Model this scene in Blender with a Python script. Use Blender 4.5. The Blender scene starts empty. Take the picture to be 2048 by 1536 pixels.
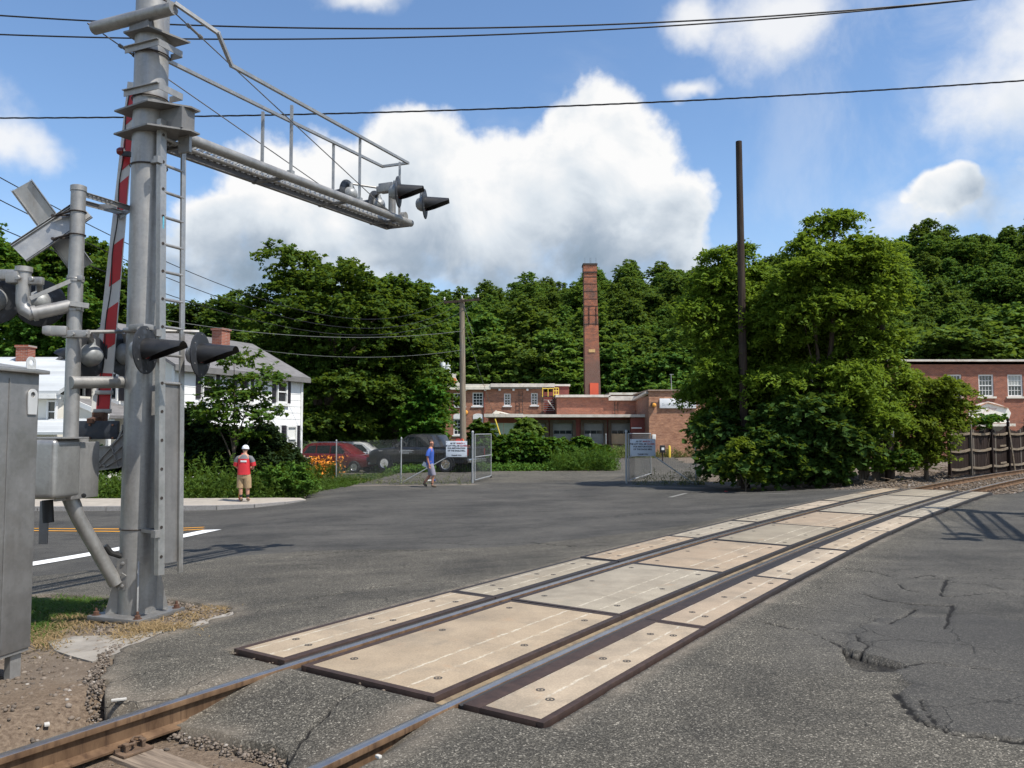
import bpy, bmesh, math, random
import numpy as np
from mathutils import Vector, Matrix, Euler

R = math.radians
scene = bpy.context.scene
col = scene.collection

# ------------------------------------------------------------------ camera
CAM_H = 1.72
PITCH = R(3.29)
FPX = 1600.0                      # focal length in pixels of a 2048 wide frame
cam_d = bpy.data.cameras.new("camera")
cam_d.sensor_width = 36.0
cam_d.lens = 36.0 * FPX / 2048.0
cam_d.clip_start = 0.05
cam_d.clip_end = 3000.0
cam = bpy.data.objects.new("camera", cam_d)
col.objects.link(cam)
cam.location = (0, 0, CAM_H)
cam.rotation_euler = (math.pi / 2 + PITCH, 0, 0)
scene.camera = cam

# ------------------------------------------------------------------ sun
SUN_EL, SUN_AZ = R(59), R(123)    # azimuth clockwise from +Y
SUN_DIR = Vector((math.cos(SUN_EL) * math.sin(SUN_AZ), math.cos(SUN_EL) * math.cos(SUN_AZ), math.sin(SUN_EL)))
sun_d = bpy.data.lights.new("sun", 'SUN')
sun_d.energy = 4.6
sun_d.angle = R(0.55)
sun_d.color = (1.0, 0.95, 0.87)
sun = bpy.data.objects.new("sun", sun_d)
col.objects.link(sun)
sun.rotation_euler = (-SUN_DIR).to_track_quat('-Z', 'Y').to_euler()
sun.location = (20, -20, 40)

# ------------------------------------------------------------------ exposure
scene.view_settings.view_transform = 'Standard'
scene.view_settings.look = 'None'
scene.view_settings.gamma = 1.0
scene.view_settings.exposure = 0.40
scene.view_settings.use_curve_mapping = False
scene.render.engine = 'CYCLES'
scene.cycles.max_bounces = 6
scene.cycles.diffuse_bounces = 3
scene.cycles.glossy_bounces = 3
scene.cycles.transmission_bounces = 4
scene.cycles.transparent_max_bounces = 8
scene.cycles.use_denoising = True
scene.cycles.use_adaptive_sampling = True
scene.cycles.adaptive_threshold = 0.015
scene.cycles.sample_clamp_indirect = 6.0

# ------------------------------------------------------------------ node helper
class NT:
    """small wrapper for building node trees"""
    def __init__(s, tree):
        s.t = tree; s.n = tree.nodes; s.l = tree.links
    def node(s, typ, **kw):
        n = s.n.new(typ)
        for k, v in kw.items():
            setattr(n, k, v)
        return n
    def put(s, sock, v):
        if v is None: return
        if isinstance(v, bpy.types.NodeSocket): s.l.new(v, sock)
        else:
            if isinstance(v, (tuple, list)) and sock.type == 'RGBA' and len(v) == 3: v = (*v, 1.0)
            sock.default_value = v
    def math(s, op, a, b=None, c=None, clamp=False):
        n = s.node('ShaderNodeMath', operation=op); n.use_clamp = clamp
        s.put(n.inputs[0], a); s.put(n.inputs[1], b); s.put(n.inputs[2], c)
        return n.outputs[0]
    def vmath(s, op, a, b=None):
        n = s.node('ShaderNodeVectorMath', operation=op)
        s.put(n.inputs[0], a); s.put(n.inputs[1], b)
        return n.outputs[0]
    def smooth(s, v, a, b, lo=0.0, hi=1.0):
        n = s.node('ShaderNodeMapRange', interpolation_type='SMOOTHSTEP')
        s.put(n.inputs[0], v)
        n.inputs[1].default_value = a; n.inputs[2].default_value = b
        n.inputs[3].default_value = lo; n.inputs[4].default_value = hi
        return n.outputs[0]
    def lin(s, v, a, b, lo=0.0, hi=1.0):
        n = s.node('ShaderNodeMapRange'); n.clamp = True
        s.put(n.inputs[0], v)
        n.inputs[1].default_value = a; n.inputs[2].default_value = b
        n.inputs[3].default_value = lo; n.inputs[4].default_value = hi
        return n.outputs[0]
    def noise(s, vec, scale, detail=4, rough=0.55, dist=0.0, out=0):
        n = s.node('ShaderNodeTexNoise')
        s.put(n.inputs['Vector'], vec)
        n.inputs['Scale'].default_value = scale; n.inputs['Detail'].default_value = detail
        n.inputs['Roughness'].default_value = rough; n.inputs['Distortion'].default_value = dist
        return n.outputs[out]
    def voro(s, vec, scale, feature='F1', out=0, rand=1.0):
        n = s.node('ShaderNodeTexVoronoi', feature=feature)
        s.put(n.inputs['Vector'], vec)
        n.inputs['Scale'].default_value = scale
        n.inputs['Randomness'].default_value = rand
        return n.outputs[out]
    def mix(s, f, a, b, mode='MIX'):
        n = s.node('ShaderNodeMix', data_type='RGBA', blend_type=mode)
        s.put(n.inputs[0], f); s.put(n.inputs[6], a); s.put(n.inputs[7], b)
        return n.outputs[2]
    def sep(s, v):
        n = s.node('ShaderNodeSeparateXYZ'); s.put(n.inputs[0], v)
        return n.outputs
    def comb(s, x, y, z):
        n = s.node('ShaderNodeCombineXYZ')
        s.put(n.inputs[0], x); s.put(n.inputs[1], y); s.put(n.inputs[2], z)
        return n.outputs[0]
    def mapping(s, vec, scale=(1, 1, 1), loc=(0, 0, 0), rot=(0, 0, 0)):
        n = s.node('ShaderNodeMapping')
        s.put(n.inputs[0], vec)
        n.inputs[1].default_value = loc; n.inputs[2].default_value = rot; n.inputs[3].default_value = scale
        return n.outputs[0]
    def ramp(s, f, stops):
        n = s.node('ShaderNodeValToRGB'); s.put(n.inputs[0], f)
        e = n.color_ramp.elements
        while len(e) < len(stops): e.new(0.5)
        for i, (p, c) in enumerate(stops):
            e[i].position = p; e[i].color = (*c, 1.0) if len(c) == 3 else c
        return n.outputs[0]
    def bump(s, h, strength=0.3, dist=0.02, normal=None):
        n = s.node('ShaderNodeBump')
        n.inputs['Strength'].default_value = strength; n.inputs['Distance'].default_value = dist
        s.put(n.inputs['Height'], h); s.put(n.inputs['Normal'], normal)
        return n.outputs[0]

# ------------------------------------------------------------------ world: clear sky with fair weather cumulus
world = bpy.data.worlds.new("World")
scene.world = world
world.use_nodes = True
world.cycles.sampling_method = 'NONE'
def build_world():
    world.node_tree.nodes.clear()
    T = NT(world.node_tree)
    sky = T.node('ShaderNodeTexSky', sky_type='NISHITA')
    sky.sun_disc = False
    sky.sun_elevation = SUN_EL
    sky.sun_rotation = SUN_AZ
    sky.air_density = 1.0; sky.dust_density = 0.6; sky.ozone_density = 2.2
    sky.altitude = 300.0
    bg_sky = T.node('ShaderNodeBackground')
    bg_sky.inputs[1].default_value = SKY_STRENGTH
    skyc = T.node('ShaderNodeHueSaturation')
    skyc.inputs['Saturation'].default_value = 1.08
    T.l.new(sky.outputs[0], skyc.inputs['Color'])
    T.l.new(skyc.outputs[0], bg_sky.inputs[0])
    d = T.node('ShaderNodeTexCoord').outputs['Generated']
    x, y, z = T.sep(d)[:3]
    az = T.math('ARCTAN2', x, y)
    el = T.math('ARCSINE', z)
    p = T.comb(az, el, 0.0)
    # wind-torn warp of the coordinates
    warp = T.noise(d, 5.0, 5, 0.62, out=1)
    warp = T.vmath('SUBTRACT', warp, (0.5, 0.5, 0.5))
    pw = T.vmath('ADD', p, T.vmath('MULTIPLY', warp, (0.13, 0.11, 0.0)))
    fine = T.noise(d, 17.0, 7, 0.6)
    billow = T.voro(T.vmath('ADD', d, T.vmath('MULTIPLY', warp, (0.06, 0.06, 0.06))), 22.0, 'SMOOTH_F1')
    def field(lst):
        F = None
        for (caz, cel, rx, ry) in lst:
            q = T.vmath('SUBTRACT', pw, (caz, cel, 0))
            q = T.vmath('MULTIPLY', q, (1 / rx, 1 / ry, 0))
            n = T.node('ShaderNodeVectorMath', operation='LENGTH'); T.l.new(q, n.inputs[0])
            f = T.math('SUBTRACT', 1.0, n.outputs['Value'])
            F = f if F is None else T.math('SMOOTH_MAX', F, f, 0.12)
        return F
    F = field(CLOUDS)
    Fn = T.math('ADD', F, T.math('MULTIPLY', T.math('SUBTRACT', fine, 0.5), 0.75))
    Fn = T.math('ADD', Fn, T.math('MULTIPLY', T.math('SUBTRACT', 0.35, billow), 0.30))
    dens = T.smooth(Fn, -0.08, 0.24)
    dens = T.math('MULTIPLY', dens, T.smooth(T.math('ADD', el, T.math('MULTIPLY', T.math('SUBTRACT', fine, .5), .25)), 0.10, 0.22, 0.35, 1.0))
    S = T.math('ADD', field(SOFT), T.math('MULTIPLY', T.math('SUBTRACT', fine, 0.5), 1.1))
    dens = T.math('MAXIMUM', dens, T.smooth(S, -0.10, 0.85, 0.0, 0.88))
    # thin, torn scraps everywhere in the sky
    zz = T.math('MAXIMUM', z, 0.06)
    flat = T.comb(T.math('DIVIDE', x, zz), T.math('DIVIDE', y, zz), 0.0)
    sc1 = T.noise(flat, 0.55, 7, 0.6, 0.4)
    sc2 = T.noise(d, 2.1, 3, 0.5)
    scraps = T.math('MULTIPLY', T.smooth(sc1, 0.55, 0.78), T.smooth(sc2, 0.42, 0.60))
    hz = T.smooth(z, 0.0, 0.30, 0.30, 0.0)
    right = T.math('MULTIPLY', T.smooth(az, 0.12, 0.6), T.smooth(T.noise(d, 6.0, 6, 0.65, 0.5), 0.38, 0.72))
    scraps = T.math('MAXIMUM', T.math('MULTIPLY', scraps, 0.75), T.math('MULTIPLY', right, 0.42))
    dens = T.math('MAXIMUM', dens, scraps)
    dens = T.math('ADD', dens, T.math('MULTIPLY', T.math('SUBTRACT', 1.0, dens), hz), clamp=True)
    # the thick middle and the underside of a cumulus let less light through
    under = T.smooth(el, 0.15, 0.30, 0.12, 1.0)
    under = T.math('MAXIMUM', under, T.smooth(T.math('ABSOLUTE', T.math('ADD', az, 0.05)), 0.36, 0.46, 0.0, 0.8))
    lump = T.noise(d, 8.0, 6, 0.55, 0.3)
    sh = T.math('ADD', T.math('MULTIPLY', under, 0.78), T.math('MULTIPLY', T.math('SUBTRACT', lump, 0.47), 1.7))
    sh = T.math('ADD', sh, T.math('MULTIPLY', T.math('SUBTRACT', 0.4, billow), 0.35))
    rim = T.smooth(Fn, 0.55, 0.05)
    sh = T.math('ADD', sh, T.math('MULTIPLY', rim, 0.26), clamp=True)
    cc = T.ramp(sh, [(0.0, (0.25, 0.34, 0.44)), (0.35, (0.42, 0.50, 0.60)), (0.7, (0.76, 0.82, 0.88)), (1.0, (1.0, 1.0, 1.0))])
    bg_c = T.node('ShaderNodeBackground'); bg_c.inputs[1].default_value = 0.74
    T.l.new(cc, bg_c.inputs[0])
    ms = T.node('ShaderNodeMixShader')
    T.l.new(dens, ms.inputs[0]); T.l.new(bg_sky.outputs[0], ms.inputs[1]); T.l.new(bg_c.outputs[0], ms.inputs[2])
    out = T.node('ShaderNodeOutputWorld')
    T.l.new(ms.outputs[0], out.inputs[0])
SKY_STRENGTH = 0.145
def px_dir(u, v):
    ca, sa = math.cos(PITCH), math.sin(PITCH)
    rx, ry, rz = (u - 1024) / FPX, 1.0, (768 - v) / FPX
    dx, dy, dz = rx, ry * ca - rz * sa, ry * sa + rz * ca
    n = math.sqrt(dx * dx + dy * dy + dz * dz)
    return math.atan2(dx, dy), math.asin(dz / n)
# heaps of the cumulus bank: (azimuth, elevation, half width, half height) in radians
CLOUDS = []
for (u, v, a, b) in [(640, 420, 250, 130), (830, 360, 170, 130), (500, 470, 190, 110), (1000, 420, 220, 150),
                     (1230, 330, 140, 145), (1150, 400, 210, 150), (1320, 430, 110, 100), (900, 500, 520, 110),
                     (1240, 500, 200, 100), (450, 560, 200, 70),
                     (1885, 400, 75, 62), (2500, 300, 300, 120), (-500, 420, 300, 120)]:
    A, E = px_dir(u, v)
    CLOUDS.append((A, E, a / FPX, b / FPX))
SOFT = []
for (u, v, a, b) in [(1560, 50, 150, 100), (1420, 30, 90, 60), (2020, 190, 170, 130), (1400, 175, 60, 30),
                     (5, 275, 90, 60), (2150, 60, 220, 150), (-250, 150, 200, 80), (700, -10, 120, 40), (1880, 430, 150, 70), (420, 480, 130, 110), (900, 560, 560, 60)]:
    A, E = px_dir(u, v)
    SOFT.append((A, E, a / FPX, b / FPX))
for (A, E, a, b) in [(2.0, .3, .35, .12), (2.6, .4, .3, .15), (-1.6, .32, .4, .13), (-2.3, .35, .35, .14), (3.1, .28, .3, .1), (1.3, .5, .2, .1)]:
    CLOUDS.append((A, E, a, b))
build_world()
# ================================================================== helpers
PT = {}                                          # world position of every object built by the helpers
def P(u, v, Y):
    """point of the place that stands Y metres in front of the camera, from its bearing in the photograph"""
    ca, sa = math.cos(PITCH), math.sin(PITCH)
    rx, rz = (u - 1024) / FPX, (768 - v) / FPX
    dx, dy, dz = rx, ca - rz * sa, sa + rz * ca
    k = Y / dy
    return Vector((dx * k, Y, CAM_H + dz * k))
def G(u, v, z=0.0):
    ca, sa = math.cos(PITCH), math.sin(PITCH)
    rx, rz = (u - 1024) / FPX, (768 - v) / FPX
    dx, dy, dz = rx, ca - rz * sa, sa + rz * ca
    k = (z - CAM_H) / dz
    return Vector((dx * k, dy * k, z))

def frame(axis, up=(0, 0, 1)):
    """rotation matrix whose Z is the axis"""
    z = Vector(axis).normalized()
    u = Vector(up)
    if abs(z.dot(u.normalized())) > 0.98: u = Vector((1, 0, 0))
    x = u.cross(z).normalized()
    y = z.cross(x)
    return Matrix((x, y, z)).transposed()

class MB:
    """collects simple shapes; build() links them as ONE mesh object"""
    def __init__(s): s.v = []; s.f = []; s.m = []; s.cur = 0
    def add(s, vs, fs):
        o = len(s.v)
        s.v.extend(tuple(v) for v in vs)
        s.f.extend(tuple(i + o for i in f) for f in fs)
        s.m.extend([s.cur] * len(fs))
        return s
    def mat(s, i): s.cur = i; return s
    def box(s, c, size, rot=None, taper=None):
        hx, hy, hz = size[0] / 2, size[1] / 2, size[2] / 2
        tx, ty = taper if taper else (1, 1)
        vs = [Vector((sx * hx * (tx if sz > 0 else 1), sy * hy * (ty if sz > 0 else 1), sz * hz)) for sz in (-1, 1) for sy in (-1, 1) for sx in (-1, 1)]
        if rot is not None:
            if isinstance(rot, (int, float)): rot = Matrix.Rotation(rot, 3, 'Z')
            vs = [rot @ v for v in vs]
        c = Vector(c)
        return s.add([v + c for v in vs], [(0, 2, 3, 1), (4, 5, 7, 6), (0, 1, 5, 4), (2, 6, 7, 3), (0, 4, 6, 2), (1, 3, 7, 5)])
    def rbox(s, c, size, b=0.01, rot=None, seg=2):
        bm = bmesh.new()
        bmesh.ops.create_cube(bm, size=1.0)
        for v in bm.verts: v.co = Vector((v.co.x * size[0], v.co.y * size[1], v.co.z * size[2]))
        bmesh.ops.bevel(bm, geom=list(bm.edges), offset=b, segments=seg, profile=0.6, affect='EDGES', clamp_overlap=True)
        if rot is not None and isinstance(rot, (int, float)): rot = Matrix.Rotation(rot, 3, 'Z')
        c = Vector(c)
        bm.verts.index_update()
        vs = [((rot @ v.co) if rot is not None else v.co) + c for v in bm.verts]
        fs = [[v.index for v in f.verts] for f in bm.faces]
        bm.free()
        return s.add(vs, fs)
    def bar(s, p0, p1, w, h, up=(0, 0, 1)):
        """rectangular bar from p0 to p1, w across, h along up"""
        p0, p1 = Vector(p0), Vector(p1)
        M = frame(p1 - p0, up)
        L = (p1 - p0).length
        c = (p0 + p1) / 2
        return s.box(c, (w, h, L), M)
    def tube(s, p0, p1, r0, r1=None, n=12, caps=True):
        if r1 is None: r1 = r0
        p0, p1 = Vector(p0), Vector(p1)
        M = frame(p1 - p0)
        vs = []
        for p, r in ((p0, r0), (p1, r1)):
            for i in range(n):
                a = 2 * math.pi * i / n
                vs.append(p + M @ Vector((r * math.cos(a), r * math.sin(a), 0)))
        fs = [(i, (i + 1) % n, n + (i + 1) % n, n + i) for i in range(n)]
        if caps: fs += [tuple(reversed(range(n))), tuple(range(n, 2 * n))]
        return s.add(vs, fs)
    def path(s, pts, r, n=8, caps=True, closed=False):
        """tube along a polyline; r a number or one per point"""
        pts = [Vector(p) for p in pts]
        rs = r if isinstance(r, (list, tuple)) else [r] * len(pts)
        vs = []; prev = None
        for i, p in enumerate(pts):
            a = pts[max(0, i - 1)]; b = pts[min(len(pts) - 1, i + 1)]
            z = (b - a).normalized()
            if prev is None:
                M = frame(z); x = M.col[0].copy()
            else:
                x = (prev - z * prev.dot(z)).normalized()
            y = z.cross(x); prev = x
            for k in range(n):
                t = 2 * math.pi * k / n
                vs.append(p + x * (rs[i] * math.cos(t)) + y * (rs[i] * math.sin(t)))
        fs = []
        for i in range(len(pts) - 1):
            for k in range(n):
                fs.append((i * n + k, i * n + (k + 1) % n, (i + 1) * n + (k + 1) % n, (i + 1) * n + k))
        if caps:
            fs += [tuple(reversed(range(n))), tuple((len(pts) - 1) * n + k for k in range(n))]
        return s.add(vs, fs)
    def prism(s, poly, depth, M=None, loc=(0, 0, 0)):
        """2D polygon (x, y, counter-clockwise) extruded 0..depth along z, then M, then moved"""
        n = len(poly); M = M or Matrix.Identity(3); L = Vector(loc)
        vs = [M @ Vector((x, y, 0)) + L for x, y in poly] + [M @ Vector((x, y, depth)) + L for x, y in poly]
        fs = [tuple(reversed(range(n))), tuple(range(n, 2 * n))]
        fs += [(i, (i + 1) % n, n + (i + 1) % n, n + i) for i in range(n)]
        return s.add(vs, fs)
    def lathe(s, prof, M=None, loc=(0, 0, 0), n=20):
        """profile of (radius, z) spun about z"""
        M = M or Matrix.Identity(3); L = Vector(loc); vs = []
        for r, z in prof:
            for k in range(n):
                t = 2 * math.pi * k / n
                vs.append(M @ Vector((r * math.cos(t), r * math.sin(t), z)) + L)
        fs = []
        for i in range(len(prof) - 1):
            for k in range(n):
                fs.append((i * n + k, i * n + (k + 1) % n, (i + 1) * n + (k + 1) % n, (i + 1) * n + k))
        if prof[0][0] > 1e-5: fs.append(tuple(reversed(range(n))))
        if prof[-1][0] > 1e-5: fs.append(tuple((len(prof) - 1) * n + k for k in range(n)))
        return s.add(vs, fs)
    def quad(s, a, b, c, d): return s.add([a, b, c, d], [(0, 1, 2, 3)])
    def build(s, name, mats, parent=None, smooth=35, uv=None):
        L = PT[parent.name] if parent is not None else None
        me = bpy.data.meshes.new(name)
        vs = s.v if L is None else [(v[0] - L[0], v[1] - L[1], v[2] - L[2]) for v in s.v]
        me.from_pydata(vs, [], s.f)
        for m in (mats if isinstance(mats, (list, tuple)) else [mats]): me.materials.append(m)
        if s.cur or any(s.m): me.polygons.foreach_set('material_index', s.m)
        if smooth:
            me.polygons.foreach_set('use_smooth', [True] * len(me.polygons))
            me.set_sharp_from_angle(angle=R(smooth))
        me.update()
        o = bpy.data.objects.new(name, me)
        col.objects.link(o)
        if parent is not None: o.parent = parent; PT[o.name] = L
        else: PT[o.name] = Vector((0, 0, 0))
        return o

def tag(o, label=None, cat=None, group=None, kind=None):
    if label: o['label'] = label
    if cat: o['category'] = cat
    if group: o['group'] = group
    if kind: o['kind'] = kind
    return o
def thing(name, loc, label, cat, group=None):
    o = bpy.data.objects.new(name, None)
    o.empty_display_size = 0.2
    col.objects.link(o)
    o.location = loc
    PT[o.name] = Vector(loc)
    return tag(o, label, cat, group)
def share(name, src, loc, parent=None, rotz=0.0, scale=None):
    """one more object that uses the mesh of src, placed at a world position"""
    o = bpy.data.objects.new(name, src.data if hasattr(src, 'data') else src)
    col.objects.link(o)
    if parent is not None:
        o.parent = parent; L = PT[parent.name]
        o.location = Vector(loc) - L; PT[o.name] = L
    else:
        o.location = loc; PT[o.name] = Vector(loc)
    o.rotation_euler = (0, 0, rotz)
    if scale is not None: o.scale = scale if isinstance(scale, (tuple, list)) else (scale,) * 3
    return o
def copy_tree(o, parent=None):
    c = o.copy(); col.objects.link(c)
    if parent is not None: c.parent = parent
    PT[c.name] = PT[o.name]
    for ch in list(o.children): copy_tree(ch, c)
    return c
def np_mesh(name, verts, faces, mats, parent=None, smooth=False, attr=None):
    """fast mesh from numpy arrays; faces all with the same number of corners"""
    me = bpy.data.meshes.new(name)
    nv, nf, k = len(verts), len(faces), faces.shape[1]
    if parent is not None: verts = verts - np.array(PT[parent.name])
    me.vertices.add(nv); me.vertices.foreach_set('co', np.ascontiguousarray(verts, dtype=np.float32).ravel())
    me.loops.add(nf * k); me.loops.foreach_set('vertex_index', np.ascontiguousarray(faces, dtype=np.int32).ravel())
    me.polygons.add(nf)
    me.polygons.foreach_set('loop_start', np.arange(0, nf * k, k, dtype=np.int32))
    if smooth: me.polygons.foreach_set('use_smooth', np.ones(nf, dtype=bool))
    for m in (mats if isinstance(mats, (list, tuple)) else [mats]): me.materials.append(m)
    if attr:
        for an, arr in attr.items():
            a = me.attributes.new(an, 'FLOAT', 'POINT'); a.data.foreach_set('value', np.asarray(arr, dtype=np.float32))
    me.update(calc_edges=True)
    me.validate()
    o = bpy.data.objects.new(name, me)
    col.objects.link(o)
    if parent is not None: o.parent = parent; PT[o.name] = PT[parent.name]
    else: PT[o.name] = Vector((0, 0, 0))
    return o
def text_mesh(txt, size, mat, align='CENTER', extrude=0.002, bold=0.0):
    cu = bpy.data.curves.new("lettering", 'FONT')
    cu.body = txt; cu.size = size; cu.align_x = align; cu.align_y = 'CENTER'; cu.extrude = extrude
    cu.offset = bold
    cu.resolution_u = 3
    o = bpy.data.objects.new("lettering", cu); col.objects.link(o)
    dg = bpy.context.evaluated_depsgraph_get()
    me = bpy.data.meshes.new_from_object(o.evaluated_get(dg))
    bpy.data.objects.remove(o); bpy.data.curves.remove(cu)
    me.materials.clear(); me.materials.append(mat)
    return me

# smooth value noise for shaping geometry
_rng = np.random.default_rng(7)
_tab = _rng.random((256, 256))
def vnoise(x, y):
    x = np.asarray(x, dtype=float); y = np.asarray(y, dtype=float)
    xi = np.floor(x).astype(int); yi = np.floor(y).astype(int)
    fx = x - xi; fy = y - yi
    fx = fx * fx * (3 - 2 * fx); fy = fy * fy * (3 - 2 * fy)
    a = _tab[xi & 255, yi & 255]; b = _tab[(xi + 1) & 255, yi & 255]
    c = _tab[xi & 255, (yi + 1) & 255]; d = _tab[(xi + 1) & 255, (yi + 1) & 255]
    return (a * (1 - fx) + b * fx) * (1 - fy) + (c * (1 - fx) + d * fx) * fy
def fbm(x, y, o=4):
    t = 0; a = 0.5; n = 0
    for i in range(o):
        t = t + a * vnoise(x * 2 ** i + 17.3 * i, y * 2 ** i + 9.1 * i); n += a; a *= 0.5
    return t / n
def sstep(a, b, x):
    t = np.clip((np.asarray(x, dtype=float) - a) / (b - a), 0, 1)
    return t * t * (3 - 2 * t)
def inpoly(px, py, poly):
    px = np.asarray(px); py = np.asarray(py)
    c = np.zeros(px.shape, dtype=bool); n = len(poly)
    for i in range(n):
        x0, y0 = poly[i][0], poly[i][1]; x1, y1 = poly[(i + 1) % n][0], poly[(i + 1) % n][1]
        cond = ((y0 > py) != (y1 > py))
        with np.errstate(divide='ignore', invalid='ignore'):
            xx = (x1 - x0) * (py - y0) / (y1 - y0 + 1e-12) + x0
        c ^= cond & (px < xx)
    return c

# ================================================================== materials
MATS = {}
def material(name, fn):
    if name in MATS: return MATS[name]
    m = bpy.data.materials.new(name); m.use_nodes = True
    m.node_tree.nodes.clear()
    T = NT(m.node_tree)
    sh = fn(T)
    out = T.node('ShaderNodeOutputMaterial')
    T.l.new(sh, out.inputs[0])
    MATS[name] = m
    return m
def principled(T, color, rough=0.6, metal=0.0, normal=None, spec=None, **kw):
    b = T.node('ShaderNodeBsdfPrincipled')
    T.put(b.inputs['Base Color'], color); T.put(b.inputs['Roughness'], rough); T.put(b.inputs['Metallic'], metal)
    T.put(b.inputs['Normal'], normal)
    if spec is not None: T.put(b.inputs['Specular IOR Level'], spec)
    for k, v in kw.items(): T.put(b.inputs[k], v)
    return b.outputs[0]
def wpos(T): return T.node('ShaderNodeNewGeometry').outputs['Position']
def opos(T): return T.node('ShaderNodeTexCoord').outputs['Object']
def attr(T, name):
    n = T.node('ShaderNodeAttribute'); n.attribute_name = name
    return n.outputs['Fac']
def scaled(c, k): return tuple(min(1, x * k) for x in c)

def simple(name, c, rough=0.6, metal=0.0, var=0.25, scale=6.0, bump=0.0, bscale=40, spec=None, stretch=(1, 1, 1), dirt=None, dirt_amt=0.5):
    """paint-like surface with soft variation, optional dirt in patches and fine relief"""
    def fn(T):
        p = T.mapping(wpos(T), stretch)
        n = T.noise(p, scale, 5, 0.6)
        cc = T.mix(T.lin(n, 0.25, 0.75), scaled(c, 1 - var), scaled(c, 1 + var))
        if dirt:
            dn = T.smooth(T.noise(p, scale * 0.7, 6, 0.65, 0.3), 0.52, 0.70)
            cc = T.mix(T.math('MULTIPLY', dn, dirt_amt), cc, dirt)
        nm = None
        if bump: nm = T.bump(T.noise(p, bscale, 4, 0.6), bump, 0.01)
        r = T.lin(n, 0.3, 0.7, max(0.02, rough - 0.08), min(1, rough + 0.1))
        return principled(T, cc, r, metal, nm, spec)
    return material(name, fn)

def galv(name, base=(0.40, 0.41, 0.41), rough=0.5, metal=0.55, streak=0.5):
    """weathered zinc / aluminium paint: mottled, with vertical rain streaks"""
    def fn(T):
        p = wpos(T)
        spang = T.voro(p, 38.0, 'F1', 1)
        sv = T.sep(spang)[0]
        n1 = T.noise(p, 5.0, 6, 0.6)
        st = T.noise(T.mapping(p, (14, 14, 0.9)), 1.0, 5, 0.6)
        v = T.math('ADD', T.math('MULTIPLY', T.math('SUBTRACT', n1, 0.5), 0.5), T.math('MULTIPLY', T.math('SUBTRACT', sv, 0.5), 0.10))
        v = T.math('ADD', v, T.math('MULTIPLY', T.math('SUBTRACT', st, 0.5), streak))
        c = T.mix(T.lin(v, -0.35, 0.35), scaled(base, 0.60), scaled(base, 1.30))
        dirt = T.smooth(T.noise(T.mapping(p, (5, 5, 1.2)), 1.0, 6, 0.65), 0.56, 0.76)
        c = T.mix(T.math('MULTIPLY', dirt, 0.45), c, (0.17, 0.13, 0.095))
        r = T.lin(n1, 0.3, 0.7, rough - 0.1, rough + 0.15)
        return principled(T, c, r, metal, T.bump(T.noise(p, 120, 3, 0.6), 0.06, 0.003))
    return material(name, fn)

def glass(name, tint=(0.02, 0.025, 0.03), rough=0.05):
    return material(name, lambda T: principled(T, T.mix(T.noise(wpos(T), 1.2, 3), scaled(tint, 0.5), scaled(tint, 1.6)), rough, 0.0, None, 0.8))

def leaf(name, c1, c2, trans=0.35, rough=0.5):
    """leaves: every leaf its own tone, part of the light passes through"""
    def fn(T):
        g = T.node('ShaderNodeNewGeometry')
        rnd = g.outputs['Random Per Island']
        big = T.noise(g.outputs['Position'], 0.35, 3, 0.5)
        f = T.math('ADD', T.math('MULTIPLY', rnd, 0.65), T.math('MULTIPLY', T.math('SUBTRACT', big, 0.3), 0.8), clamp=True)
        c = T.mix(f, c1, c2)
        oi = T.node('ShaderNodeObjectInfo').outputs['Random']
        hs = T.node('ShaderNodeHueSaturation')
        T.l.new(T.lin(oi, 0, 1, 0.485, 0.512), hs.inputs['Hue'])
        T.l.new(T.lin(oi, 0, 1, 0.8, 1.2), hs.inputs['Value'])
        T.l.new(c, hs.inputs['Color'])
        c = hs.outputs[0]
        b = principled(T, c, rough + .1, 0.0, None, 0.12)
        t = T.node('ShaderNodeBsdfTranslucent')
        T.l.new(T.mix(0.5, c, (0.17, 0.22, 0.012)), t.inputs[0])
        m = T.node('ShaderNodeMixShader'); m.inputs[0].default_value = trans
        T.l.new(b, m.inputs[1]); T.l.new(t.outputs[0], m.inputs[2])
        return m.outputs[0]
    return material(name, fn)

def bark(name, c=(0.10, 0.075, 0.055)):
    def fn(T):
        p = wpos(T)
        n = T.noise(T.mapping(p, (9, 9, 1.6)), 1.0, 6, 0.65)
        return principled(T, T.mix(T.lin(n, .3, .7), scaled(c, .45), scaled(c, 1.5)), 0.9, 0, T.bump(n, 0.5, 0.02), .15)
    return material(name, fn)

def wood(name, c=(0.22, 0.18, 0.14), grain=(30, 30, 1.5), rough=0.85, silver=.35):
    def fn(T):
        p = wpos(T)
        n = T.noise(T.mapping(p, grain), 1.0, 6, 0.62, 0.4)
        big = T.noise(p, 1.3, 4)
        cc = T.mix(T.lin(n, .3, .7), scaled(c, .5), scaled(c, 1.35))
        cc = T.mix(T.math('MULTIPLY', T.smooth(big, .5, .7), silver), cc, (0.17, 0.17, 0.165))
        return principled(T, cc, rough, 0, T.bump(n, 0.35, 0.01), .15)
    return material(name, fn)

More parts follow.
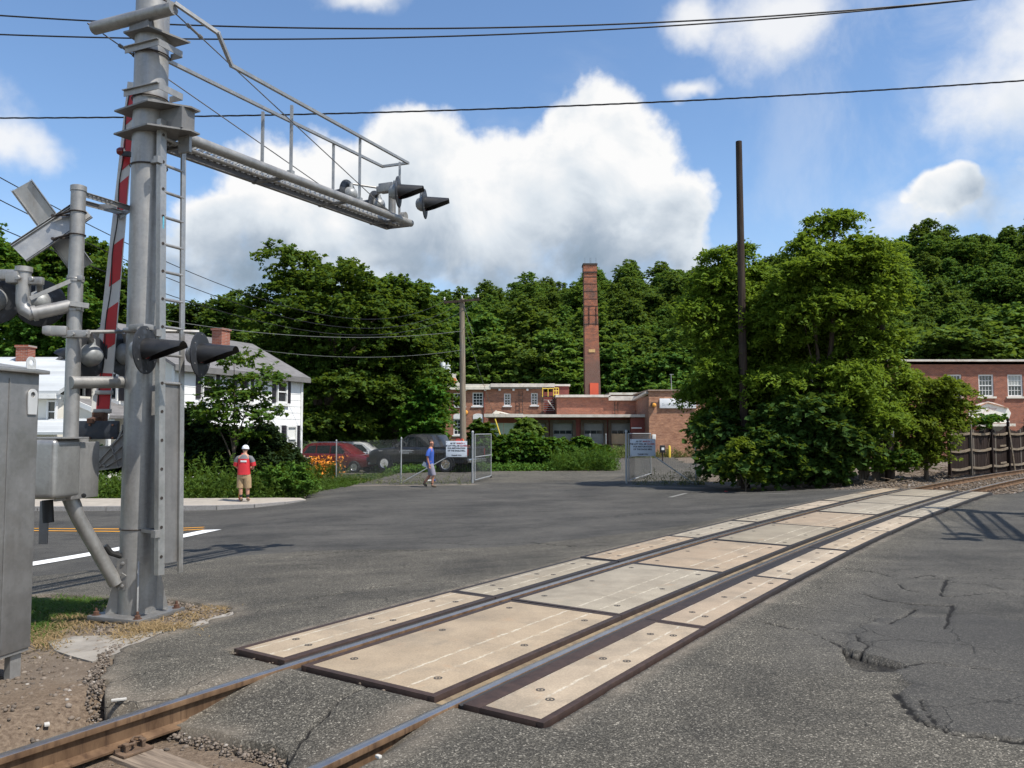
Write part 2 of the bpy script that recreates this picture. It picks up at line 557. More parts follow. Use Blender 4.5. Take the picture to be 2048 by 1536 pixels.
def brick(name, c1, c2, mortar=(0.30, 0.26, 0.23), axis='x', bw=0.22, bh=0.075, stain=(0.07, 0.05, 0.045), stain_amt=0.5, pale=0.2, rot=0.0, soot=None):
    """brick courses of real size on far walls; each brick its own tone, soot and worn patches"""
    def fn(T):
        p = T.mapping(wpos(T), rot=(0, 0, rot))
        s = T.sep(p)
        v = T.comb(s[0] if axis == 'x' else s[1], s[2], 0.0)
        b = T.node('ShaderNodeTexBrick')
        T.put(b.inputs['Vector'], v)
        b.inputs['Color1'].default_value = (0, 0, 0, 1); b.inputs['Color2'].default_value = (1, 1, 1, 1)
        b.inputs['Mortar'].default_value = (.5, .5, .5, 1)
        b.inputs['Scale'].default_value = 1.0
        b.inputs['Mortar Size'].default_value = 0.007
        b.inputs['Brick Width'].default_value = bw; b.inputs['Row Height'].default_value = bh
        b.offset = 0.5
        tone = T.sep(b.outputs['Color'])[0]
        patch = T.noise(p, 0.55, 5, 0.65, 0.2)
        row = T.noise(T.mapping(p, (1.5, 1.5, 4.5)), 1.0, 5, 0.75)
        f = T.math('ADD', T.math('MULTIPLY', tone, 0.3), T.math('MULTIPLY', T.lin(row, .36, .64), 0.75), clamp=True)
        c = T.mix(f, c1, c2)
        c = T.mix(T.math('MULTIPLY', T.smooth(patch, .52, .72), stain_amt), c, stain)
        if soot: c = T.mix(T.math('MULTIPLY', T.smooth(T.math('ADD', s[2], T.math('MULTIPLY', T.math('SUBTRACT', patch, .5), 9.0)), soot[1], soot[0]), T.lin(row, .35, .65, .55, .95)), c, (0.085, 0.058, 0.048))
        pl = T.smooth(T.noise(T.mapping(p, (2.5, 2.5, 7), (5, 1, 2)), 1.0, 5, 0.7), .62, .75)
        c = T.mix(T.math('MULTIPLY', pl, pale), c, (0.50, 0.36, 0.27))
        c = T.mix(b.outputs['Fac'], c, mortar)
        return principled(T, c, 0.9, 0, T.bump(T.math('SUBTRACT', 1.0, b.outputs['Fac']), 0.4, 0.01), 0.2)
    return material(name, fn)
# ================================================================== the lie of the land
TR = 178.6                                        # radius of the track's curve
TH0 = R(33.4); TP0 = np.array([-1.0, 5.6])        # heading and centre of the track at the near end of the crossing
TRD = np.array([math.cos(TH0), -math.sin(TH0)])
TC = TP0 + TR * TRD
def track_st(x, y):
    dx = np.asarray(x, dtype=float) - TC[0]; dy = np.asarray(y, dtype=float) - TC[1]
    r = np.hypot(dx, dy)
    a0 = math.atan2(-TRD[1], -TRD[0])
    a = np.arctan2(dy, dx)
    da = a0 - a
    da = (da + np.pi) % (2 * np.pi) - np.pi
    return TR * da, TR - r
def track_pos(s, t, z=0.0):
    a = math.atan2(-TRD[1], -TRD[0]) - s / TR
    r = TR - t
    return Vector((TC[0] + r * math.cos(a), TC[1] + r * math.sin(a), z))
def track_dir(s):
    th = TH0 + s / TR
    return Vector((math.sin(th), math.cos(th), 0))
CROSS_LEN = 8 * 2.74

def hill(x, y):
    H = np.clip(27 + 0.125 * np.asarray(x, dtype=float), 8, 48)
    return H * sstep(114, 215, y) + 3.0 * (fbm(np.asarray(x) / 30, np.asarray(y) / 30) - .5) * sstep(114, 160, y)
def gz(x, y):
    """height of the finished ground"""
    x = np.asarray(x, dtype=float); y = np.asarray(y, dtype=float)
    s, t = track_st(x, y)
    left = np.maximum(0, -t - 1.55)
    z = -0.5 * (1 - np.exp(-left / 4.5))
    z = z - 0.02 * sstep(1.45, 2.2, t)
    z = z - 0.16 * sstep(4.5, 9, -x) * sstep(9, 17, y)
    z = z - 0.62 * sstep(36, 95, y) * sstep(6, 14, -t)
    # the wooded corner and the fence behind the track stand a little higher
    z = z + 0.32 * sstep(8, 15, x) * sstep(24, 34, y) * sstep(60, 45, y) * sstep(2.2, 5.0, -t)
    return z + hill(x, y)
def gzf(x, y): return float(gz(x, y))
def on_ground(u, v, it=8):
    z = 0.0
    for _ in range(it):
        q = G(u, v, z); z = gzf(q.x, q.y)
    return q

# polygons of the ground that is not paved
def on_ground_np(u, v, it=5):
    u = np.asarray(u, float); v = np.asarray(v, float); ca, sa = math.cos(PITCH), math.sin(PITCH)
    rx, rz = (u - 1024) / FPX, (768 - v) / FPX; dy, dz = ca - rz * sa, sa + rz * ca; z = np.zeros_like(u)
    for _ in range(it):
        k = (z - CAM_H) / dz; x, y = rx * k, dy * k; z = gz(x, y)
    return x, y, z
def gl(pts): return [tuple(on_ground(u, v)[:2]) for u, v in pts]
POLY_ISLAND = gl([(432, 1428), (330, 1412), (215, 1392), (196, 1335), (235, 1292), (330, 1262), (462, 1228), (450, 1212), (340, 1197), (60, 1187)]) + [(-7.6, 9.0), (-7.6, 1.0), (-1.6, 1.0)]
POLY_WOODS = gl([(1398, 968), (1440, 974), (1500, 979), (1600, 978), (1700, 974), (1790, 967), (1822, 971)]) + [(16, 27.2), (40, 55), (40, 62), (30, 80), (17, 84), (13, 60)] + gl([(1425, 925), (1405, 945)])
POLY_YARD = [(-80, 24.15), (-15, 24.15), (-8.2, 24.4)] + gl([(575, 1003), (606, 996), (618, 985), (630, 962), (655, 946), (700, 937), (770, 929)]) + [(-6.0, 44.5), (-1.5, 46), (2.5, 45.2)] + gl([(1000, 936), (1100, 935), (1210, 931), (1222, 922), (1190, 914), (1120, 913)]) + [(6.5, 80), (7, 90), (-4, 100), (-80, 100)]
POLY_DOCK = [(9.8, 78), (14.5, 79), (14.5, 90), (9.8, 90)]
POLY_PATCH = gl([(1790, 1385), (1812, 1408), (1835, 1433), (1870, 1445), (1905, 1462), (1960, 1465), (2060, 1478)]) + [(6.5, 5.1), (6.5, 8)] + gl([(2060, 1245), (1950, 1225), (1900, 1232), (1760, 1232), (1700, 1262), (1692, 1300), (1740, 1310), (1800, 1345), (1822, 1368)])
CRACKS = [gl(p) for p in [
    [(1790, 1380), (1812, 1408), (1835, 1433), (1870, 1445), (1905, 1462), (1960, 1465), (2060, 1478)],
    [(1690, 1300), (1678, 1282), (1640, 1268), (1600, 1255), (1530, 1240)],
    [(1800, 1330), (1850, 1322), (1920, 1330), (2050, 1345)],
    [(1840, 1395), (1850, 1420), (1880, 1440)],
    [(1690, 1134), (1740, 1139), (1790, 1150), (1860, 1154), (1930, 1150), (2060, 1156)],
    [(1830, 1150), (1860, 1145), (1870, 1150)],
    [(1895, 1155), (1885, 1172), (1880, 1188), (1900, 1190), (1990, 1180), (2060, 1192)],
    [(1900, 1160), (1960, 1164), (2010, 1176)],
    [(1800, 1165), (1806, 1174), (1840, 1180)],
    [(1780, 1245), (1810, 1228), (1832, 1214)],
    [(1720, 1182), (1760, 1195), (1820, 1205), (1900, 1208)],
    [(1905, 1206), (1896, 1240), (1890, 1255)],
    [(1700, 1298), (1725, 1303), (1735, 1288), (1712, 1270)],
    [(560, 1500), (600, 1440), (680, 1390), (730, 1370)],
    [(560, 1210), (640, 1190), (760, 1170), (850, 1160)],
    [(900, 1085), (980, 1088), (1060, 1082), (1150, 1090)],
    [(1230, 1032), (1300, 1024), (1390, 1026), (1500, 1020)],
    [(500, 1120), (700, 1100), (900, 1098)],
]]
POT = gl([(1686, 1294), (1712, 1300), (1750, 1310), (1800, 1324), (1812, 1332), (1786, 1338), (1740, 1338), (1704, 1330), (1690, 1314)])

def seg_dist(px, py, poly):
    d = np.full(px.shape, 1e9)
    for (x0, y0), (x1, y1) in zip(poly[:-1], poly[1:]):
        vx, vy = x1 - x0, y1 - y0
        L = vx * vx + vy * vy + 1e-12
        u = np.clip(((px - x0) * vx + (py - y0) * vy) / L, 0, 1)
        d = np.minimum(d, np.hypot(px - x0 - u * vx, py - y0 - u * vy))
    return d

def paved(x, y, wob=1.0):
    """True where asphalt lies"""
    n1 = (fbm(x * 3.1, y * 3.1) - .5) * .45 * wob
    n2 = (fbm(x * 3.1 + 40, y * 3.1 + 11) - .5) * .45 * wob
    far = np.clip(y / 14, 0.55, 3)
    X, Y = x + n1 * far, y + n2 * far
    s, t = track_st(x, y)
    ok = ~(inpoly(X, Y, POLY_ISLAND) & (t < -0.80))
    ok &= ~((np.abs(t) < 0.80) & (s < -0.92 + n1 * .8))
    ok &= ~((t < -0.7) & (t > -1.6) & (s < -2.2 + n1))
    ok &= ~inpoly(X, Y, POLY_WOODS)
    ok &= ~inpoly(X, Y, POLY_YARD)
    ok &= ~inpoly(X, Y, POLY_DOCK)
    ok &= ~((s > CROSS_LEN + .15) & (t < 1.75) & (t > -2.4))
    ok &= ~((s > CROSS_LEN + 2.2) & (t < 60) & (t > -4))
    ok &= ~((np.abs(t) < 1.44) & (s > -0.03) & (s < CROSS_LEN + .2))   # the crossing panels sit in a slot
    return ok

def axis(parts):
    out = []
    for a, b, st in parts: out.append(np.arange(a, b - st * .25, st))
    out.append(np.array([parts[-1][1]]))
    return np.concatenate(out)

# ------------------------------------------------------------------ materials of the ground
def m_ground(T):
    p = wpos(T)
    grass = attr(T, 'grass'); bal = attr(T, 'ballast')
    n = T.noise(p, 2.2, 6, 0.65); f = T.noise(p, 60, 4, 0.7)
    dirt = T.mix(T.lin(n, .3, .7), (0.10, 0.075, 0.055), (0.21, 0.17, 0.13))
    dirt = T.mix(T.math('MULTIPLY', T.smooth(f, .55, .7), .6), dirt, (0.33, 0.29, 0.25))
    gr = T.mix(T.lin(n, .3, .7), (0.028, 0.055, 0.012), (0.075, 0.105, 0.025))
    c = T.mix(T.smooth(T.math('ADD', grass, T.math('MULTIPLY', T.math('SUBTRACT', n, .5), .5)), .4, .6), dirt, gr)
    st = T.noise(p, 34, 4, .7)
    ba = T.mix(T.lin(st, .3, .7), (0.085, 0.060, 0.042), (0.23, 0.175, 0.125))
    c = T.mix(bal, c, ba)
    h = T.math('ADD', f, T.math('MULTIPLY', st, T.math('MULTIPLY', bal, 1.5)))
    return principled(T, c, 0.95, 0, T.bump(h, 0.7, 0.02), 0.15)
M_GROUND = material('ground', m_ground)

def m_asphalt(T):
    p = wpos(T)
    sm = attr(T, 'smooth'); crack = attr(T, 'crack'); patch = attr(T, 'patch'); dust = attr(T, 'dust')
    n0 = T.noise(p, 0.5, 5, 0.6, 0.2)
    n1 = T.noise(p, 3.0, 6, 0.62)
    streak = T.noise(T.mapping(p, (0.25, 2.2, 1)), 1.0, 5, 0.62)
    agg = T.sep(T.voro(p, 118, 'F1', 1))[0]
    agg2 = T.noise(p, 150, 3, 0.75)
    v = T.math('ADD', T.math('MULTIPLY', T.math('POWER', agg, 2.0), 0.55), T.math('MULTIPLY', T.lin(agg2, .3, .7), 0.45))
    rough_c = T.mix(T.math('POWER', v, 1.5), (0.010, 0.0095, 0.008), (0.205, 0.190, 0.160))
    stones = T.smooth(agg, .94, .99)
    rough_c = T.mix(T.math('MULTIPLY', stones, .55), rough_c, (0.36, 0.335, 0.29))
    smooth_c = T.mix(v, (0.026, 0.0255, 0.0245), (0.080, 0.078, 0.074))
    c = T.mix(sm, rough_c, smooth_c)
    tone = T.math('ADD', T.math('ADD', T.math('MULTIPLY', T.math('SUBTRACT', n0, .5), 1.9), T.math('MULTIPLY', T.math('SUBTRACT', n1, .5), .8)), T.math('MULTIPLY', T.math('SUBTRACT', streak, .5), .9))
    c = T.mix(T.lin(tone, -.5, .5), T.mix(1.0, c, (0.66, 0.66, 0.65), 'MULTIPLY'), T.mix(1.0, c, (1.75, 1.70, 1.60), 'MULTIPLY'))
    oil = T.smooth(T.noise(p, 0.9, 4, 0.5, 0.3), .60, .74)
    c = T.mix(T.math('MULTIPLY', oil, .35), c, (0.024, 0.023, 0.022))
    c = T.mix(T.math('MULTIPLY', patch, .55), c, T.mix(v, (0.030, 0.030, 0.029), (0.085, 0.080, 0.073)))
    pale = T.smooth(T.noise(T.mapping(p, (.8, 1.6, 1), (3, 7, 0)), 1.0, 6, .68), .63, .78)
    c = T.mix(T.math('MULTIPLY', pale, .50), c, (0.21, 0.195, 0.165))
    c = T.mix(T.math('MULTIPLY', dust, T.lin(n1, .3, .65, .25, .9)), c, (0.24, 0.20, 0.155))
    ck = T.voro(T.vmath('ADD', p, T.vmath('MULTIPLY', T.noise(p, 4, 4, .6, out=1), (.25, .25, .0))), 1.6, 'DISTANCE_TO_EDGE')
    ckm = T.math('MULTIPLY', T.smooth(ck, .014, .002), T.smooth(T.noise(p, .45, 3), .50, .60))
    allc = T.math('MAXIMUM', T.math('MULTIPLY', ckm, .55), T.smooth(crack, .35, .9))
    c = T.mix(allc, c, (0.010, 0.009, 0.008))
    h = T.math('ADD', T.math('MULTIPLY', agg, T.lin(sm, 0, 1, 1.0, .35)), T.math('MULTIPLY', agg2, .5))
    h = T.math('SUBTRACT', h, T.math('MULTIPLY', ckm, 2))
    return principled(T, c, T.lin(v, 0, 1, .95, .75), 0, T.bump(h, 0.6, 0.006), 0.25)
M_ASPHALT = material('asphalt', m_asphalt)

# ------------------------------------------------------------------ ground sheet
def build_ground():
    xs = axis([(-700, -100, 30), (-100, -30, 5), (-30, -9, .6), (-9, 1, .11), (1, 12, .5), (12, 40, .5), (40, 110, 5), (110, 700, 30)])
    ys = axis([(-60, 1, 4), (1, 10.5, .11), (10.5, 24, .45), (24, 60, .8), (60, 120, 2.5), (120, 240, 5), (240, 900, 40)])
    X, Y = np.meshgrid(xs, ys)
    s, t = track_st(X, Y)
    Z = gz(X, Y)
    pv = paved(X, Y)
    Z = np.where(pv, Z - .13, Z - .035)
    op = (np.abs(t) < 1.9) & ((s < -1.0) | (s > CROSS_LEN))
    sh = sstep(-.45, -.95, s) * sstep(1.5, 1.1, np.abs(t)) * .172 + sstep(2.3, 1.45, np.abs(t)) * sstep(CROSS_LEN - .1, CROSS_LEN + .4, s) * .15
    Z = Z - sh
    slot = (np.abs(t) < 1.6) & (s > -.6) & (s < CROSS_LEN + .1)
    Z = np.where(slot, np.minimum(Z, -.14), Z)
    isl = inpoly(X, Y, POLY_ISLAND)
    Z = Z + np.where(isl, .03 * (fbm(X * 2.5, Y * 2.5) - .5), 0)
    grass = np.where(inpoly(X, Y, POLY_YARD) | (Y > 96) | (X < -30) | (X > 60), 1.0, 0.0)
    gp = gl([(60, 1187), (300, 1195), (250, 1212), (190, 1225), (120, 1262), (60, 1275)]) + [(-7.6, 8.0), (-7.6, 9.3)]
    grass = np.where(isl & inpoly(X, Y, gp), .62, grass)
    bal = np.clip(sstep(2.6, 1.7, np.abs(t)) * np.where((s < -1) | (s > CROSS_LEN), 1, 0), 0, 1)
    nx, ny = len(xs), len(ys)
    V = np.stack([X.ravel(), Y.ravel(), Z.ravel()], 1)
    i = np.arange(nx * ny).reshape(ny, nx)
    F = np.stack([i[:-1, :-1].ravel(), i[:-1, 1:].ravel(), i[1:, 1:].ravel(), i[1:, :-1].ravel()], 1)
    o = np_mesh('ground', V, F, M_GROUND, smooth=True, attr={'grass': grass.ravel(), 'ballast': bal.ravel()})
    tag(o, kind='structure')
build_ground()

# ------------------------------------------------------------------ asphalt of road, apron and yard
def build_asphalt():
    xs = axis([(-60, -20, 2.0), (-20, -9, .3), (-9, -3, .06), (-3, 6.2, .026), (6.2, 13, .06), (13, 24, .3), (24, 50, 2.0)])
    ys = axis([(-6, 3.7, .8), (3.7, 8.6, .026), (8.6, 16, .06), (16, 36, .16), (36, 97, .6)])
    X, Y = np.meshgrid(xs, ys)
    s, t = track_st(X, Y)
    Z = gz(X, Y) + .010 * (fbm(X * .9, Y * .9) - .5) * sstep(1.4, 2.5, np.abs(t))
    # edges of the asphalt beside the open rail crumble down
    Z = Z - .018 - .130 * sstep(-.15, -.95, s) * sstep(.95, .72, np.abs(t)) + .03 * sstep(-.1, -.6, s) * 0
    crack = np.zeros_like(X)
    near = (Y < 40)
    for k, c in enumerate(CRACKS):
        w = .015 if k else .021
        if k > 12: w = .013
        wob = (fbm(X[near] * 9, Y[near] * 9) - .5) * .09
        d = seg_dist(X[near] + wob, Y[near] + wob * .7, c)
        wl = np.maximum(w * (0.35 + 1.3 * fbm(X[near] * 4 + k, Y[near] * 4)), .006) * np.clip(Y[near] / 7, .8, 2.2)
        crack[near] = np.maximum(crack[near], np.clip(1.35 - d / (wl * 1.3), 0, 1))
    patch = inpoly(X + .06 * (fbm(X * 8, Y * 8) - .5), Y + .06 * (fbm(X * 8 + 9, Y * 8) - .5), POLY_PATCH).astype(float)
    Z = Z + .012 * patch
    Z = Z - .018 * crack
    wob = .04 * (fbm(X * 14, Y * 14) - .5)
    pot = inpoly(X + wob, Y + wob, POT)
    Z = np.where(pot, Z - .085 + .05 * fbm(X * 9, Y * 9), Z)
    crack = np.maximum(crack, np.where(pot, .35 * fbm(X * 9, Y * 9) + .52, 0))
    lane = [(-60, 15.2)] + gl([(67, 1150), (600, 1098), (1000, 1092), (1300, 1060), (1500, 1025), (1640, 1000)]) + [(13, 27), (9, 34), (-60, 34)]
    wob = .5 * (fbm(X * .8, Y * .8) - .5)
    sm = np.where(inpoly(X, Y + wob, lane), .85, 0.12) * np.where(Y > 30, .8, 1)
    rs_side = sstep(1.5, 2.4, t) * sstep(5.2, 7.6, Y + 1.6 * (fbm(X * .9 + 5, Y * .9) - .5) + .35 * X - .8)
    sm = np.maximum(sm, rs_side * .72)
    sm = np.maximum(sm, patch * .45)
    dust = np.zeros_like(X)
    dust = np.maximum(dust, .8 * sstep(.14, .0, np.abs(np.abs(t) - 1.50)) * (s > 0) * (s < CROSS_LEN) * fbm(X * 5, Y * 5) * 1.2)
    dust = np.maximum(dust, sstep(.35, 0, np.abs(t + .87)) * (s < 0) * .55 + sstep(.30, .0, np.abs(t - .62)) * (s < 0) * .5 + sstep(.25, 0, np.abs(t - .92)) * (s < 0) * .35)
    # litter of sand along the fence line and in the mouth of the yard
    for pl in ([(640, 972), (800, 970), (940, 968)], [(1260, 970), (1400, 975)], ):
        dust = np.maximum(dust, .75 * sstep(.55, .05, seg_dist(X, Y, gl(pl))))
    isl_d = seg_dist(X, Y, POLY_ISLAND)
    dust = np.maximum(dust, .6 * sstep(.30, .0, isl_d))
    keep_v = paved(X, Y)
    nx, ny = len(xs), len(ys)
    i = np.arange(nx * ny).reshape(ny, nx)
    F = np.stack([i[:-1, :-1].ravel(), i[:-1, 1:].ravel(), i[1:, 1:].ravel(), i[1:, :-1].ravel()], 1)
    kv = keep_v.ravel()
    keep = kv[F].all(axis=1)
    F = F[keep]
    used = np.unique(F)
    re = np.full(nx * ny, -1); re[used] = np.arange(len(used))
    V = np.stack([X.ravel(), Y.ravel(), Z.ravel()], 1)[used]
    F = re[F]
    # broken edge faces going down into the ground
    e = np.concatenate([F[:, [0, 1]], F[:, [1, 2]], F[:, [2, 3]], F[:, [3, 0]]])
    key = np.sort(e, axis=1); kk = key[:, 0].astype(np.int64) * len(V) + key[:, 1]
    u, inv, cnt = np.unique(kk, return_inverse=True, return_counts=True)
    be = e[cnt[inv] == 1]
    bv = np.unique(be)
    nearb = bv[V[bv, 1] < 24]; isn = np.zeros(len(V), bool); isn[nearb] = True
    for _ in range(5):                                   # round off the sawn look of the broken edge
        acc = np.zeros((len(V), 3)); cn_ = np.zeros(len(V))
        for a_, b_ in ((0, 1), (1, 0)): np.add.at(acc, be[:, a_], V[be[:, b_]]); np.add.at(cn_, be[:, a_], 1)
        mv = isn & (cn_ == 2); V[mv, :2] = .5 * V[mv, :2] + .5 * (acc[mv, :2] / 2)
    low = V[bv].copy(); low[:, 2] -= .16
    rel = np.full(len(V), -1); rel[bv] = len(V) + np.arange(len(bv))
    SF = np.stack([be[:, 1], be[:, 0], rel[be[:, 0]], rel[be[:, 1]]], 1)
    V2 = np.concatenate([V, low]); F2 = np.concatenate([F, SF])
    def at(a):
        a = a.ravel()[used]; return np.concatenate([a, a[bv]])
    o = np_mesh('road', V2, F2, M_ASPHALT, smooth=True, attr={'crack': at(crack), 'smooth': at(sm), 'patch': at(patch), 'dust': at(dust)})
    tag(o, kind='structure')
build_asphalt()

def m_roadpaint(c):
    def fn(T):
        p = wpos(T)
        n = T.noise(p, 18, 6, .7); big = T.noise(p, 1.7, 4)
        w = T.smooth(T.math('ADD', n, T.math('MULTIPLY', big, .3)), .78, .88)
        return principled(T, T.mix(w, T.mix(big, scaled(c, .85), c), (0.07, 0.07, 0.068)), .8, 0, T.bump(n, .3, .004), .3)
    return fn
M_WHITE_PAINT = material('white road paint', m_roadpaint((0.80, 0.80, 0.78)))
M_YELLOW_PAINT = material('yellow road paint', m_roadpaint((0.80, 0.36, 0.03)))
def ground_strip(name, a, b, w, mat, n=40, lift=.006, kind='structure'):
    """painted stripe that follows the road surface"""
    a, b = Vector(a[:2]), Vector(b[:2]); d = (b - a).normalized(); nrm = Vector((-d.y, d.x))
    m = MB(); vs = []; fs = []
    for i in range(n + 1):
        c = a.lerp(b, i / n)
        for k in (-1, -.33, .33, 1):
            q = c + nrm * (w / 2 * k); vs.append((q.x, q.y, gzf(q.x, q.y) - .018 + .004 + lift))
    for i in range(n):
        for k in range(3): fs.append((i * 4 + k, i * 4 + k + 1, i * 4 + 5 + k, i * 4 + 4 + k))
    m.add(vs, fs)
    return tag(m.build(name, mat), kind=kind)
a, b = on_ground(30, 1132), on_ground(425, 1058.5)
ground_strip('stop_line', a - (b - a) * .3, b, .48, M_WHITE_PAINT, 60)
for v in (1053.2, 1057.2):
    a, b = on_ground(-250, v), on_ground(408, v + .3)
    ground_strip('centre_line', a, b, .11, M_YELLOW_PAINT, 60)
# worn paint marks in the mouth of the yard
for (u0, v0, u1, v1, w) in [(600, 968, 660, 970, .12), (1340, 994, 1372, 986, .16), (1520, 988, 1575, 986, .14)]:
    ground_strip('paint_mark', on_ground(u0, v0), on_ground(u1, v1), w, material('worn white paint', m_roadpaint((0.20, 0.195, 0.18))), 6)

# ------------------------------------------------------------------ kerb and sidewalk
M_CONC_WALK = simple('sidewalk concrete', (0.34, 0.30, 0.25), .9, 0, .18, 3, .25, 90, dirt=(0.20, 0.17, 0.14))
M_GRANITE = simple('granite kerb', (0.22, 0.21, 0.20), .85, 0, .3, 30, .3, 120)
def build_walk():
    line = [(-26, 23.75), (-22, 23.75), (-18, 23.75), (-16, 23.75), (-14, 23.75), (-12, 23.8), (-10.2, 23.85), (-8.8, 24.0), (-7.8, 24.4), (-7.1, 25.2), (-6.75, 26.2)]
    m = MB(); vs = []; fs = []
    back = [(-26, 26.4), (-22, 26.4), (-18, 26.4), (-16, 26.4), (-14, 26.4), (-12, 26.4), (-10.2, 26.4), (-9.2, 26.4), (-8.4, 26.5), (-7.7, 26.6), (-7.0, 26.7)]
    top = []
    for i, ((x, y), (bx, by)) in enumerate(zip(line, back)):
        k = 1 - i / (len(line) - 1)
        zt = gzf(x, y) + (.115 if i < 8 else .115 - .10 * (i - 7) / 3)
        vs += [(x + .0, y + .16, zt - .003), (bx, by, zt + .02), (x, y + .16, zt - .25), (bx, by, zt - .25)]
        top.append(zt)
    n = len(line)
    for i in range(n - 1):
        a = i * 4; fs += [(a, a + 4, a + 5, a + 1), (a + 1, a + 5, a + 7, a + 3), (a, a + 2, a + 6, a + 4)]
    fs += [(0, 1, 3, 2), ((n - 1) * 4, (n - 1) * 4 + 2, (n - 1) * 4 + 3, (n - 1) * 4 + 1)]
    m.add(vs, fs)
    walk = tag(m.build('sidewalk', M_CONC_WALK, smooth=20), kind='structure')
    # granite stones, one by one
    for i in range(n - 1):
        (x0, y0), (x1, y1) = line[i], line[i + 1]
        L = math.hypot(x1 - x0, y1 - y0); dx, dy = (x1 - x0) / L, (y1 - y0) / L
        g = .012; z0, z1 = top[i], top[i + 1]
        a0 = (x0 + dx * g, y0 + dy * g); a1 = (x1 - dx * g, y1 - dy * g)
        nx_, ny_ = -dy * .155, dx * .155
        k = MB()
        vv = [(a0[0], a0[1], z0 - .3), (a1[0], a1[1], z1 - .3), (a1[0] + nx_, a1[1] + ny_, z1 - .3), (a0[0] + nx_, a0[1] + ny_, z0 - .3),
              (a0[0] + dy * -.0, a0[1] + .012, z0), (a1[0], a1[1] + .012, z1), (a1[0] + nx_, a1[1] + ny_, z1), (a0[0] + nx_, a0[1] + ny_, z0)]
        k.add(vv, [(0, 3, 2, 1), (4, 5, 6, 7), (0, 1, 5, 4), (1, 2, 6, 5), (2, 3, 7, 6), (3, 0, 4, 7)])
        k.build('kerb_stone', M_GRANITE, walk, smooth=0)
build_walk()

# ------------------------------------------------------------------ rails
def m_rail(T):
    p = wpos(T); g = T.node('ShaderNodeNewGeometry')
    n = T.noise(T.mapping(p, (6, 6, 2)), 1, 6, .65)
    run = T.noise(T.mapping(p, (22, 22, 2)), 1, 5, .65)
    rust = T.mix(T.lin(n, .3, .7), (0.065, 0.036, 0.020), (0.20, 0.125, 0.072))
    rust = T.mix(T.math('MULTIPLY', T.smooth(run, .5, .7), .7), rust, (0.05, 0.028, 0.018))
    top = T.smooth(T.sep(p)[2], -.0085, -.0025)
    band = T.math('MULTIPLY', top, T.lin(n, .2, .8, .8, 1.0))
    steel = T.mix(n, (0.46, 0.44, 0.41), (0.66, 0.64, 0.60))
    b1 = principled(T, rust, .85, 0, T.bump(run, .25, .004), .2)
    b2 = principled(T, steel, .33, 1.0)
    m = T.node('ShaderNodeMixShader'); T.put(m.inputs[0], band)
    T.l.new(b1, m.inputs[1]); T.l.new(b2, m.inputs[2])
    return m.outputs[0]
M_RAIL = material('rail steel', m_rail)
RP = [(-.070, -.170), (.070, -.170), (.070, -.158), (.030, -.146), (.010, -.138), (.0085, -.060), (.012, -.046), (.034, -.040), (.036, -.014), (.033, -.005), (.024, -.0012), (0, 0),
      (-.024, -.0012), (-.033, -.005), (-.036, -.014), (-.034, -.040), (-.012, -.046), (-.0085, -.060), (-.010, -.138), (-.030, -.146), (-.070, -.158)]
track = thing('railway_track', track_pos(0, 0, -.2), 'rusty railway track curving past the silver mast towards the board fence', 'railway track')
def build_rail(t0, label):
    ss = np.concatenate([np.arange(-11, 30, .5), np.arange(30, 95, 2.0)])
    vs = []; n = len(RP)
    for s in ss:
        for (px, pz) in RP: vs.append(track_pos(s, t0 + px, pz))
    fs = [((i) * n + k, i * n + (k + 1) % n, (i + 1) * n + (k + 1) % n, (i + 1) * n + k) for i in range(len(ss) - 1) for k in range(n)]
    fs += [tuple(range(n - 1, -1, -1)), tuple((len(ss) - 1) * n + k for k in range(n))]
    m = MB(); m.add(vs, fs)
    o = m.build('rail', M_RAIL, track, smooth=30); o['label'] = label
    return o
build_rail(-.755, 'rusty steel rail with shiny top, the one nearer the big silver mast')
build_rail(.755, 'rusty steel rail with shiny top, the one nearer the cracked asphalt patch')

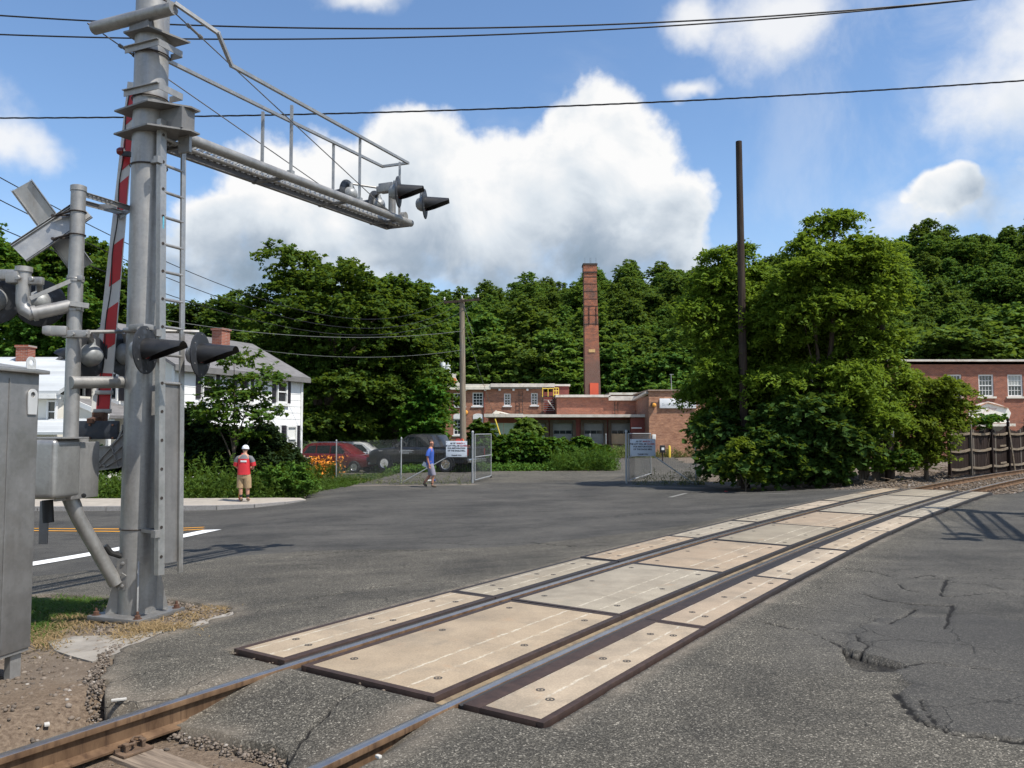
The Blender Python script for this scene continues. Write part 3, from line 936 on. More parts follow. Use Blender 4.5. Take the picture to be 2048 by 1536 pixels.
# ------------------------------------------------------------------ concrete crossing panels
def m_slab(base, line):
    def fn(T):
        o = opos(T); w = wpos(T)
        ox = T.sep(o)[0]
        rnd = T.node('ShaderNodeObjectInfo').outputs['Random']
        n = T.noise(w, 2.6, 6, .62); f = T.noise(w, 70, 4, .7)
        c = T.mix(T.lin(n, .3, .7), scaled(base, .86), scaled(base, 1.14))
        hs = T.node('ShaderNodeHueSaturation'); T.l.new(T.lin(rnd, 0, 1, .88, 1.10), hs.inputs['Value']); T.l.new(T.lin(rnd, 0, 1, 1.1, .9), hs.inputs['Saturation']); T.l.new(c, hs.inputs['Color'])
        c = hs.outputs[0]
        # chipped, lighter scars along the direction of travel
        wob = T.math('MULTIPLY', T.math('SUBTRACT', T.noise(w, 9, 6, .75), .5), .085)
        q = T.math('ADD', ox, wob)
        chip = None
        for L in line:
            d = T.math('ABSOLUTE', T.math('SUBTRACT', q, L))
            m = T.smooth(d, .017, .006)
            chip = m if chip is None else T.math('MAXIMUM', chip, m)
        chip = T.math('MULTIPLY', chip, T.smooth(T.noise(w, 7, 5, .7), .38, .56))
        c = T.mix(T.math('MULTIPLY', chip, .8), c, (0.50, 0.45, 0.36))
        speck = T.smooth(T.noise(w, 34, 3, .6), .70, .78)
        c = T.mix(T.math('MULTIPLY', speck, .7), c, (0.14, 0.12, 0.10))
        stn = T.smooth(T.noise(T.mapping(w, (1, 1, 1), (9, 2, 0)), 1.5, 6, .7, .4), .42, .68)
        c = T.mix(T.math('MULTIPLY', stn, .55), c, (0.19, 0.162, 0.125))
        c = T.mix(T.lin(f, .3, .7), T.mix(1.0, c, (.80, .80, .80), 'MULTIPLY'), T.mix(1.0, c, (1.16, 1.15, 1.13), 'MULTIPLY'))
        rust = T.smooth(T.noise(T.mapping(w, (1, 1, 1), (4, 4, 0)), 3.2, 5, .65), .58, .76)
        c = T.mix(T.math('MULTIPLY', rust, .35), c, (0.36, 0.20, 0.10))
        h = T.math('SUBTRACT', T.math('MULTIPLY', f, .5), T.math('ADD', chip, T.math('MULTIPLY', speck, .6)))
        return principled(T, c, .88, 0, T.bump(h, .5, .004), .25)
    return fn
TAN = (0.34, 0.272, 0.195); GREY = (0.275, 0.240, 0.185); PINK = (0.34, 0.270, 0.20)
M_SLAB = {}
for nm, c in (('tan', TAN), ('grey', GREY), ('pinkish', PINK)):
    M_SLAB[nm, 'gauge'] = material('panel concrete gauge ' + nm, m_slab(c, (.10, .335)))
    M_SLAB[nm, 'field'] = material('panel concrete field ' + nm, m_slab(c, (-.17, .07)))
def m_frame(T):
    w = wpos(T); n = T.noise(w, 9, 6, .68)
    c = T.mix(T.lin(n, .3, .7), (0.040, 0.024, 0.019), (0.085, 0.050, 0.037))
    c = T.mix(T.lin(T.sep(w)[1], 6.5, 9.5, .15, .9), c, T.mix(n, (0.016, 0.015, 0.016), (0.045, 0.042, 0.042)))
    return principled(T, c, .62, .35, T.bump(n, .25, .004))
M_FRAME = material('rusted steel angle', m_frame)
M_RUBBER = simple('flangeway rubber', (0.022, 0.021, 0.021), .75, 0, .3, 12, .2, 60)
M_SAND = simple('flangeway dirt', (0.20, 0.15, 0.09), .95, 0, .4, 5, .4, 90, dirt=(0.07, 0.052, 0.036), dirt_amt=.8)
M_HOLE = simple('bolt steel', (0.085, 0.075, 0.065), .6, .5, .3, 60)
hole_mesh = MB().lathe([(.031, -.004), (.031, .0012), (.021, .0018), (.019, -.003), (.009, -.003), (.008, .0015), (.0005, .0018)], n=14)
hole_src = None
crossing = thing('level_crossing', track_pos(CROSS_LEN / 2, 0, 0), 'level crossing of tan concrete panels in rusty frames laid around two rails', 'level crossing')
def build_panel(row, i):
    global hole_src
    s0, s1 = i * 2.74 + .006, (i + 1) * 2.74 - .006
    if row == 'gauge': ta, tb = -.655, .602
    elif row == 'left': ta, tb = -1.43, -.835
    else: ta, tb = .835, 1.43
    c = track_pos((s0 + s1) / 2, (ta + tb) / 2, 0.0)
    d = track_dir((s0 + s1) / 2); ang = -math.atan2(d.x, d.y)
    kind = 'gauge' if row == 'gauge' else 'field'
    tone = {'gauge': ['tan', 'grey', 'pinkish', 'grey', 'pinkish', 'grey', 'grey', 'grey'], 'left': ['tan', 'grey', 'pinkish', 'grey', 'grey', 'tan', 'grey', 'tan'], 'right': ['tan', 'pinkish', 'tan', 'tan', 'tan', 'grey', 'grey', 'grey']}[row][i]
    W, L = tb - ta, s1 - s0
    dz = [-.000, -.006, .003, -.004, .002, -.003, .001, -.002][(i * 3 + len(row)) % 8]
    fw = .052 if row != 'gauge' else .055
    wl = wr = fw
    if row == 'right': wl = .13
    if row == 'left': wr = .075
    x0, x1 = -W / 2 + wl, W / 2 - wr
    sl = MB()
    sl.rbox(((x0 + x1) / 2, 0, -.075), (x1 - x0 - .002, L - 2 * fw - .002, .15), .004)
    ob = sl.build('panel', M_SLAB[tone, kind], None)
    ob.parent = crossing; ob.location = c + Vector((0, 0, dz)) - PT[crossing.name]; ob.rotation_euler = (0, 0, ang); PT[ob.name] = c
    fr = MB()
    for (cx, w) in ((-W / 2 + wl / 2, wl), (W / 2 - wr / 2, wr)):
        fr.rbox((cx, 0, -.07 + .001), (w - .001, L, .142), .003)
    for sy in (-1, 1):
        fr.rbox(((x0 + x1) / 2, sy * (L / 2 - fw / 2), -.07 + .0012), (x1 - x0 - .001, fw, .142), .003)
    f_ = fr.build('steel_frame', M_FRAME, None); f_.parent = ob; PT[f_.name] = c
    pts = [(.30, .18), (.30, .5), (.30, .82)] if kind == 'field' else [(.12, .12), (.12, .5), (.12, .88), (.86, .12), (.86, .5), (.86, .88)]
    if kind == 'field': pts += [(.72, .14), (.72, .52), (.72, .86)]
    rr = random.Random(i * 7 + len(row))
    for (fx, fy) in pts:
        if i > 5: continue
        if hole_src is None:
            hole_src = hole_mesh.build('lifting_hole', M_HOLE, None); h = hole_src
        else:
            h = bpy.data.objects.new('lifting_hole', hole_src.data); col.objects.link(h)
        h.parent = ob; h.location = (x0 + (x1 - x0) * fx + rr.uniform(-.02, .02), -L / 2 + L * fy + rr.uniform(-.03, .03), .001)
        PT[h.name] = c
for i in range(8):
    for row in ('gauge', 'left', 'right'): build_panel(row, i)
# rubber and dirt that fill the flangeways
def filler(name, ta, tb, z, mat, label, cat, s0=.0, s1=CROSS_LEN, zend=None):
    m = MB(); vs = []; ss = np.arange(s0, s1 + .01, .25); n = 0
    for s in ss:
        w = .0
        vs += [track_pos(s, ta, z - .08), track_pos(s, ta, z), track_pos(s, (ta + tb) / 2, z - .008), track_pos(s, tb, z), track_pos(s, tb, z - .08)]
    fs = [(i * 5 + k, i * 5 + k + 1, i * 5 + 6 + k, i * 5 + 5 + k) for i in range(len(ss) - 1) for k in range(4)]
    e = (len(ss) - 1) * 5
    fs += [(4, 3, 2, 1, 0), (e, e + 1, e + 2, e + 3, e + 4)]
    m.add(vs, fs)
    return m.build(name, mat, crossing, smooth=40)
filler('flangeway_filler', -.8335, -.793, -.012, M_RUBBER, 'black rubber strip between roadside panels and the farther rail', 'rubber strip')
filler('flangeway_filler', -.717, -.657, -.038, M_RUBBER, 'sunken black rubber strip along the inside of the farther rail', 'rubber strip')
filler('flangeway_filler', .793, .8335, -.010, M_RUBBER, 'black rubber strip between nearer rail and panels by cracked asphalt', 'rubber strip')
filler('flangeway_filler', .604, .717, -.040, M_SAND, 'tan dirt packed flangeway along the inside of the nearer rail', 'dirt strip')

# ------------------------------------------------------------------ ties, plates, clips
M_TIE = wood('weathered tie', (0.20, 0.155, 0.12), (3, 3, 40))
def m_tie(T):
    o = opos(T)
    n = T.noise(T.mapping(o, (2.0, 34, 20)), 1.0, 6, .65, .5)
    ck = T.smooth(T.noise(T.mapping(o, (1.2, 26, 26)), 1.0, 4, .6, .6), .60, .66)
    c = T.mix(T.lin(n, .3, .7), (0.085, 0.065, 0.05), (0.30, 0.235, 0.175))
    c = T.mix(ck, c, (0.03, 0.024, 0.02))
    return principled(T, c, .9, 0, T.bump(T.math('SUBTRACT', n, ck), .6, .012), .2)
M_TIE = material('tie wood', m_tie)
M_PLATE = simple('rusty plate', (0.13, 0.085, 0.055), .8, .2, .4, 16, .3, 80, dirt=(0.25, 0.15, 0.08))
tie_mesh = MB().rbox((0, 0, -.09), (2.55, .225, .18), .012).build('railroad_tie', M_TIE)
plate_m = MB()
plate_m.rbox((0, 0, .008), (.36, .19, .016), .004).box((.085, 0, .024), (.012, .19, .018)).box((-.085, 0, .024), (.012, .19, .018))
plate_mesh = plate_m.build('tie_plate', M_PLATE)
spk = MB()
spk.rbox((0, 0, .02), (.022, .022, .04), .003).rbox((-.008, 0, .044), (.042, .030, .014), .004)
spike_mesh = spk.build('spike', M_PLATE)
clip = MB().path([(-.02, -.05, .03), (.05, -.05, .05), (.075, -.02, .055), (.05, .01, .05), (-.01, .02, .045), (-.03, .05, .05), (.0, .075, .05), (.05, .07, .04)], .0085, 8)
clip_mesh = clip.build('rail_clip', M_PLATE)
first = {}
def put(mesh_o, parent, loc, rz=0.0, world=None):
    if mesh_o.name in first:
        o = bpy.data.objects.new(mesh_o.name.split('.')[0], mesh_o.data); col.objects.link(o)
    else:
        o = mesh_o; first[mesh_o.name] = 1
    o.parent = parent; o.location = loc; o.rotation_euler = (0, 0, rz); PT[o.name] = PT[parent.name]
    return o
def build_tie(s, detail=True):
    c = track_pos(s, 0, -.185); d = track_dir(s); ang = -math.atan2(d.x, d.y)
    o = put(tie_mesh, track, c - PT[track.name], ang)
    if detail:
        for sg in (-1, 1):
            put(plate_mesh, o, (sg * .755, 0, .001))
            for (qx, qy) in ((.13, .055), (-.13, -.055), (.13, -.05)):
                put(spike_mesh, o, (sg * .755 + qx, qy, .013), 0 if qx > 0 else math.pi)
            for sy in (-1, 1):
                put(clip_mesh, o, (sg * .755 + .075 * sy, 0, .005), 0 if sy > 0 else math.pi)
for k in range(6): build_tie(-1.30 - .56 * k)
s = CROSS_LEN + .5; k = 0
while s < 44:
    build_tie(s, k < 8); s += .56; k += 1
# ================================================================== the cantilever signal
M_GALV = galv('galvanised steel', (0.325, 0.318, 0.305), .45, .55)
M_GALV_D = galv('dull grey steel', (0.20, 0.196, 0.19), .52, .45)
M_ALU = galv('bare aluminium', (0.36, 0.355, 0.34), .40, .65, .30)
M_CLAMP = simple('dark clamp rod', (0.055, 0.045, 0.040), .6, .4, .3, 20)
M_RUSTBOLT = simple('rusty bolt', (0.10, 0.05, 0.032), .8, .2, .4, 40)
M_DISC = simple('chalky black background', (0.020, 0.022, 0.026), .55, 0, .5, 9, .1, 30, dirt=(0.085, 0.10, 0.125), dirt_amt=.7)
M_HOOD = simple('black hood', (0.014, 0.014, 0.015), .5, 0, .35, 8)
M_LENS = simple('red lens', (0.16, 0.012, 0.010), .18, 0, .3, 30, spec=.6)
M_HOUSING = simple('pale lamp housing', (0.27, 0.28, 0.28), .45, .25, .2, 8, dirt=(0.15, 0.14, 0.13))
M_RED = simple('red sheeting', (0.50, 0.020, 0.022), .42, 0, .15, 6, dirt=(0.30, 0.02, 0.02))
M_WHITE = simple('white sheeting', (0.62, 0.61, 0.58), .5, 0, .10, 6, dirt=(0.40, 0.38, 0.33))
M_CABLE = simple('black cable', (0.012, 0.012, 0.012), .6, 0, .2, 10)
M_DARKSTEEL = simple('dark counterweight', (0.035, 0.040, 0.050), .5, .3, .4, 9, dirt=(0.09, 0.07, 0.06))

MX, MY = -3.94, 8.53
MZ = gzf(MX, MY) - .035
A = Vector((.398, .917, 0)).normalized()          # the way the arm points, over the road
B = Vector((A.y, -A.x, 0))                        # to its right
RA = -math.atan2(A.x, A.y)
cant = thing('cantilever_signal', (MX, MY, MZ), 'big silver steel mast with cantilever walkway arm reaching over the road', 'signal')
# mast
m = MB()
Hm = 6.75
m.lathe([(.186, 0), (.186, .3), (.178, 2.5), (.172, Hm - MZ), (.172, Hm - MZ + .01), (0.0, Hm - MZ + .03)], loc=(MX, MY, MZ + .03), n=40)
mast = m.build('mast', M_GALV, cant)
bp = MB().rbox((MX, MY, MZ + .045), (.66, .66, .045), .006, RA + R(4))
base = bp.build('base_plate', M_GALV_D, cant)
Rb = Matrix.Rotation(RA + R(4), 3, 'Z')
for sx in (-1, 1):
    for sy in (-1, 1):
        q = Vector((MX, MY, MZ + .067)) + Rb @ Vector((sx * .27, sy * .27, 0))
        k = MB()
        k.lathe([(.044, 0), (.044, .006)], loc=q, n=16).lathe([(.030, .006), (.030, .036), (.024, .040)], loc=q, n=6).lathe([(.014, .036), (.014, .070), (.010, .074)], loc=q, n=12)
        k.build('anchor_bolt', M_RUSTBOLT, base)
for ang in (0, 90, 180, 270):
    Rg = Matrix.Rotation(RA + R(4 + 45 + ang), 3, 'Z')
    prof = [(.170, 0), (.30, 0), (.30, .02), (.245, .26), (.190, .54), (.170, .56)]
    k = MB()
    Mg = Rg @ Matrix(((1, 0, 0), (0, 0, -1), (0, 1, 0)))
    k.prism(prof, .016, Mg, Vector((MX, MY, MZ + .068)) + Rg @ Vector((0, .008, 0)))
    k.build('gusset', M_GALV, cant)
# hand-hole cover on the camera side
hd = Vector((-.02, -1, 0)).normalized(); hx = Vector((1, -.02, 0))
hc = Vector((MX - .055, MY - .178, MZ + .48))
k = MB()
Mh = Matrix((hx, Vector((0, 0, 1)), -hx.cross(Vector((0, 0, 1))))).transposed()
oct_ = [(-.062, -.16), (.035, -.16), (.065, -.12), (.065, .12), (.035, .16), (-.062, .16), (-.085, .13), (-.085, -.13)]
k.prism(oct_, .022, Matrix((hx, Vector((0, 0, 1)), hx.cross(Vector((0, 0, 1))))).transposed(), hc - hd * .018)
hh = k.build('hand_hole_cover', M_GALV_D, mast)
k = MB()
for dz in (-.115, .115): k.lathe([(.018, 0), (.018, .010), (.010, .012), (.010, .016)], frame(hd), hc + hd * .004 + Vector((-.02, 0, dz)), 10)
k.path([hc + hd * .012 + Vector((-.03, 0, .0)), hc + hd * .035 + Vector((-.01, 0, .02)), hc + hd * .012 + Vector((.02, 0, -.01))], .006, 6)
k.build('cover_screw', M_GALV, mast)

def clamp_ring(z, r, name='u_bolt', mat=None, parent=None, center=(MX, MY), rr=.008):
    k = MB(); n = 36
    k.path([(center[0] + r * math.cos(2 * math.pi * i / n), center[1] + r * math.sin(2 * math.pi * i / n), z) for i in range(n + 1)], rr, 6, caps=False)
    return k.build(name, mat or M_CLAMP, parent or cant)
zc = lambda v, Y=8.45: P(300, v, Y).z
for v in (107, 196, 330, 664, 1058): clamp_ring(zc(v), .186)
# upper angle brackets on the mast
def mast_frame(z, half, name):
    k = MB()
    c = Vector((MX, MY, z))
    p1 = c + B * half - A * .20; p2 = c - B * .17 - A * .20; p3 = c + B * half + A * .12
    k.bar(p2, p1, .008, .07); k.bar(p2 + Vector((0, 0, .03)), p1 + Vector((0, 0, .03)), .06, .008)
    k.bar(p1, p3, .008, .07); k.bar(p3, c + B * .15 + A * .12, .008, .07)
    return k.build(name, M_GALV, cant)
mast_frame(zc(104), .32, 'angle_bracket'); mast_frame(zc(190), .34, 'angle_bracket')
# the two clamp plates that carry the arm
Ps, Pe = P(374, 276, 8.55), P(822, 447, 12.9)
Ad = (Pe - Ps).normalized()
for v, wd in ((222, 1), (268, 1)):
    z = P(300, v, 8.45).z
    c = Vector((MX, MY, z))
    k = MB()
    pts = [(-.31, -.20), (.26, -.27), (.54, .05), (.54, .18), (-.26, .25)]
    k.prism(pts, .018, Matrix((B, A, Vector((0, 0, 1)))).transposed(), c)
    k.build('clamp_plate', M_GALV_D, cant)
# box that links plates and arm
k = MB()
zA, zB = P(300, 268, 8.45).z + .02, P(300, 222, 8.45).z
cbx = Vector((MX, MY, (zA + zB) / 2)) + B * .36 + A * .06
k.box(cbx - B * .04, (.34, .18, zB - zA - .004), RA)
k.build('arm_root', M_GALV_D, cant)
k = MB()
ee = Ps - Ad * .02
k.box(ee + Vector((-.005, .0, .03)), (.16, .035, .40), RA)
k.build('end_plate', M_GALV, cant)

# walkway
OFF = -B * .47
walk_o = MB()
walk_o.tube(Ps, Pe, .060, .056, 18)
walkway = walk_o.build('arm_pipe', M_GALV, cant)
k = MB()
Pls, Ple = Ps + OFF - Ad * .25, Pe + OFF
k.bar(Pls, Ple, .012, .11); k.bar(Pls + B * .03 + Vector((0, 0, .052)), Ple + B * .03 + Vector((0, 0, .052)), .06, .010); k.bar(Pls + B * .03 - Vector((0, 0, .052)), Ple + B * .03 - Vector((0, 0, .052)), .06, .010)
k.bar(Ple + Ad * .004, Pe + Ad * .004 - B * .02, .012, .10)
k.build('arm_channel', M_GALV_D, cant)
k = MB(); k.tube(Ps + OFF * .52 + Vector((0, 0, -.02)), Pe + OFF * .52 + Vector((0, 0, -.02)), .024, .024, 10)
k.build('arm_stringer', M_ALU, cant)
La = (Pe - Ps).length
Bh = B
slat_src = None
ns = 44
M_GRATE = galv('bright grating', (0.62, 0.62, 0.60), .45, .35, .2)
for i in range(ns):
    c = Ps + Ad * (La * (i + .5) / ns) + OFF * .5 + Vector((0, 0, .035))
    if slat_src is None:
        sm_ = MB()
        for j in range(5):
            x0 = -.215 + j * .086
            sm_.bar((x0, -.02, 0), (x0 + .086, .02, 0), .005, .030); sm_.bar((x0, .02, 0), (x0 + .086, -.02, 0), .005, .030)
        slat_src = sm_.build('grating_slat', M_GRATE, None, smooth=0); o = slat_src
    else:
        o = bpy.data.objects.new('grating_slat', slat_src.data); col.objects.link(o)
    o.parent = walkway; o.location = c - Vector((MX, MY, MZ)); o.rotation_euler = (0, 0, RA); PT[o.name] = PT[cant.name]
for kx in (.02, .33, .62, .90):
    k = MB(); c = Ps + Ad * La * kx + Vector((0, 0, -.05))
    k.bar(c - B * .0, c + OFF + Ad * .0, .045, .035); k.build('cross_member', M_GALV_D, walkway)
# handrails
def rail_line(pts, name='handrail', w=.038):
    k = MB()
    for a_, b_ in zip(pts[:-1], pts[1:]):
        d_ = (b_ - a_).normalized()
        k.bar(a_ - d_ * w * .4, b_ + d_ * w * .4, w, w)
    return k.build(name, M_ALU, cant)
pR = lambda f: Ps + Ad * La * f
pL = lambda f: Ps + OFF + Ad * La * f
up = Vector((0, 0, 1))
hR0, hR1 = P(463, 131, 8.80), P(816, 326, 12.95)
hL0, hL1 = P(332, 120, 8.58), P(765, 333, 13.1)
rail_line([P(352, 8, 8.20), P(436, 66, 8.55), hR0, hR1, hL1, hL0])
for f, side in ((.365, 'R'), (.69, 'R'), (.365, 'L'), (.69, 'L')):
    b0 = (pR if side == 'R' else pL)(f)
    h0, h1 = (hR0, hR1) if side == 'R' else (hL0, hL1)
    kk = (b0.y - h0.y) / (h1.y - h0.y)
    t_ = h0.lerp(h1, kk)
    t_.x, t_.y = b0.x, b0.y
    k = MB(); k.bar(b0 + up * (.03 if side == 'R' else .04), t_ - up * .0, .042, .034)
    k.box(b0 + up * .065, (.07, .07, .05), RA)
    k.build('handrail_post', M_ALU, cant)
pe = pR(.985) + OFF * .38
k = MB(); k.bar(pe, Vector((pe.x, pe.y, hR1.z)), .042, .034); k.build('handrail_post', M_ALU, cant)
# yoke tube at the head of the mast, stay rods to the arm end
tl, tr = P(188, 57, 8.55), P(347, 16, 8.20)
k = MB(); k.tube(tl, tr, .068, .068, 22)
yoke = k.build('yoke_tube', M_GALV, cant)
k = MB()
zq = P(300, 62, 8.4).z - .03
k.prism([(-.17, -.23), (.19, -.23), (.32, .23), (-.25, .23)], .02, Matrix((B, A, Vector((0, 0, 1)))).transposed(), (MX, MY, zq))
k.prism([(-.12, -.2), (.16, -.2), (.10, -.05), (-.10, -.05)], .10, Matrix((B, A, Vector((0, 0, 1)))).transposed(), (MX, MY, zq + .02))
k.build('yoke_plate', M_GALV_D, cant)
def stay(a_, b_):
    k = MB(); k.tube(a_, b_, .007, .007, 6)
    d_ = (b_ - a_).normalized()
    k.tube(a_ + d_ * .22, a_ + d_ * .40, .014, .014, 8); k.tube(a_ + d_ * .20, a_ + d_ * .24, .022, .022, 8); k.tube(a_ + d_ * .38, a_ + d_ * .42, .022, .022, 8)
    k.tube(b_ - d_ * .12, b_, .018, .018, 8)
    return k.build('stay_rod', M_GALV_D, cant)
stay(tr - up * .04, pR(.86) + up * .05)
stay(tl - up * .06 + Vector((.10, 0, 0)), pL(.86) + up * .05)
k = MB(); k.tube(tl + Vector((-.01, 0, .0)), tl + Vector((-.06, -.02, .05)), .009, .009, 6); k.build('rod_end', M_CLAMP, cant)
k = MB(); k.tube(tr + Vector((-.05, -.06, .04)), tr + Vector((-.16, -.06, .10)), .009, .009, 6); k.build('rod_end', M_CLAMP, cant)

# ladder with closed shield
Ll0, Ll1 = P(326, 240, 8.36), P(321, 1150, 8.20)
Lr0, Lr1 = P(367, 256, 8.62), P(360, 1144, 8.42)
ladd = MB()
ld = (Lr0 - Ll0); ld.z = 0; ld.normalize(); ln = Vector((ld.y, -ld.x, 0))
k = MB()
k.bar(Ll1, Ll0, .024, .070, ld); k.bar(Ll1 - ln * .0 + ld * .034 - ln * .018, Ll0 + ld * .034 - ln * .018, .058, .012, ld); k.bar(Ll1 - ld * .034 - ln * .018, Ll0 - ld * .034 - ln * .018, .058, .012, ld)
ladder = k.build('ladder', M_ALU, cant)
k = MB(); k.bar(Lr1, Lr0, .024, .055, ld); k.bar(Lr1 + ld * .026 - ln * .02, Lr0 + ld * .026 - ln * .02, .058, .012, ld)
k.build('ladder_stile', M_ALU, ladder)
for i, v in enumerate([277, 333, 389, 441, 497, 553, 609, 665, 721, 777]):
    fl = (v - 240) / (1150 - 240); fr = (v - 245) / (1144 - 256)
    a_ = Ll0.lerp(Ll1, fl); b_ = Lr0.lerp(Lr1, fl)
    b_.z = a_.z
    k = MB(); k.tube(a_ + ld * .02, b_, .0165, .0165, 10); k.build('rung', M_ALU, ladder)
for i in range(16):
    v = 272 + 56.2 * i
    a_ = Ll0.lerp(Ll1, (v - 240) / 910) - ld * .004 + ln * .0125
    k = MB(); k.lathe([(.017, 0), (.017, .004), (.010, .005), (.008, .001), (.0005, .001)], frame(ln), a_, 12); k.build('rung_rivet', M_CLAMP, ladder)
k = MB()
sa, sb = Ll0.lerp(Ll1, (776 - 240) / 910.), Ll0.lerp(Ll1, (1130 - 240) / 910.)
wv = (Lr0 - Ll0); wv.z = 0
q0 = sa + ld * .05; q1 = sb + ld * .05
k.bar(q1 + wv * .34 - ln * .01, q0 + wv * .34 - ln * .01, .006, wv.length * .74, ld)
k.build('climbing_shield', M_GALV_D, ladder)
k = MB(); k.rbox(Ll0.lerp(Ll1, .235) + ln * .013, (.020, .004, .13), .001, -math.atan2(ln.x, -ln.y) * -1); k.build('safety_sticker', simple('blue sticker', (0.10, 0.36, 0.48), .5, 0, .3, 60), ladder)
for v in (325, 668, 1060):
    z = P(310, v, 8.4).z
    a_ = Ll0.lerp(Ll1, (v - 240) / 910); a_.z = z
    k = MB(); k.bar(a_ - ld * .02, Vector((MX + .10, MY - .14, z)), .05, .035); k.box(a_ - ld * .06 - up * .01, (.06, .07, .07), RA)
    k.build('ladder_bracket', M_GALV, cant)

# flashing light units
def flasher(parent, pos, nrm, hood=True, r=.243, name='flasher'):
    """round background with hood and lens on one face, domed housing on the other"""
    n_ = Vector((nrm[0], nrm[1], 0)).normalized(); Mf = frame(n_)
    k = MB()
    k.lathe([(.10, -.012), (r - .012, -.012), (r, -.006), (r, .006), (r - .012, .010), (.108, .010)], Mf, pos, 44)
    k.lathe([(.108, .010), (.10, -.012)], Mf, pos, 44)
    d_ = k.build(name, M_DISC, parent)
    k = MB(); k.lathe([(.104, -.006), (.104, .004), (.08, .016), (.04, .026), (.0005, .030)], Mf, pos, 24); k.build('lens', M_LENS, d_)
    k = MB()
    k.lathe([(.118, -.010), (.124, -.020), (.122, -.040), (.112, -.085), (.085, -.128), (.045, -.150), (.0005, -.157)], Mf, pos, 24)
    k.tube(Vector(pos) - n_ * .06 + up * .07, Vector(pos) - n_ * .05 + up * .175, .040, .034, 12)
    k.build('lamp_housing', M_HOUSING, d_)
    # long curved visor, cut away below
    k = MB(); vs = []; fs = []
    na, nl = 20, 10
    side = Mf.col[0].copy(); sd = up.cross(n_).normalized()
    for j in range(nl + 1):
        L_ = .385 * j / nl
        for i in range(na + 1):
            span = R(300 - 175 * (j / nl) ** .9)
            a_ = -span / 2 + span * i / na
            rr = .122 * (1 - .10 * (j / nl))
            q = Vector(pos) + n_ * (L_ + .008) + sd * (rr * math.sin(a_)) + up * (rr * math.cos(a_) - .020 * (j / nl))
            vs.append(q)
    for j in range(nl):
        for i in range(na):
            a0 = j * (na + 1) + i; fs.append((a0, a0 + 1, a0 + na + 2, a0 + na + 1))
    off = len(vs)
    vs2 = []
    for j in range(nl + 1):
        for i in range(na + 1):
            q = vs[j * (na + 1) + i]; c_ = Vector(pos) + n_ * ((q - Vector(pos)).dot(n_))
            vs2.append(q + (c_ - q).normalized() * .004)
    fs2 = [tuple(reversed([x + off for x in f])) for f in fs]
    rimf = [(nl * (na + 1) + i + 1, nl * (na + 1) + i, off + nl * (na + 1) + i, off + nl * (na + 1) + i + 1) for i in range(na)]
    k.add(vs + vs2, fs + fs2 + rimf)
    k.build('hood', M_HOOD, d_)
    k = MB()
    for (aa, rr) in ((35, .19), (145, .19), (215, .19), (325, .19), (90, .215), (270, .215)):
        q = Vector(pos) + n_ * .010 + sd * (rr * math.cos(R(aa))) + up * (rr * math.sin(R(aa)))
        k.lathe([(.009, 0), (.009, .006), (.004, .008)], Mf, q, 6)
    k.build('screws', M_GALV_D, d_)
    return d_
nF = (1.0, -.06); nB = (-.93, .36)
f1 = P(291, 700, 8.02); f2 = P(401, 709, 8.62)
flasher(cant, f1, nF); flasher(cant, f2, nF)
f3 = P(176, 711, 8.55); f4 = P(246, 708, 8.95)
flasher(cant, f3, nB); flasher(cant, f4, nB)
k = MB()
k.tube(P(398, 664, 8.62), P(262, 660, 8.32), .022, .022, 10); k.tube(P(398, 664, 8.62), f2 + Vector((-.06, 0, .16)), .024, .024, 10)
k.tube(P(290, 658, 8.02) + Vector((-.05, 0, 0)), P(250, 660, 8.40), .026, .026, 10); k.rbox(P(282, 655, 8.1), (.22, .13, .06), .015, RA)
k.tube(P(290, 658, 8.02) + Vector((-.05, 0, 0)), f1 + Vector((-.06, 0, .15)), .030, .030, 10)
k.build('flasher_arm', M_GALV, cant)
k = MB(); k.tube(P(150, 664, 8.2), P(262, 663, 8.7), .020, .020, 10); k.tube(P(176, 664, 8.3), f3 + Vector((.05, -.03, .15)), .03, .03, 10); k.tube(P(248, 663, 8.62), f4 + Vector((.05, -.03, .15)), .028, .028, 10)
k.build('flasher_arm', M_GALV, cant)
# lights at the end of the arm
g1, g2, g3, g4 = P(797, 384, 12.35), P(850, 408, 12.95), P(696, 390, 12.6), P(752, 411, 13.1)
for q, n_ in ((g1, nF), (g2, nF), (g3, nB), (g4, nB)): flasher(cant, q, n_)
k = MB()
jx = P(770, 378, 12.75)
k.rbox(P(766, 379, 12.7), (.20, .10, .10), .012, RA); k.rbox(P(775, 376, 12.6), (.26, .14, .14), .01, RA)
k.tube(g3 + up * .19, jx, .017, .017, 8); k.tube(jx, g2 + up * .19 - Vector((.05, 0, 0)), .017, .017, 8); k.tube(jx, g4 + up * .17, .017, .017, 8); k.tube(g1 + up * .10 - Vector((.05, 0, 0)), jx, .03, .03, 8)
st = P(784, 436, 12.8)
k.tube(st, Vector((st.x, st.y, jx.z)), .060, .060, 14)
k.tube(st - up * .02, P(806, 434, 12.75), .05, .05, 14); k.tube(P(802, 434, 12.75), P(812, 433, 12.72), .075, .075, 18)
k.build('junction_post', M_GALV, cant)

# ================================================================== gate post and mechanism
gp_top, gp_bot = P(153, 374, 8.05), P(140, 1002, 8.05)
gx, gy = P(147, 700, 8.05).x, 8.05
gate = thing('crossing_gate', (gx, gy, gzf(gx, gy) - .035), 'raised red and white striped gate arm on its grey post left of the big mast', 'crossing gate')
k = MB(); k.tube((gx, gy, gp_bot.z + .1), (gx, gy, gp_top.z), .070, .070, 24)
k.lathe([(.077, -.045), (.077, .006), (.06, .014), (.0005, .016)], loc=(gx, gy, gp_top.z), n=24)
post = k.build('post', M_GALV, gate)
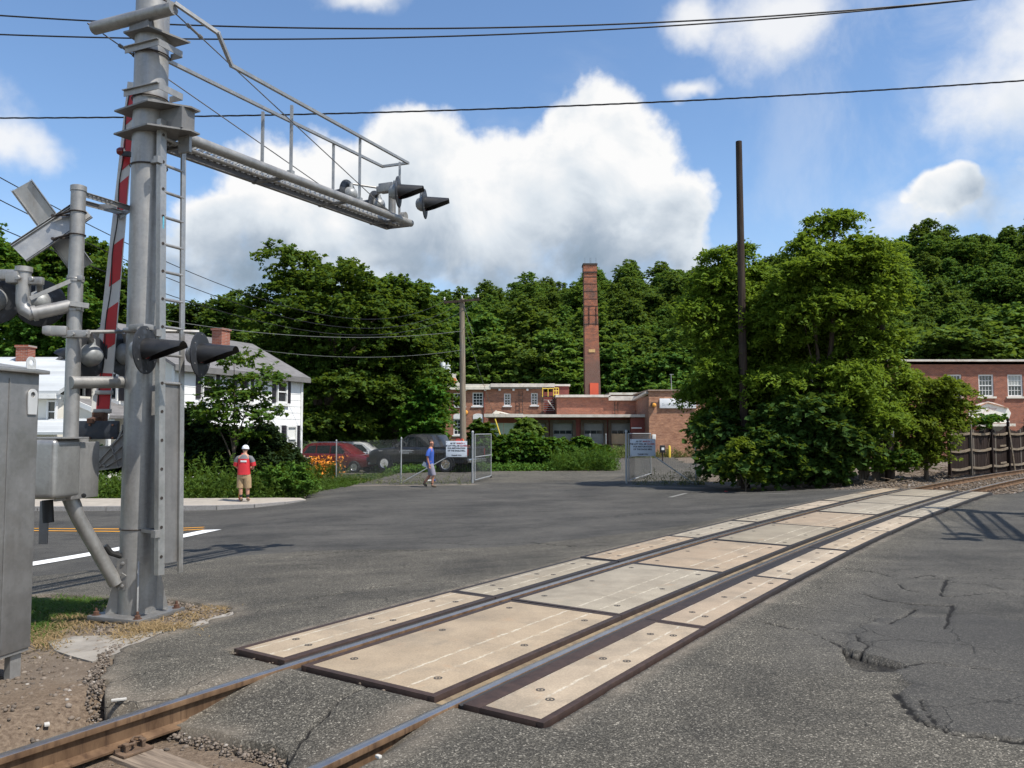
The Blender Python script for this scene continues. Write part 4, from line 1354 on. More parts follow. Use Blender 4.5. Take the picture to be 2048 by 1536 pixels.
# crossbuck: two channel boards seen from behind
def channel_board(a_, b_, wdt, nrm, mat):
    d_ = (b_ - a_).normalized(); w_ = nrm.cross(d_).normalized()
    k = MB()
    k.bar(a_, b_, wdt, .004, nrm)
    for sg in (-1, 1):
        e = w_ * (sg * wdt / 2)
        k.bar(a_ + e - nrm * .016, b_ + e - nrm * .016, .004, .032, nrm)
        e2 = w_ * (sg * (wdt / 2 - .018))
        k.bar(a_ + e2 - nrm * .012, b_ + e2 - nrm * .012, .006, .024, nrm)
    return k
nb = Vector((-.18, .98, 0)).normalized()
xa = P(44, 371, 8.05); xb = P(166, 537, 8.28)
xc = P(38, 507, 7.90); xd = P(170, 419, 8.16)
b1 = channel_board(xa, xb, .225, nb, M_ALU).build('crossbuck_board', M_ALU, gate)
b2 = channel_board(xc, xd, .225, nb, M_ALU).build('crossbuck_board', M_ALU, gate)
for v in (424, 470, 558, 617, 668):
    k = MB(); z = P(150, v, 8.05).z; n = 28; r_ = .077
    k.path([(gx + r_ * math.cos(2 * math.pi * i / n), gy + r_ * math.sin(2 * math.pi * i / n), z) for i in range(n + 1)], .007, 6, caps=False)
    if v < 500:
        k.bar(Vector((gx - .02, gy + .08, z)), P(107, v + 8, 8.0), .035, .012); k.bar(Vector((gx - .05, gy - .04, z)), P(107, v + 8, 8.0), .035, .010)
        k.lathe([(.018, 0), (.018, .02)], frame((0, -1, 0)), P(107, v + 8, 7.98), 6)
    else:
        k.lathe([(.078, -.03), (.080, -.03), (.080, .03), (.078, .03)], loc=(gx, gy, z), n=24)
        k.rbox((gx + .075, gy - .055, z), (.05, .03, .05), .006)
    k.build('pipe_clamp', M_CLAMP if v < 500 else M_GALV, post)
# bracket that steadies the upright arm
k = MB()
bz = P(165, 388, 8.05)
for (u0, v0, u1, v1, dy) in ((158, 386, 262, 418, 0), (164, 405, 250, 428, .25)):
    k.bar(P(u0, v0, 8.05 + dy), P(u1, v1, 8.60 + dy), .006, .052)
    k.bar(P(u0, v0, 8.05 + dy) + up * .024, P(u1, v1, 8.60 + dy) + up * .024, .045, .006)
k.bar(P(232, 412, 8.45), P(193, 413, 8.50), .006, .05); k.bar(P(262, 418, 8.60), P(236, 436, 8.85), .006, .06)
for i in range(7):
    q = P(170 + i * 9, 388.5 + i * 2.8, 8.10 + i * .045); k.lathe([(.012, 0), (.012, .008)], frame((0, -1, 0)), q - Vector((0, .006, 0)), 8)
k.build('arm_bracket', M_GALV, gate)
# swung-out light bracket, upper left
k = MB()
e0 = P(48, 540, 7.85); e1 = P(46, 605, 7.85); e2 = P(62, 628, 7.85); e3 = P(150, 610, 8.05)
k.path([e0, e0.lerp(e1, .8), e1, P(50, 620, 7.85), e2, e2.lerp(e3, .2), e3], .066, 18)
k.lathe([(.078, -.02), (.078, .03), (.05, .034)], loc=e0, n=20)
k.lathe([(.078, -.02), (.078, .02)], frame(e3 - e2), e2.lerp(e3, .08), 20)
k.bar(P(60, 597, 7.8), P(150, 558, 8.0), .012, .04)
k.bar(P(140, 607, 7.95), P(178, 612, 8.02), .05, .05)
k.build('light_elbow', M_GALV, gate)
k = MB()
k.rbox(P(8, 550, 7.85), (.34, .10, .10), .015, .1); k.rbox(P(30, 556, 7.82), (.12, .13, .12), .02); k.rbox(P(70, 562, 7.85), (.16, .06, .075), .01)
for u in (38, 65): k.lathe([(.026, 0), (.026, .03), (.02, .035)], frame((0, -1, 0)), P(u, 556 + (u - 38) * .1, 7.76), 10)
k.build('junction_box', M_GALV, gate)
flasher(gate, P(80, 606, 8.2), (-.35, .94)); flasher(gate, P(-12, 600, 8.0), (-.35, .94))
k = MB(); k.tube(P(78, 566, 8.0), P(80, 585, 8.12), .028, .028, 10); k.build('light_stem', M_GALV, gate)
# lower junction box beside the post
k = MB(); k.rbox(P(113, 662, 7.95), (.20, .09, .10), .018, .25); k.rbox(P(96, 661, 7.93), (.09, .10, .085), .02, .25); k.rbox(P(152, 668, 7.97), (.26, .05, .075), .01, .0)
for u in (146, 172): k.lathe([(.020, 0), (.020, .03)], frame((0, -1, 0)), P(u, 668, 7.94), 10)
k.build('junction_box', M_GALV, gate)
# pipe to the mast
k = MB(); k.tube(P(141, 765, 7.97), (MX - .16, MY - .04, P(250, 764, 8.45).z), .062, .062, 22); k.build('link_pipe', M_GALV, gate)
k = MB(); q0 = Vector((gx, gy, P(140, 990, 8.05).z))
k.path([q0, P(147, 1012, 8.06), P(156, 1035, 8.1), P(232, 1168, 8.35)], [.075, .075, .068, .066], 20)
k.build('brace_pipe', M_GALV, gate)
k = MB(); k.path([P(210, 1092, 8.3), P(222, 1106, 8.34), P(242, 1112, 8.40)], .030, 10); k.build('cable_conduit', M_CABLE, gate)
# mechanism box
bx = thing  # (name kept free)
k = MB()
bc = P(116, 937, 7.80)
k.rbox(P(104, 937, 7.78), (.34, .40, .565), .055, -.12, 4)
k.build('mechanism_cover', M_ALU, gate)
k = MB(); k.rbox(P(158, 940, 8.05), (.15, .42, .56), .012, -.12); k.rbox(P(143, 938, 7.93), (.030, .46, .60), .008, -.12); k.rbox(P(118, 876, 7.82), (.36, .40, .018), .006, -.12)
k.build('mechanism_housing', M_GALV, gate)
k = MB(); k.lathe([(.022, 0), (.022, .012), (.012, .014)], frame((0.1, -1, 0)), P(168, 991, 7.82), 10); k.tube(P(95, 1000, 7.9), P(97, 1045, 7.9), .05, .05, 14)
k.build('drain_plug', M_CABLE, gate)
k = MB(); k.rbox(P(88, 1045, 7.95), (.085, .02, .42), .004); k.build('cable_guard', M_GALV_D, gate)
# counterweight side arm: rounded plate crank with ribs
Yc = 8.50
def crank(off):
    prof = [(160, 917), (162, 902), (172, 895), (195, 893), (222, 893), (238, 878), (246, 860), (247, 850), (262, 850), (262, 905), (255, 925), (240, 934), (205, 939), (178, 942), (166, 936)]
    return [P(u, v, Yc) for u, v in prof]
k = MB(); pr = crank(0); n = len(pr)
back = [p_ + Vector((.02, .05, 0)) for p_ in pr]
k.add(pr + back, [tuple(range(n - 1, -1, -1)), tuple(range(n, 2 * n))] + [(i, (i + 1) % n, n + (i + 1) % n, n + i) for i in range(n)])
cr = k.build('counterweight_arm', M_GALV, gate)
k = MB()
f_ = [p_ - Vector((0, .014, 0)) for p_ in pr]
for i in range(n): k.bar(f_[i], f_[(i + 1) % n], .014, .030, (0, 1, 0))
for (u0, v0, u1, v1) in ((186, 936, 246, 868), (196, 936, 258, 880), (204, 938, 260, 905), (224, 894, 236, 934), (176, 916, 214, 934)): k.bar(P(u0, v0, Yc - .012), P(u1, v1, Yc - .012), .010, .022, (0, 1, 0))
k.build('arm_rib', M_GALV, cr)
k = MB()
pc = P(173, 918, Yc)
k.lathe([(.030, 0), (.030, .022), (.016, .026), (.014, .040)], frame((0, -1, 0)), pc, 12)
for i in range(6):
    a_ = R(60 * i + 15); k.lathe([(.010, 0), (.010, .014)], frame((0, -1, 0)), pc + Vector((.065 * math.cos(a_), 0, .065 * math.sin(a_))), 6)
k.build('pivot_bolt', M_RUSTBOLT, cr)
k = MB(); k.rbox(P(197, 860, 8.56), (.42, .06, .195), .006, .06)
cw = k.build('counterweight', M_DARKSTEEL, gate)
k = MB()
for (u, v) in ((180, 850), (180, 876), (226, 850), (226, 876)): k.lathe([(.012, 0), (.012, .012)], frame((0, -1, 0)), P(u, v, 8.52), 6)
k.build('weight_bolt', M_RUSTBOLT, cw)
# the arm itself
a0, a1 = P(201, 826, 8.72), P(265, 166, 8.93)
ad = (a1 - a0).normalized(); an = Vector((.25, -.97, 0)); an = (an - ad * an.dot(ad)).normalized(); aw = ad.cross(an).normalized()
La_ = (a1 - a0).length
def arm_w(f): return .185 * (1 - f) + .095 * f
k = MB(); vs = []; N = 12
for i in range(N + 1):
    f = i / N; c = a0 + ad * La_ * f; w = arm_w(f) / 2
    for (s_, d_) in ((-1, -.02), (1, -.02), (1, .02), (-1, .02)): vs.append(c + aw * s_ * w + an * d_)
fs = [(i * 4 + q, i * 4 + (q + 1) % 4, i * 4 + 4 + (q + 1) % 4, i * 4 + 4 + q) for i in range(N) for q in range(4)] + [(3, 2, 1, 0), (N * 4, N * 4 + 1, N * 4 + 2, N * 4 + 3)]
k.add(vs, fs); arm = k.build('gate_arm', M_WHITE, gate, smooth=0)
lft = 1 if (aw.x < 0) else -1                        # the side whose edge flange faces left
vlist = [(747, 822), (612, 687), (482, 556), (355, 410), (257, 320), (178, 225)]
for (v0, v1) in vlist:
    z0, z1 = P(230, v1, 8.75).z, P(230, v0, 8.78).z
    f0, f1_ = (z0 - a0.z) / (a1.z - a0.z), (z1 - a0.z) / (a1.z - a0.z)
    k = MB(); vs = []
    w0, w1 = arm_w(f0) / 2, arm_w(f1_) / 2
    dd = .05 / La_ if v0 < 740 else 0
    for (f, s_) in ((f0, -lft), (f1_ + dd, -lft), (f1_ - dd, lft * .45), (f0 - 2 * dd, lft * .45)):
        vs.append(a0 + ad * La_ * f + aw * s_ * (arm_w(f) / 2 - .002) + an * .022)
    vs2 = [q_ + an * .004 for q_ in vs]
    k.add(vs + vs2, [(0, 1, 2, 3), (7, 6, 5, 4), (0, 4, 5, 1), (1, 5, 6, 2), (2, 6, 7, 3), (3, 7, 4, 0)])
    tag(k.build('red_stripe', M_RED, arm, smooth=0))
k = MB()
q_ = a0 - aw * 0
k.path([a0 + ad * La_ * f + aw * lft * (.02 + .01 * math.sin(f * 30)) + an * .03 for f in np.linspace(.02, .98, 40)], .006, 6)
k.build('lamp_cable', M_CABLE, arm)
for (u, v, Y) in ((243, 303, 8.74),):
    c = P(u, v, Y)
    k = MB(); k.lathe([(.035, -.03), (.045, -.02), (.045, .02), (.03, .045), (.0005, .055)], frame((-1, -.15, 0)), c, 16); lo = k.build('arm_lamp', M_LENS, arm)
    k = MB(); k.box(c + Vector((.06, .0, -.03)), (.09, .05, .05)); k.build('lamp_bracket', M_HOOD, arm)
for v in (785, 822): MB().rbox(P(205 + (822 - v) * .09, v, 8.68), (.19, .03, .045), .006).build('arm_strap', M_GALV, arm)
k = MB(); k.rbox(P(200, 834, 8.68), (.13, .10, .10), .01); k.bar(P(180, 842, 8.5), P(200, 836, 8.7), .07, .05); k.build('arm_socket', M_RUSTBOLT, gate)

# ================================================================== signal cabinet at the left
cabz = .07
cnx = Vector((.977, -.21, 0)); cdy = Vector((.21, .977, 0))
cc0 = Vector((P(71, 1000, 6.2).x, 6.2, 0))            # far right upright edge
cw_, cd_ = .85, 1.05
ccen = cc0 - cnx * (cw_ / 2) - cdy * (cd_ / 2)
cang = -math.atan2(cdy.x, cdy.y)
gzc = gzf(ccen.x, ccen.y) - .04
cab = thing('signal_cabinet', (ccen.x, ccen.y, gzc), 'tall grey metal equipment cabinet with lifting lug at the left edge', 'cabinet')
ct = P(74, 748, 6.2).z
M_CAB = galv('cabinet aluminium', (0.26, 0.255, 0.248), .40, .6, .3)
k = MB(); k.rbox((ccen.x, ccen.y, (cabz + ct) / 2), (cw_, cd_, ct - cabz), .012, cang); k.build('body', M_CAB, cab)
k = MB(); k.rbox((ccen.x, ccen.y, ct + .012), (cw_ + .10, cd_ + .10, .028), .006, cang)
k.prism([(-cw_ / 2 - .05, 0), (cw_ / 2 + .05, 0), (0, .07)], cd_ + .1, Matrix((cnx, Vector((0, 0, 1)), -cdy)).transposed(), Vector((ccen.x, ccen.y, ct + .026)) + cdy * (cd_ / 2 + .05))
lid = k.build('lid', M_ALU, cab)
rr = cc0 - cdy * .10
def lug(z0, z1, hz, name):
    k = MB(); prof = []
    for i in range(13):
        a_ = math.pi * i / 12
        prof.append((.045 * math.cos(a_), .045 * math.sin(a_)))
    pr = [(-.045, -(z1 - z0)), (.045, -(z1 - z0))] + prof
    vs = []; Rn = Matrix((cdy, Vector((0, 0, 1)), cnx)).transposed()
    # plate with a round hole: ring of quads between outline and hole
    hole = [(.022 * math.cos(2 * math.pi * i / 24), .022 * math.sin(2 * math.pi * i / 24)) for i in range(24)]
    out = []
    for i in range(24):
        a_ = 2 * math.pi * i / 24; cx_, sx_ = math.cos(a_), math.sin(a_)
        if sx_ >= 0: out.append((.045 * cx_, .045 * sx_))
        else:
            t_ = min(.045 / max(abs(cx_), 1e-6), (z1 - z0) / max(-sx_, 1e-6)); out.append((t_ * cx_, t_ * sx_))
    for d_ in (0, .008):
        for (x_, y_) in out: vs.append(Rn @ Vector((x_, y_, d_)) + hz)
        for (x_, y_) in hole: vs.append(Rn @ Vector((x_, y_, d_)) + hz)
    fs = []
    for i in range(24):
        j = (i + 1) % 24
        fs += [(i, j, 24 + j, 24 + i)][::1]
        fs += [(48 + j, 48 + i, 72 + i, 72 + j)]
        fs += [(i, 48 + i, 48 + j, j), (24 + j, 72 + j, 72 + i, 24 + i)]
    fs = [tuple(reversed(f)) for f in fs]
    k.add(vs, fs)
    return k.build(name, simple('bright plate', (0.62, 0.62, 0.61), .45, .4, .1, 8), cab)
lug(0, .055, Vector((cc0.x, cc0.y, ct + .085)) - cdy * .07 - cnx * .02, 'lifting_lug')
lug(0, .15, Vector((cc0.x, cc0.y, ct - .165)) - cdy * .07 + cnx * .004, 'hasp')
k = MB()
for d_ in (.10, cd_ - .10):
    for s_ in (-.06, -cw_ + .06):
        q = cc0 + cnx * s_ - cdy * d_
        k.box((q.x, q.y, (cabz + gzc) / 2 - .04), (.05, .10, cabz - gzc + .10), cang)
k.box((ccen.x, ccen.y, cabz - .012), (cw_ - .02, cd_ - .02, .02), cang)
k.build('leg', M_GALV, cab)
k = MB()
for d_ in (.28, .62): 
    q = cc0 - cdy * d_; k.box((q.x + .001, q.y, (cabz + ct) / 2), (.010, .014, ct - cabz - .1), cang)
k.build('door_seam', M_CAB, cab)
# ================================================================== buildings
M_BRICK = brick('mill brick', (0.13, 0.046, 0.028), (0.46, 0.195, 0.105), stain_amt=.35)
M_BRICK_RED = brick('red mill brick', (0.16, 0.050, 0.030), (0.42, 0.150, 0.082), stain=(0.12, 0.06, 0.055), stain_amt=.3, pale=.1)
M_BRICK_PALE = brick('weathered pale brick', (0.22, 0.085, 0.046), (0.58, 0.30, 0.17), stain_amt=.25, pale=.5)
M_BRICK_SIDE = brick('weathered side brick', (0.13, 0.055, 0.034), (0.36, 0.155, 0.095), axis='y', stain_amt=.3)
M_CHIM = brick('chimney brick', (0.10, 0.038, 0.026), (0.46, 0.15, 0.07), stain=(0.055, 0.040, 0.036), stain_amt=.75, pale=.3, bw=.24, bh=.09, soot=(9.0, 14.0))
M_CHIM_Y = brick('chimney brick side', (0.13, 0.045, 0.03), (0.34, 0.125, 0.065), axis='y', stain=(0.055, 0.040, 0.036), stain_amt=.8, pale=.2, bw=.24, bh=.09)
M_TRIM = simple('white window paint', (0.72, 0.72, 0.70), .55, 0, .08, 4, dirt=(0.5, 0.48, 0.44))
M_CREAM = simple('flaking cream paint', (0.66, 0.62, 0.53), .7, 0, .15, 1.6, dirt=(0.34, 0.20, 0.11), dirt_amt=.7)
M_ROOFEDGE = simple('pale roof edge', (0.58, 0.53, 0.47), .75, 0, .25, 1.2, dirt=(0.30, 0.22, 0.15), dirt_amt=.6)
M_ROOF = simple('flat roof', (0.20, 0.19, 0.18), .9, 0, .3, 1.5)
M_GLASS = glass('window glass', (0.020, 0.026, 0.030), .06)
M_GLASS_B = glass('window glass with blind', (0.30, 0.31, 0.29), .12)
M_SHADE = simple('white blind', (0.66, 0.66, 0.63), .8, 0, .06, 5)
M_REDPAINT = simple('red painted wall', (0.20, 0.050, 0.038), .75, 0, .3, 2.5, dirt=(0.10, 0.04, 0.035))
M_GREENP = simple('pale green panel', (0.38, 0.44, 0.39), .6, 0, .08, 2)
M_DOOR = simple('dirty dock door', (0.20, 0.205, 0.20), .6, 0, .2, 2.5, dirt=(0.20, 0.19, 0.18))
M_PLY = simple('raw plywood', (0.50, 0.36, 0.22), .8, 0, .18, 1.6, dirt=(0.40, 0.27, 0.16))
M_DOCKWOOD = wood('dock timber', (0.10, 0.075, 0.055))
M_YELLOW = simple('safety yellow', (0.70, 0.50, 0.06), .55, 0, .12, 5)
M_IRON = simple('rusty ironwork', (0.055, 0.040, 0.034), .75, .2, .35, 8)
M_SIDING = simple('white siding', (0.80, 0.80, 0.79), .6, 0, .05, 1.2, .06, 40, dirt=(0.66, 0.66, 0.64))
M_SIDING2 = simple('cream clapboard', (0.72, 0.70, 0.64), .65, 0, .06, 1.2, dirt=(0.55, 0.53, 0.48))
M_SHUT = simple('black shutter', (0.022, 0.019, 0.024), .55, 0, .25, 6)
def m_shingle(base, rot):
    def fn(T):
        p = T.mapping(wpos(T), rot=(0, 0, rot)); s = T.sep(p)
        b = T.node('ShaderNodeTexBrick'); T.put(b.inputs['Vector'], T.comb(s[1], T.math('MULTIPLY', s[2], 1.0), 0))
        b.inputs['Color1'].default_value = (.25, .25, .25, 1); b.inputs['Color2'].default_value = (.9, .9, .9, 1); b.inputs['Mortar'].default_value = (.1, .1, .1, 1)
        b.inputs['Scale'].default_value = 1; b.inputs['Brick Width'].default_value = .33; b.inputs['Row Height'].default_value = .075; b.inputs['Mortar Size'].default_value = .004
        n = T.noise(p, 1.2, 5, .65); t = T.sep(b.outputs[0])[0]
        f = T.math('ADD', T.math('MULTIPLY', t, .5), T.math('MULTIPLY', n, .5))
        return principled(T, T.mix(f, scaled(base, .6), scaled(base, 1.35)), .95, 0, T.bump(t, .2, .01), .15)
    return fn
M_SHINGLE = material('grey asphalt shingles', m_shingle((0.165, 0.160, 0.160), R(20.5)))
M_SHINGLE2 = material('pale grey roofing', m_shingle((0.42, 0.44, 0.45), 0))
M_HCHIM = brick('house chimney brick', (0.20, 0.055, 0.035), (0.36, 0.13, 0.08), stain_amt=.2)

def wall(o, xd, x0, x1, z0, z1, holes, th=.35):
    """upright wall starting at o, running along xd; holes are (x0, x1, z0, z1); returns MB, front face at depth 0"""
    xd = Vector(xd).normalized(); nd = Vector((xd.y, -xd.x, 0))     # outward
    xs = sorted({x0, x1, *[h[0] for h in holes], *[h[1] for h in holes]}); zs = sorted({z0, z1, *[h[2] for h in holes], *[h[3] for h in holes]})
    xs = [x for x in xs if x0 - 1e-6 <= x <= x1 + 1e-6]; zs = [z for z in zs if z0 - 1e-6 <= z <= z1 + 1e-6]
    q = lambda x, z, d: Vector((o[0], o[1], 0)) + xd * x - nd * d + Vector((0, 0, z))
    m = MB()
    def solid(i, j):
        if i < 0 or j < 0 or i >= len(xs) - 1 or j >= len(zs) - 1: return False
        cx, cz = (xs[i] + xs[i + 1]) / 2, (zs[j] + zs[j + 1]) / 2
        return not any(h[0] < cx < h[1] and h[2] < cz < h[3] for h in holes)
    for i in range(len(xs) - 1):
        for j in range(len(zs) - 1):
            if not solid(i, j): continue
            a, b, c, d = xs[i], xs[i + 1], zs[j], zs[j + 1]
            m.quad(q(a, c, 0), q(b, c, 0), q(b, d, 0), q(a, d, 0)); m.quad(q(b, c, th), q(a, c, th), q(a, d, th), q(b, d, th))
            if not solid(i - 1, j): m.quad(q(a, c, th), q(a, c, 0), q(a, d, 0), q(a, d, th))
            if not solid(i + 1, j): m.quad(q(b, c, 0), q(b, c, th), q(b, d, th), q(b, d, 0))
            if not solid(i, j - 1): m.quad(q(a, c, th), q(b, c, th), q(b, c, 0), q(a, c, 0))
            if not solid(i, j + 1): m.quad(q(a, d, 0), q(b, d, 0), q(b, d, th), q(a, d, th))
    return m
def mx(xd):
    xd = Vector(xd).normalized(); nd = Vector((xd.y, -xd.x, 0))
    return Matrix((xd, -nd, Vector((0, 0, 1)))).transposed()
def window(parent, o, xd, x0, x1, z0, z1, depth=.10, fw=.10, cols=3, rows=4, sill=True, gl_=None, arch=0.0, glb=None, mul=.03, name='window', frame_mat=None):
    """double hung window set into a wall: frame > pane, pane, muntins, sill"""
    xd = Vector(xd).normalized(); nd = Vector((xd.y, -xd.x, 0)); M = mx(xd)
    q = lambda x, z, d: Vector((o[0], o[1], 0)) + xd * x - nd * d + Vector((0, 0, z))
    fm = frame_mat or M_TRIM
    k = MB(); W, H = x1 - x0, z1 - z0; xc, zc_ = (x0 + x1) / 2, (z0 + z1) / 2
    k.box(q(x0 + fw / 2, zc_, depth), (fw, .12, H), M); k.box(q(x1 - fw / 2, zc_, depth), (fw, .12, H), M)
    k.box(q(xc, z1 - fw / 2, depth), (W - 2 * fw, .118, fw), M); k.box(q(xc, z0 + fw / 2, depth), (W - 2 * fw, .118, fw), M)
    k.box(q(xc, zc_, depth), (W - 2 * fw, .08, fw * .7), M)
    if arch:
        pts = [(x0, 0), (x1, 0)] + [(xc + (W / 2) * math.cos(a_), arch * math.sin(a_)) for a_ in np.linspace(0.15, math.pi - .15, 9)]
        k.prism([(p_[0] - xc, p_[1]) for p_ in pts], .12, Matrix((xd, Vector((0, 0, 1)), nd)).transposed(), q(xc, z1 - .002, depth + .06))
    f = k.build(name, fm, parent, smooth=0)
    for (za, zb, g) in ((zc_ + fw * .35, z1 - fw, glb or gl_ or M_GLASS), (z0 + fw, zc_ - fw * .35, gl_ or M_GLASS)):
        k = MB(); k.box(q(xc, (za + zb) / 2, depth + .03), (W - 2 * fw, .02, zb - za), M); k.build('pane', g, f, smooth=0)
    if cols > 1 or rows > 2:
        k = MB()
        for i in range(1, cols): k.box(q(x0 + fw + (W - 2 * fw) * i / cols, zc_, depth + .008), (mul, .02, H - 2 * fw), M)
        for j in range(1, rows):
            if j * 2 == rows: continue
            k.box(q(xc, z0 + fw + (H - 2 * fw) * j / rows, depth + .006), (W - 2 * fw, .02, mul), M)
        k.build('muntins', fm, f, smooth=0)
    if sill:
        k = MB(); k.box(q(xc, z0 - .08, -.04 + .03), (W + .30, .22, .15), M); k.build('sill', M_CREAM if sill == 2 else fm, f, smooth=0)
    return f

# ------------------------------------------------------------------ old mill, two-storey wing on the left
YA = 96.0
def XZ(u, v, Y):
    q = P(u, v, Y); return q.x, q.z
GM = -1.2
xa0, xa1 = XZ(872, 0, YA)[0], XZ(1086, 0, YA)[0]
zta = XZ(0, 778, YA)[1]
mill = thing('brick_mill', ((xa0 + xa1) / 2, YA, GM), 'two storey brick mill wing with white windows and cream roof edge behind the utility pole', 'mill building')
wins = [(907, 930, 786, 812.5, 3), (945, 966.5, 785, 812, 3), (1008, 1021.5, 787, 811.5, 2), (1062, 1075.5, 786, 810.5, 2), (907, 930, 838, 870, 3), (946, 966, 838, 847, 3)]
hs = []
for (u0, u1, v0, v1, c) in wins:
    x0, zt_ = XZ(u0, v0, YA); x1, zb_ = XZ(u1, v1, YA); hs.append((x0 - xa0, x1 - xa0, zb_, zt_))
w = wall((xa0, YA, 0), (1, 0, 0), 0, xa1 - xa0, GM, zta, hs)
w.build('front_wall', M_BRICK, mill, smooth=0)
for i, (h, wi) in enumerate(zip(hs, wins)):
    f = window(mill, (xa0, YA, 0), (1, 0, 0), *h, depth=.14, fw=.12, cols=wi[4], rows=4 if i < 5 else 2, arch=.28 if i < 4 else .0, sill=True, mul=.045)
    if i >= 4:
        k = MB(); pts = [(-(h[1] - h[0]) / 2, 0), ((h[1] - h[0]) / 2, 0)] + [((h[1] - h[0]) / 2 * math.cos(a_), .40 + .25 * math.sin(a_)) for a_ in np.linspace(0, math.pi, 9)]
        k.prism(pts, .05, Matrix(((1, 0, 0), (0, 0, -1), (0, 1, 0))), (xa0 + (h[0] + h[1]) / 2, YA - .01, h[3] + .01)); k.build('arch_panel', M_TRIM, f, smooth=0)
k = MB()
k.box((xa0 + .175, YA + 7, (GM + zta) / 2), (.35, 13.2, zta - GM)); k.box((xa1 - .175, YA + 7, (GM + zta) / 2), (.35, 13.2, zta - GM)); k.box(((xa0 + xa1) / 2, YA + 13.8, (GM + zta) / 2), (xa1 - xa0, .35, zta - GM))
k.build('rear_walls', M_BRICK_SIDE, mill, smooth=0)
k = MB(); k.box(((xa0 + xa1) / 2, YA + 7, zta + .12), (xa1 - xa0 + .5, 14.6, .22)); k.build('roof', M_ROOF, mill, smooth=0)
k = MB()
xm = XZ(981, 0, YA)[0]
k.box(((xa0 + xm) / 2 + .1, YA - .35, zta + .05), (xm - xa0, .34, .26)); k.box(((xa0 + xm) / 2 + .1, YA - .15, zta + .38), (xm - xa0, .5, .36))
k.build('cornice', M_CREAM, mill, smooth=0)
x2 = XZ(1105, 0, YA)[0]
k = MB(); k.box(((x2 + xm) / 2 + .1, YA - .30, zta + .42), (x2 - xm, .6, .42)); k.build('cornice', M_ROOFEDGE, mill, smooth=0)
for u in (935, 972, 1000, 1027, 1054):
    x_ = XZ(u, 0, YA)[0]; k = MB(); k.box((x_, YA - .14, zta - .10), (.26, .26, .24)); k.build('eave_bracket', M_TRIM, mill, smooth=0)
gx0, gzb = XZ(894, 772, YA - .4); gx1, _ = XZ(922, 772, YA - .4); wv_ = gx1 - gx0
prof = [(0, 0), (wv_, 0), (wv_, .25), (wv_ * .82, .42), (wv_ * .70, .75), (wv_ * .62, 1.0), (wv_ * .62, 1.25), (wv_ * .66, 1.3), (wv_ * .66, 1.45), (wv_ * .5, 1.55), (wv_ * .34, 1.45), (wv_ * .34, 1.3), (wv_ * .38, 1.25), (wv_ * .38, 1.0), (wv_ * .30, .75), (wv_ * .18, .42), (0, .25)]
k = MB(); k.prism(prof, .35, Matrix(((1, 0, 0), (0, 0, -1), (0, 1, 0))), (gx0, YA - .2, gzb)); k.build('gable_ornament', M_CREAM, mill, smooth=0)
k = MB(); k.lathe([(.34, 0), (.34, .05), (.30, .055)], frame((0, -1, 0)), (gx0 + wv_ * .5, YA - .55, gzb + .62), 12); k.build('ornament_rosette', simple('orange rust stain', (0.55, 0.16, 0.04), .8, 0, .3, 4), mill)
k = MB(); k.path([(XZ(970, 0, YA)[0], YA - .15, zta + .05), (XZ(970.5, 0, YA)[0], YA - .15, GM + 1)], .07, 8); k.build('downpipe', M_REDPAINT, mill)
def wall_ladder(parent, u0, u1, v0, v1, Y):
    k = MB(); xa_, z0_ = XZ(u0, v0, Y); xb_, z1_ = XZ(u1, v1, Y)
    for x_ in (xa_, xb_): k.tube((x_, Y, z1_), (x_, Y, z0_), .035, .035, 6)
    n = int((z0_ - z1_) / .55)
    for i in range(n): z_ = z1_ + .3 + i * .55; k.tube((xa_, Y, z_), (xb_, Y, z_), .025, .025, 6)
    return k.build('wall_ladder', M_IRON, parent)
wall_ladder(mill, 1038, 1045, 782, 832, YA - .25)
def wall_lamp(parent, u, v, Y, r=.28):
    c = P(u, v, Y)
    k = MB(); k.rbox(c + Vector((0, .18, .12)), (.5, .3, .36), .04); l = k.build('wall_lamp', M_IRON, parent)
    k = MB(); k.lathe([(.0005, -.18), (r * .8, -.12), (r, 0), (r * .8, .12), (.0005, .18)], frame((0, -1, 0)), c, 14); k.build('lamp_globe', simple('amber globe', (0.80, 0.36, 0.06), .3, 0, .1, 4), l)
wall_lamp(mill, 931.5, 825, YA - .35)
# rooftop hut behind
k = MB(); c0, c1 = P(1105, 772, YA + 3), P(1138, 794, YA + 3); k.box(((c0.x + c1.x) / 2, YA + 5, (c0.z + c1.z) / 2), (c1.x - c0.x, 4, c0.z - c1.z)); k.build('roof_hut', M_REDPAINT, mill, smooth=0)
k = MB(); k.box(((c0.x + c1.x) / 2, YA + 5, c0.z + .1), (c1.x - c0.x + .3, 4.3, .24)); k.build('hut_roof', M_ROOFEDGE, mill, smooth=0)
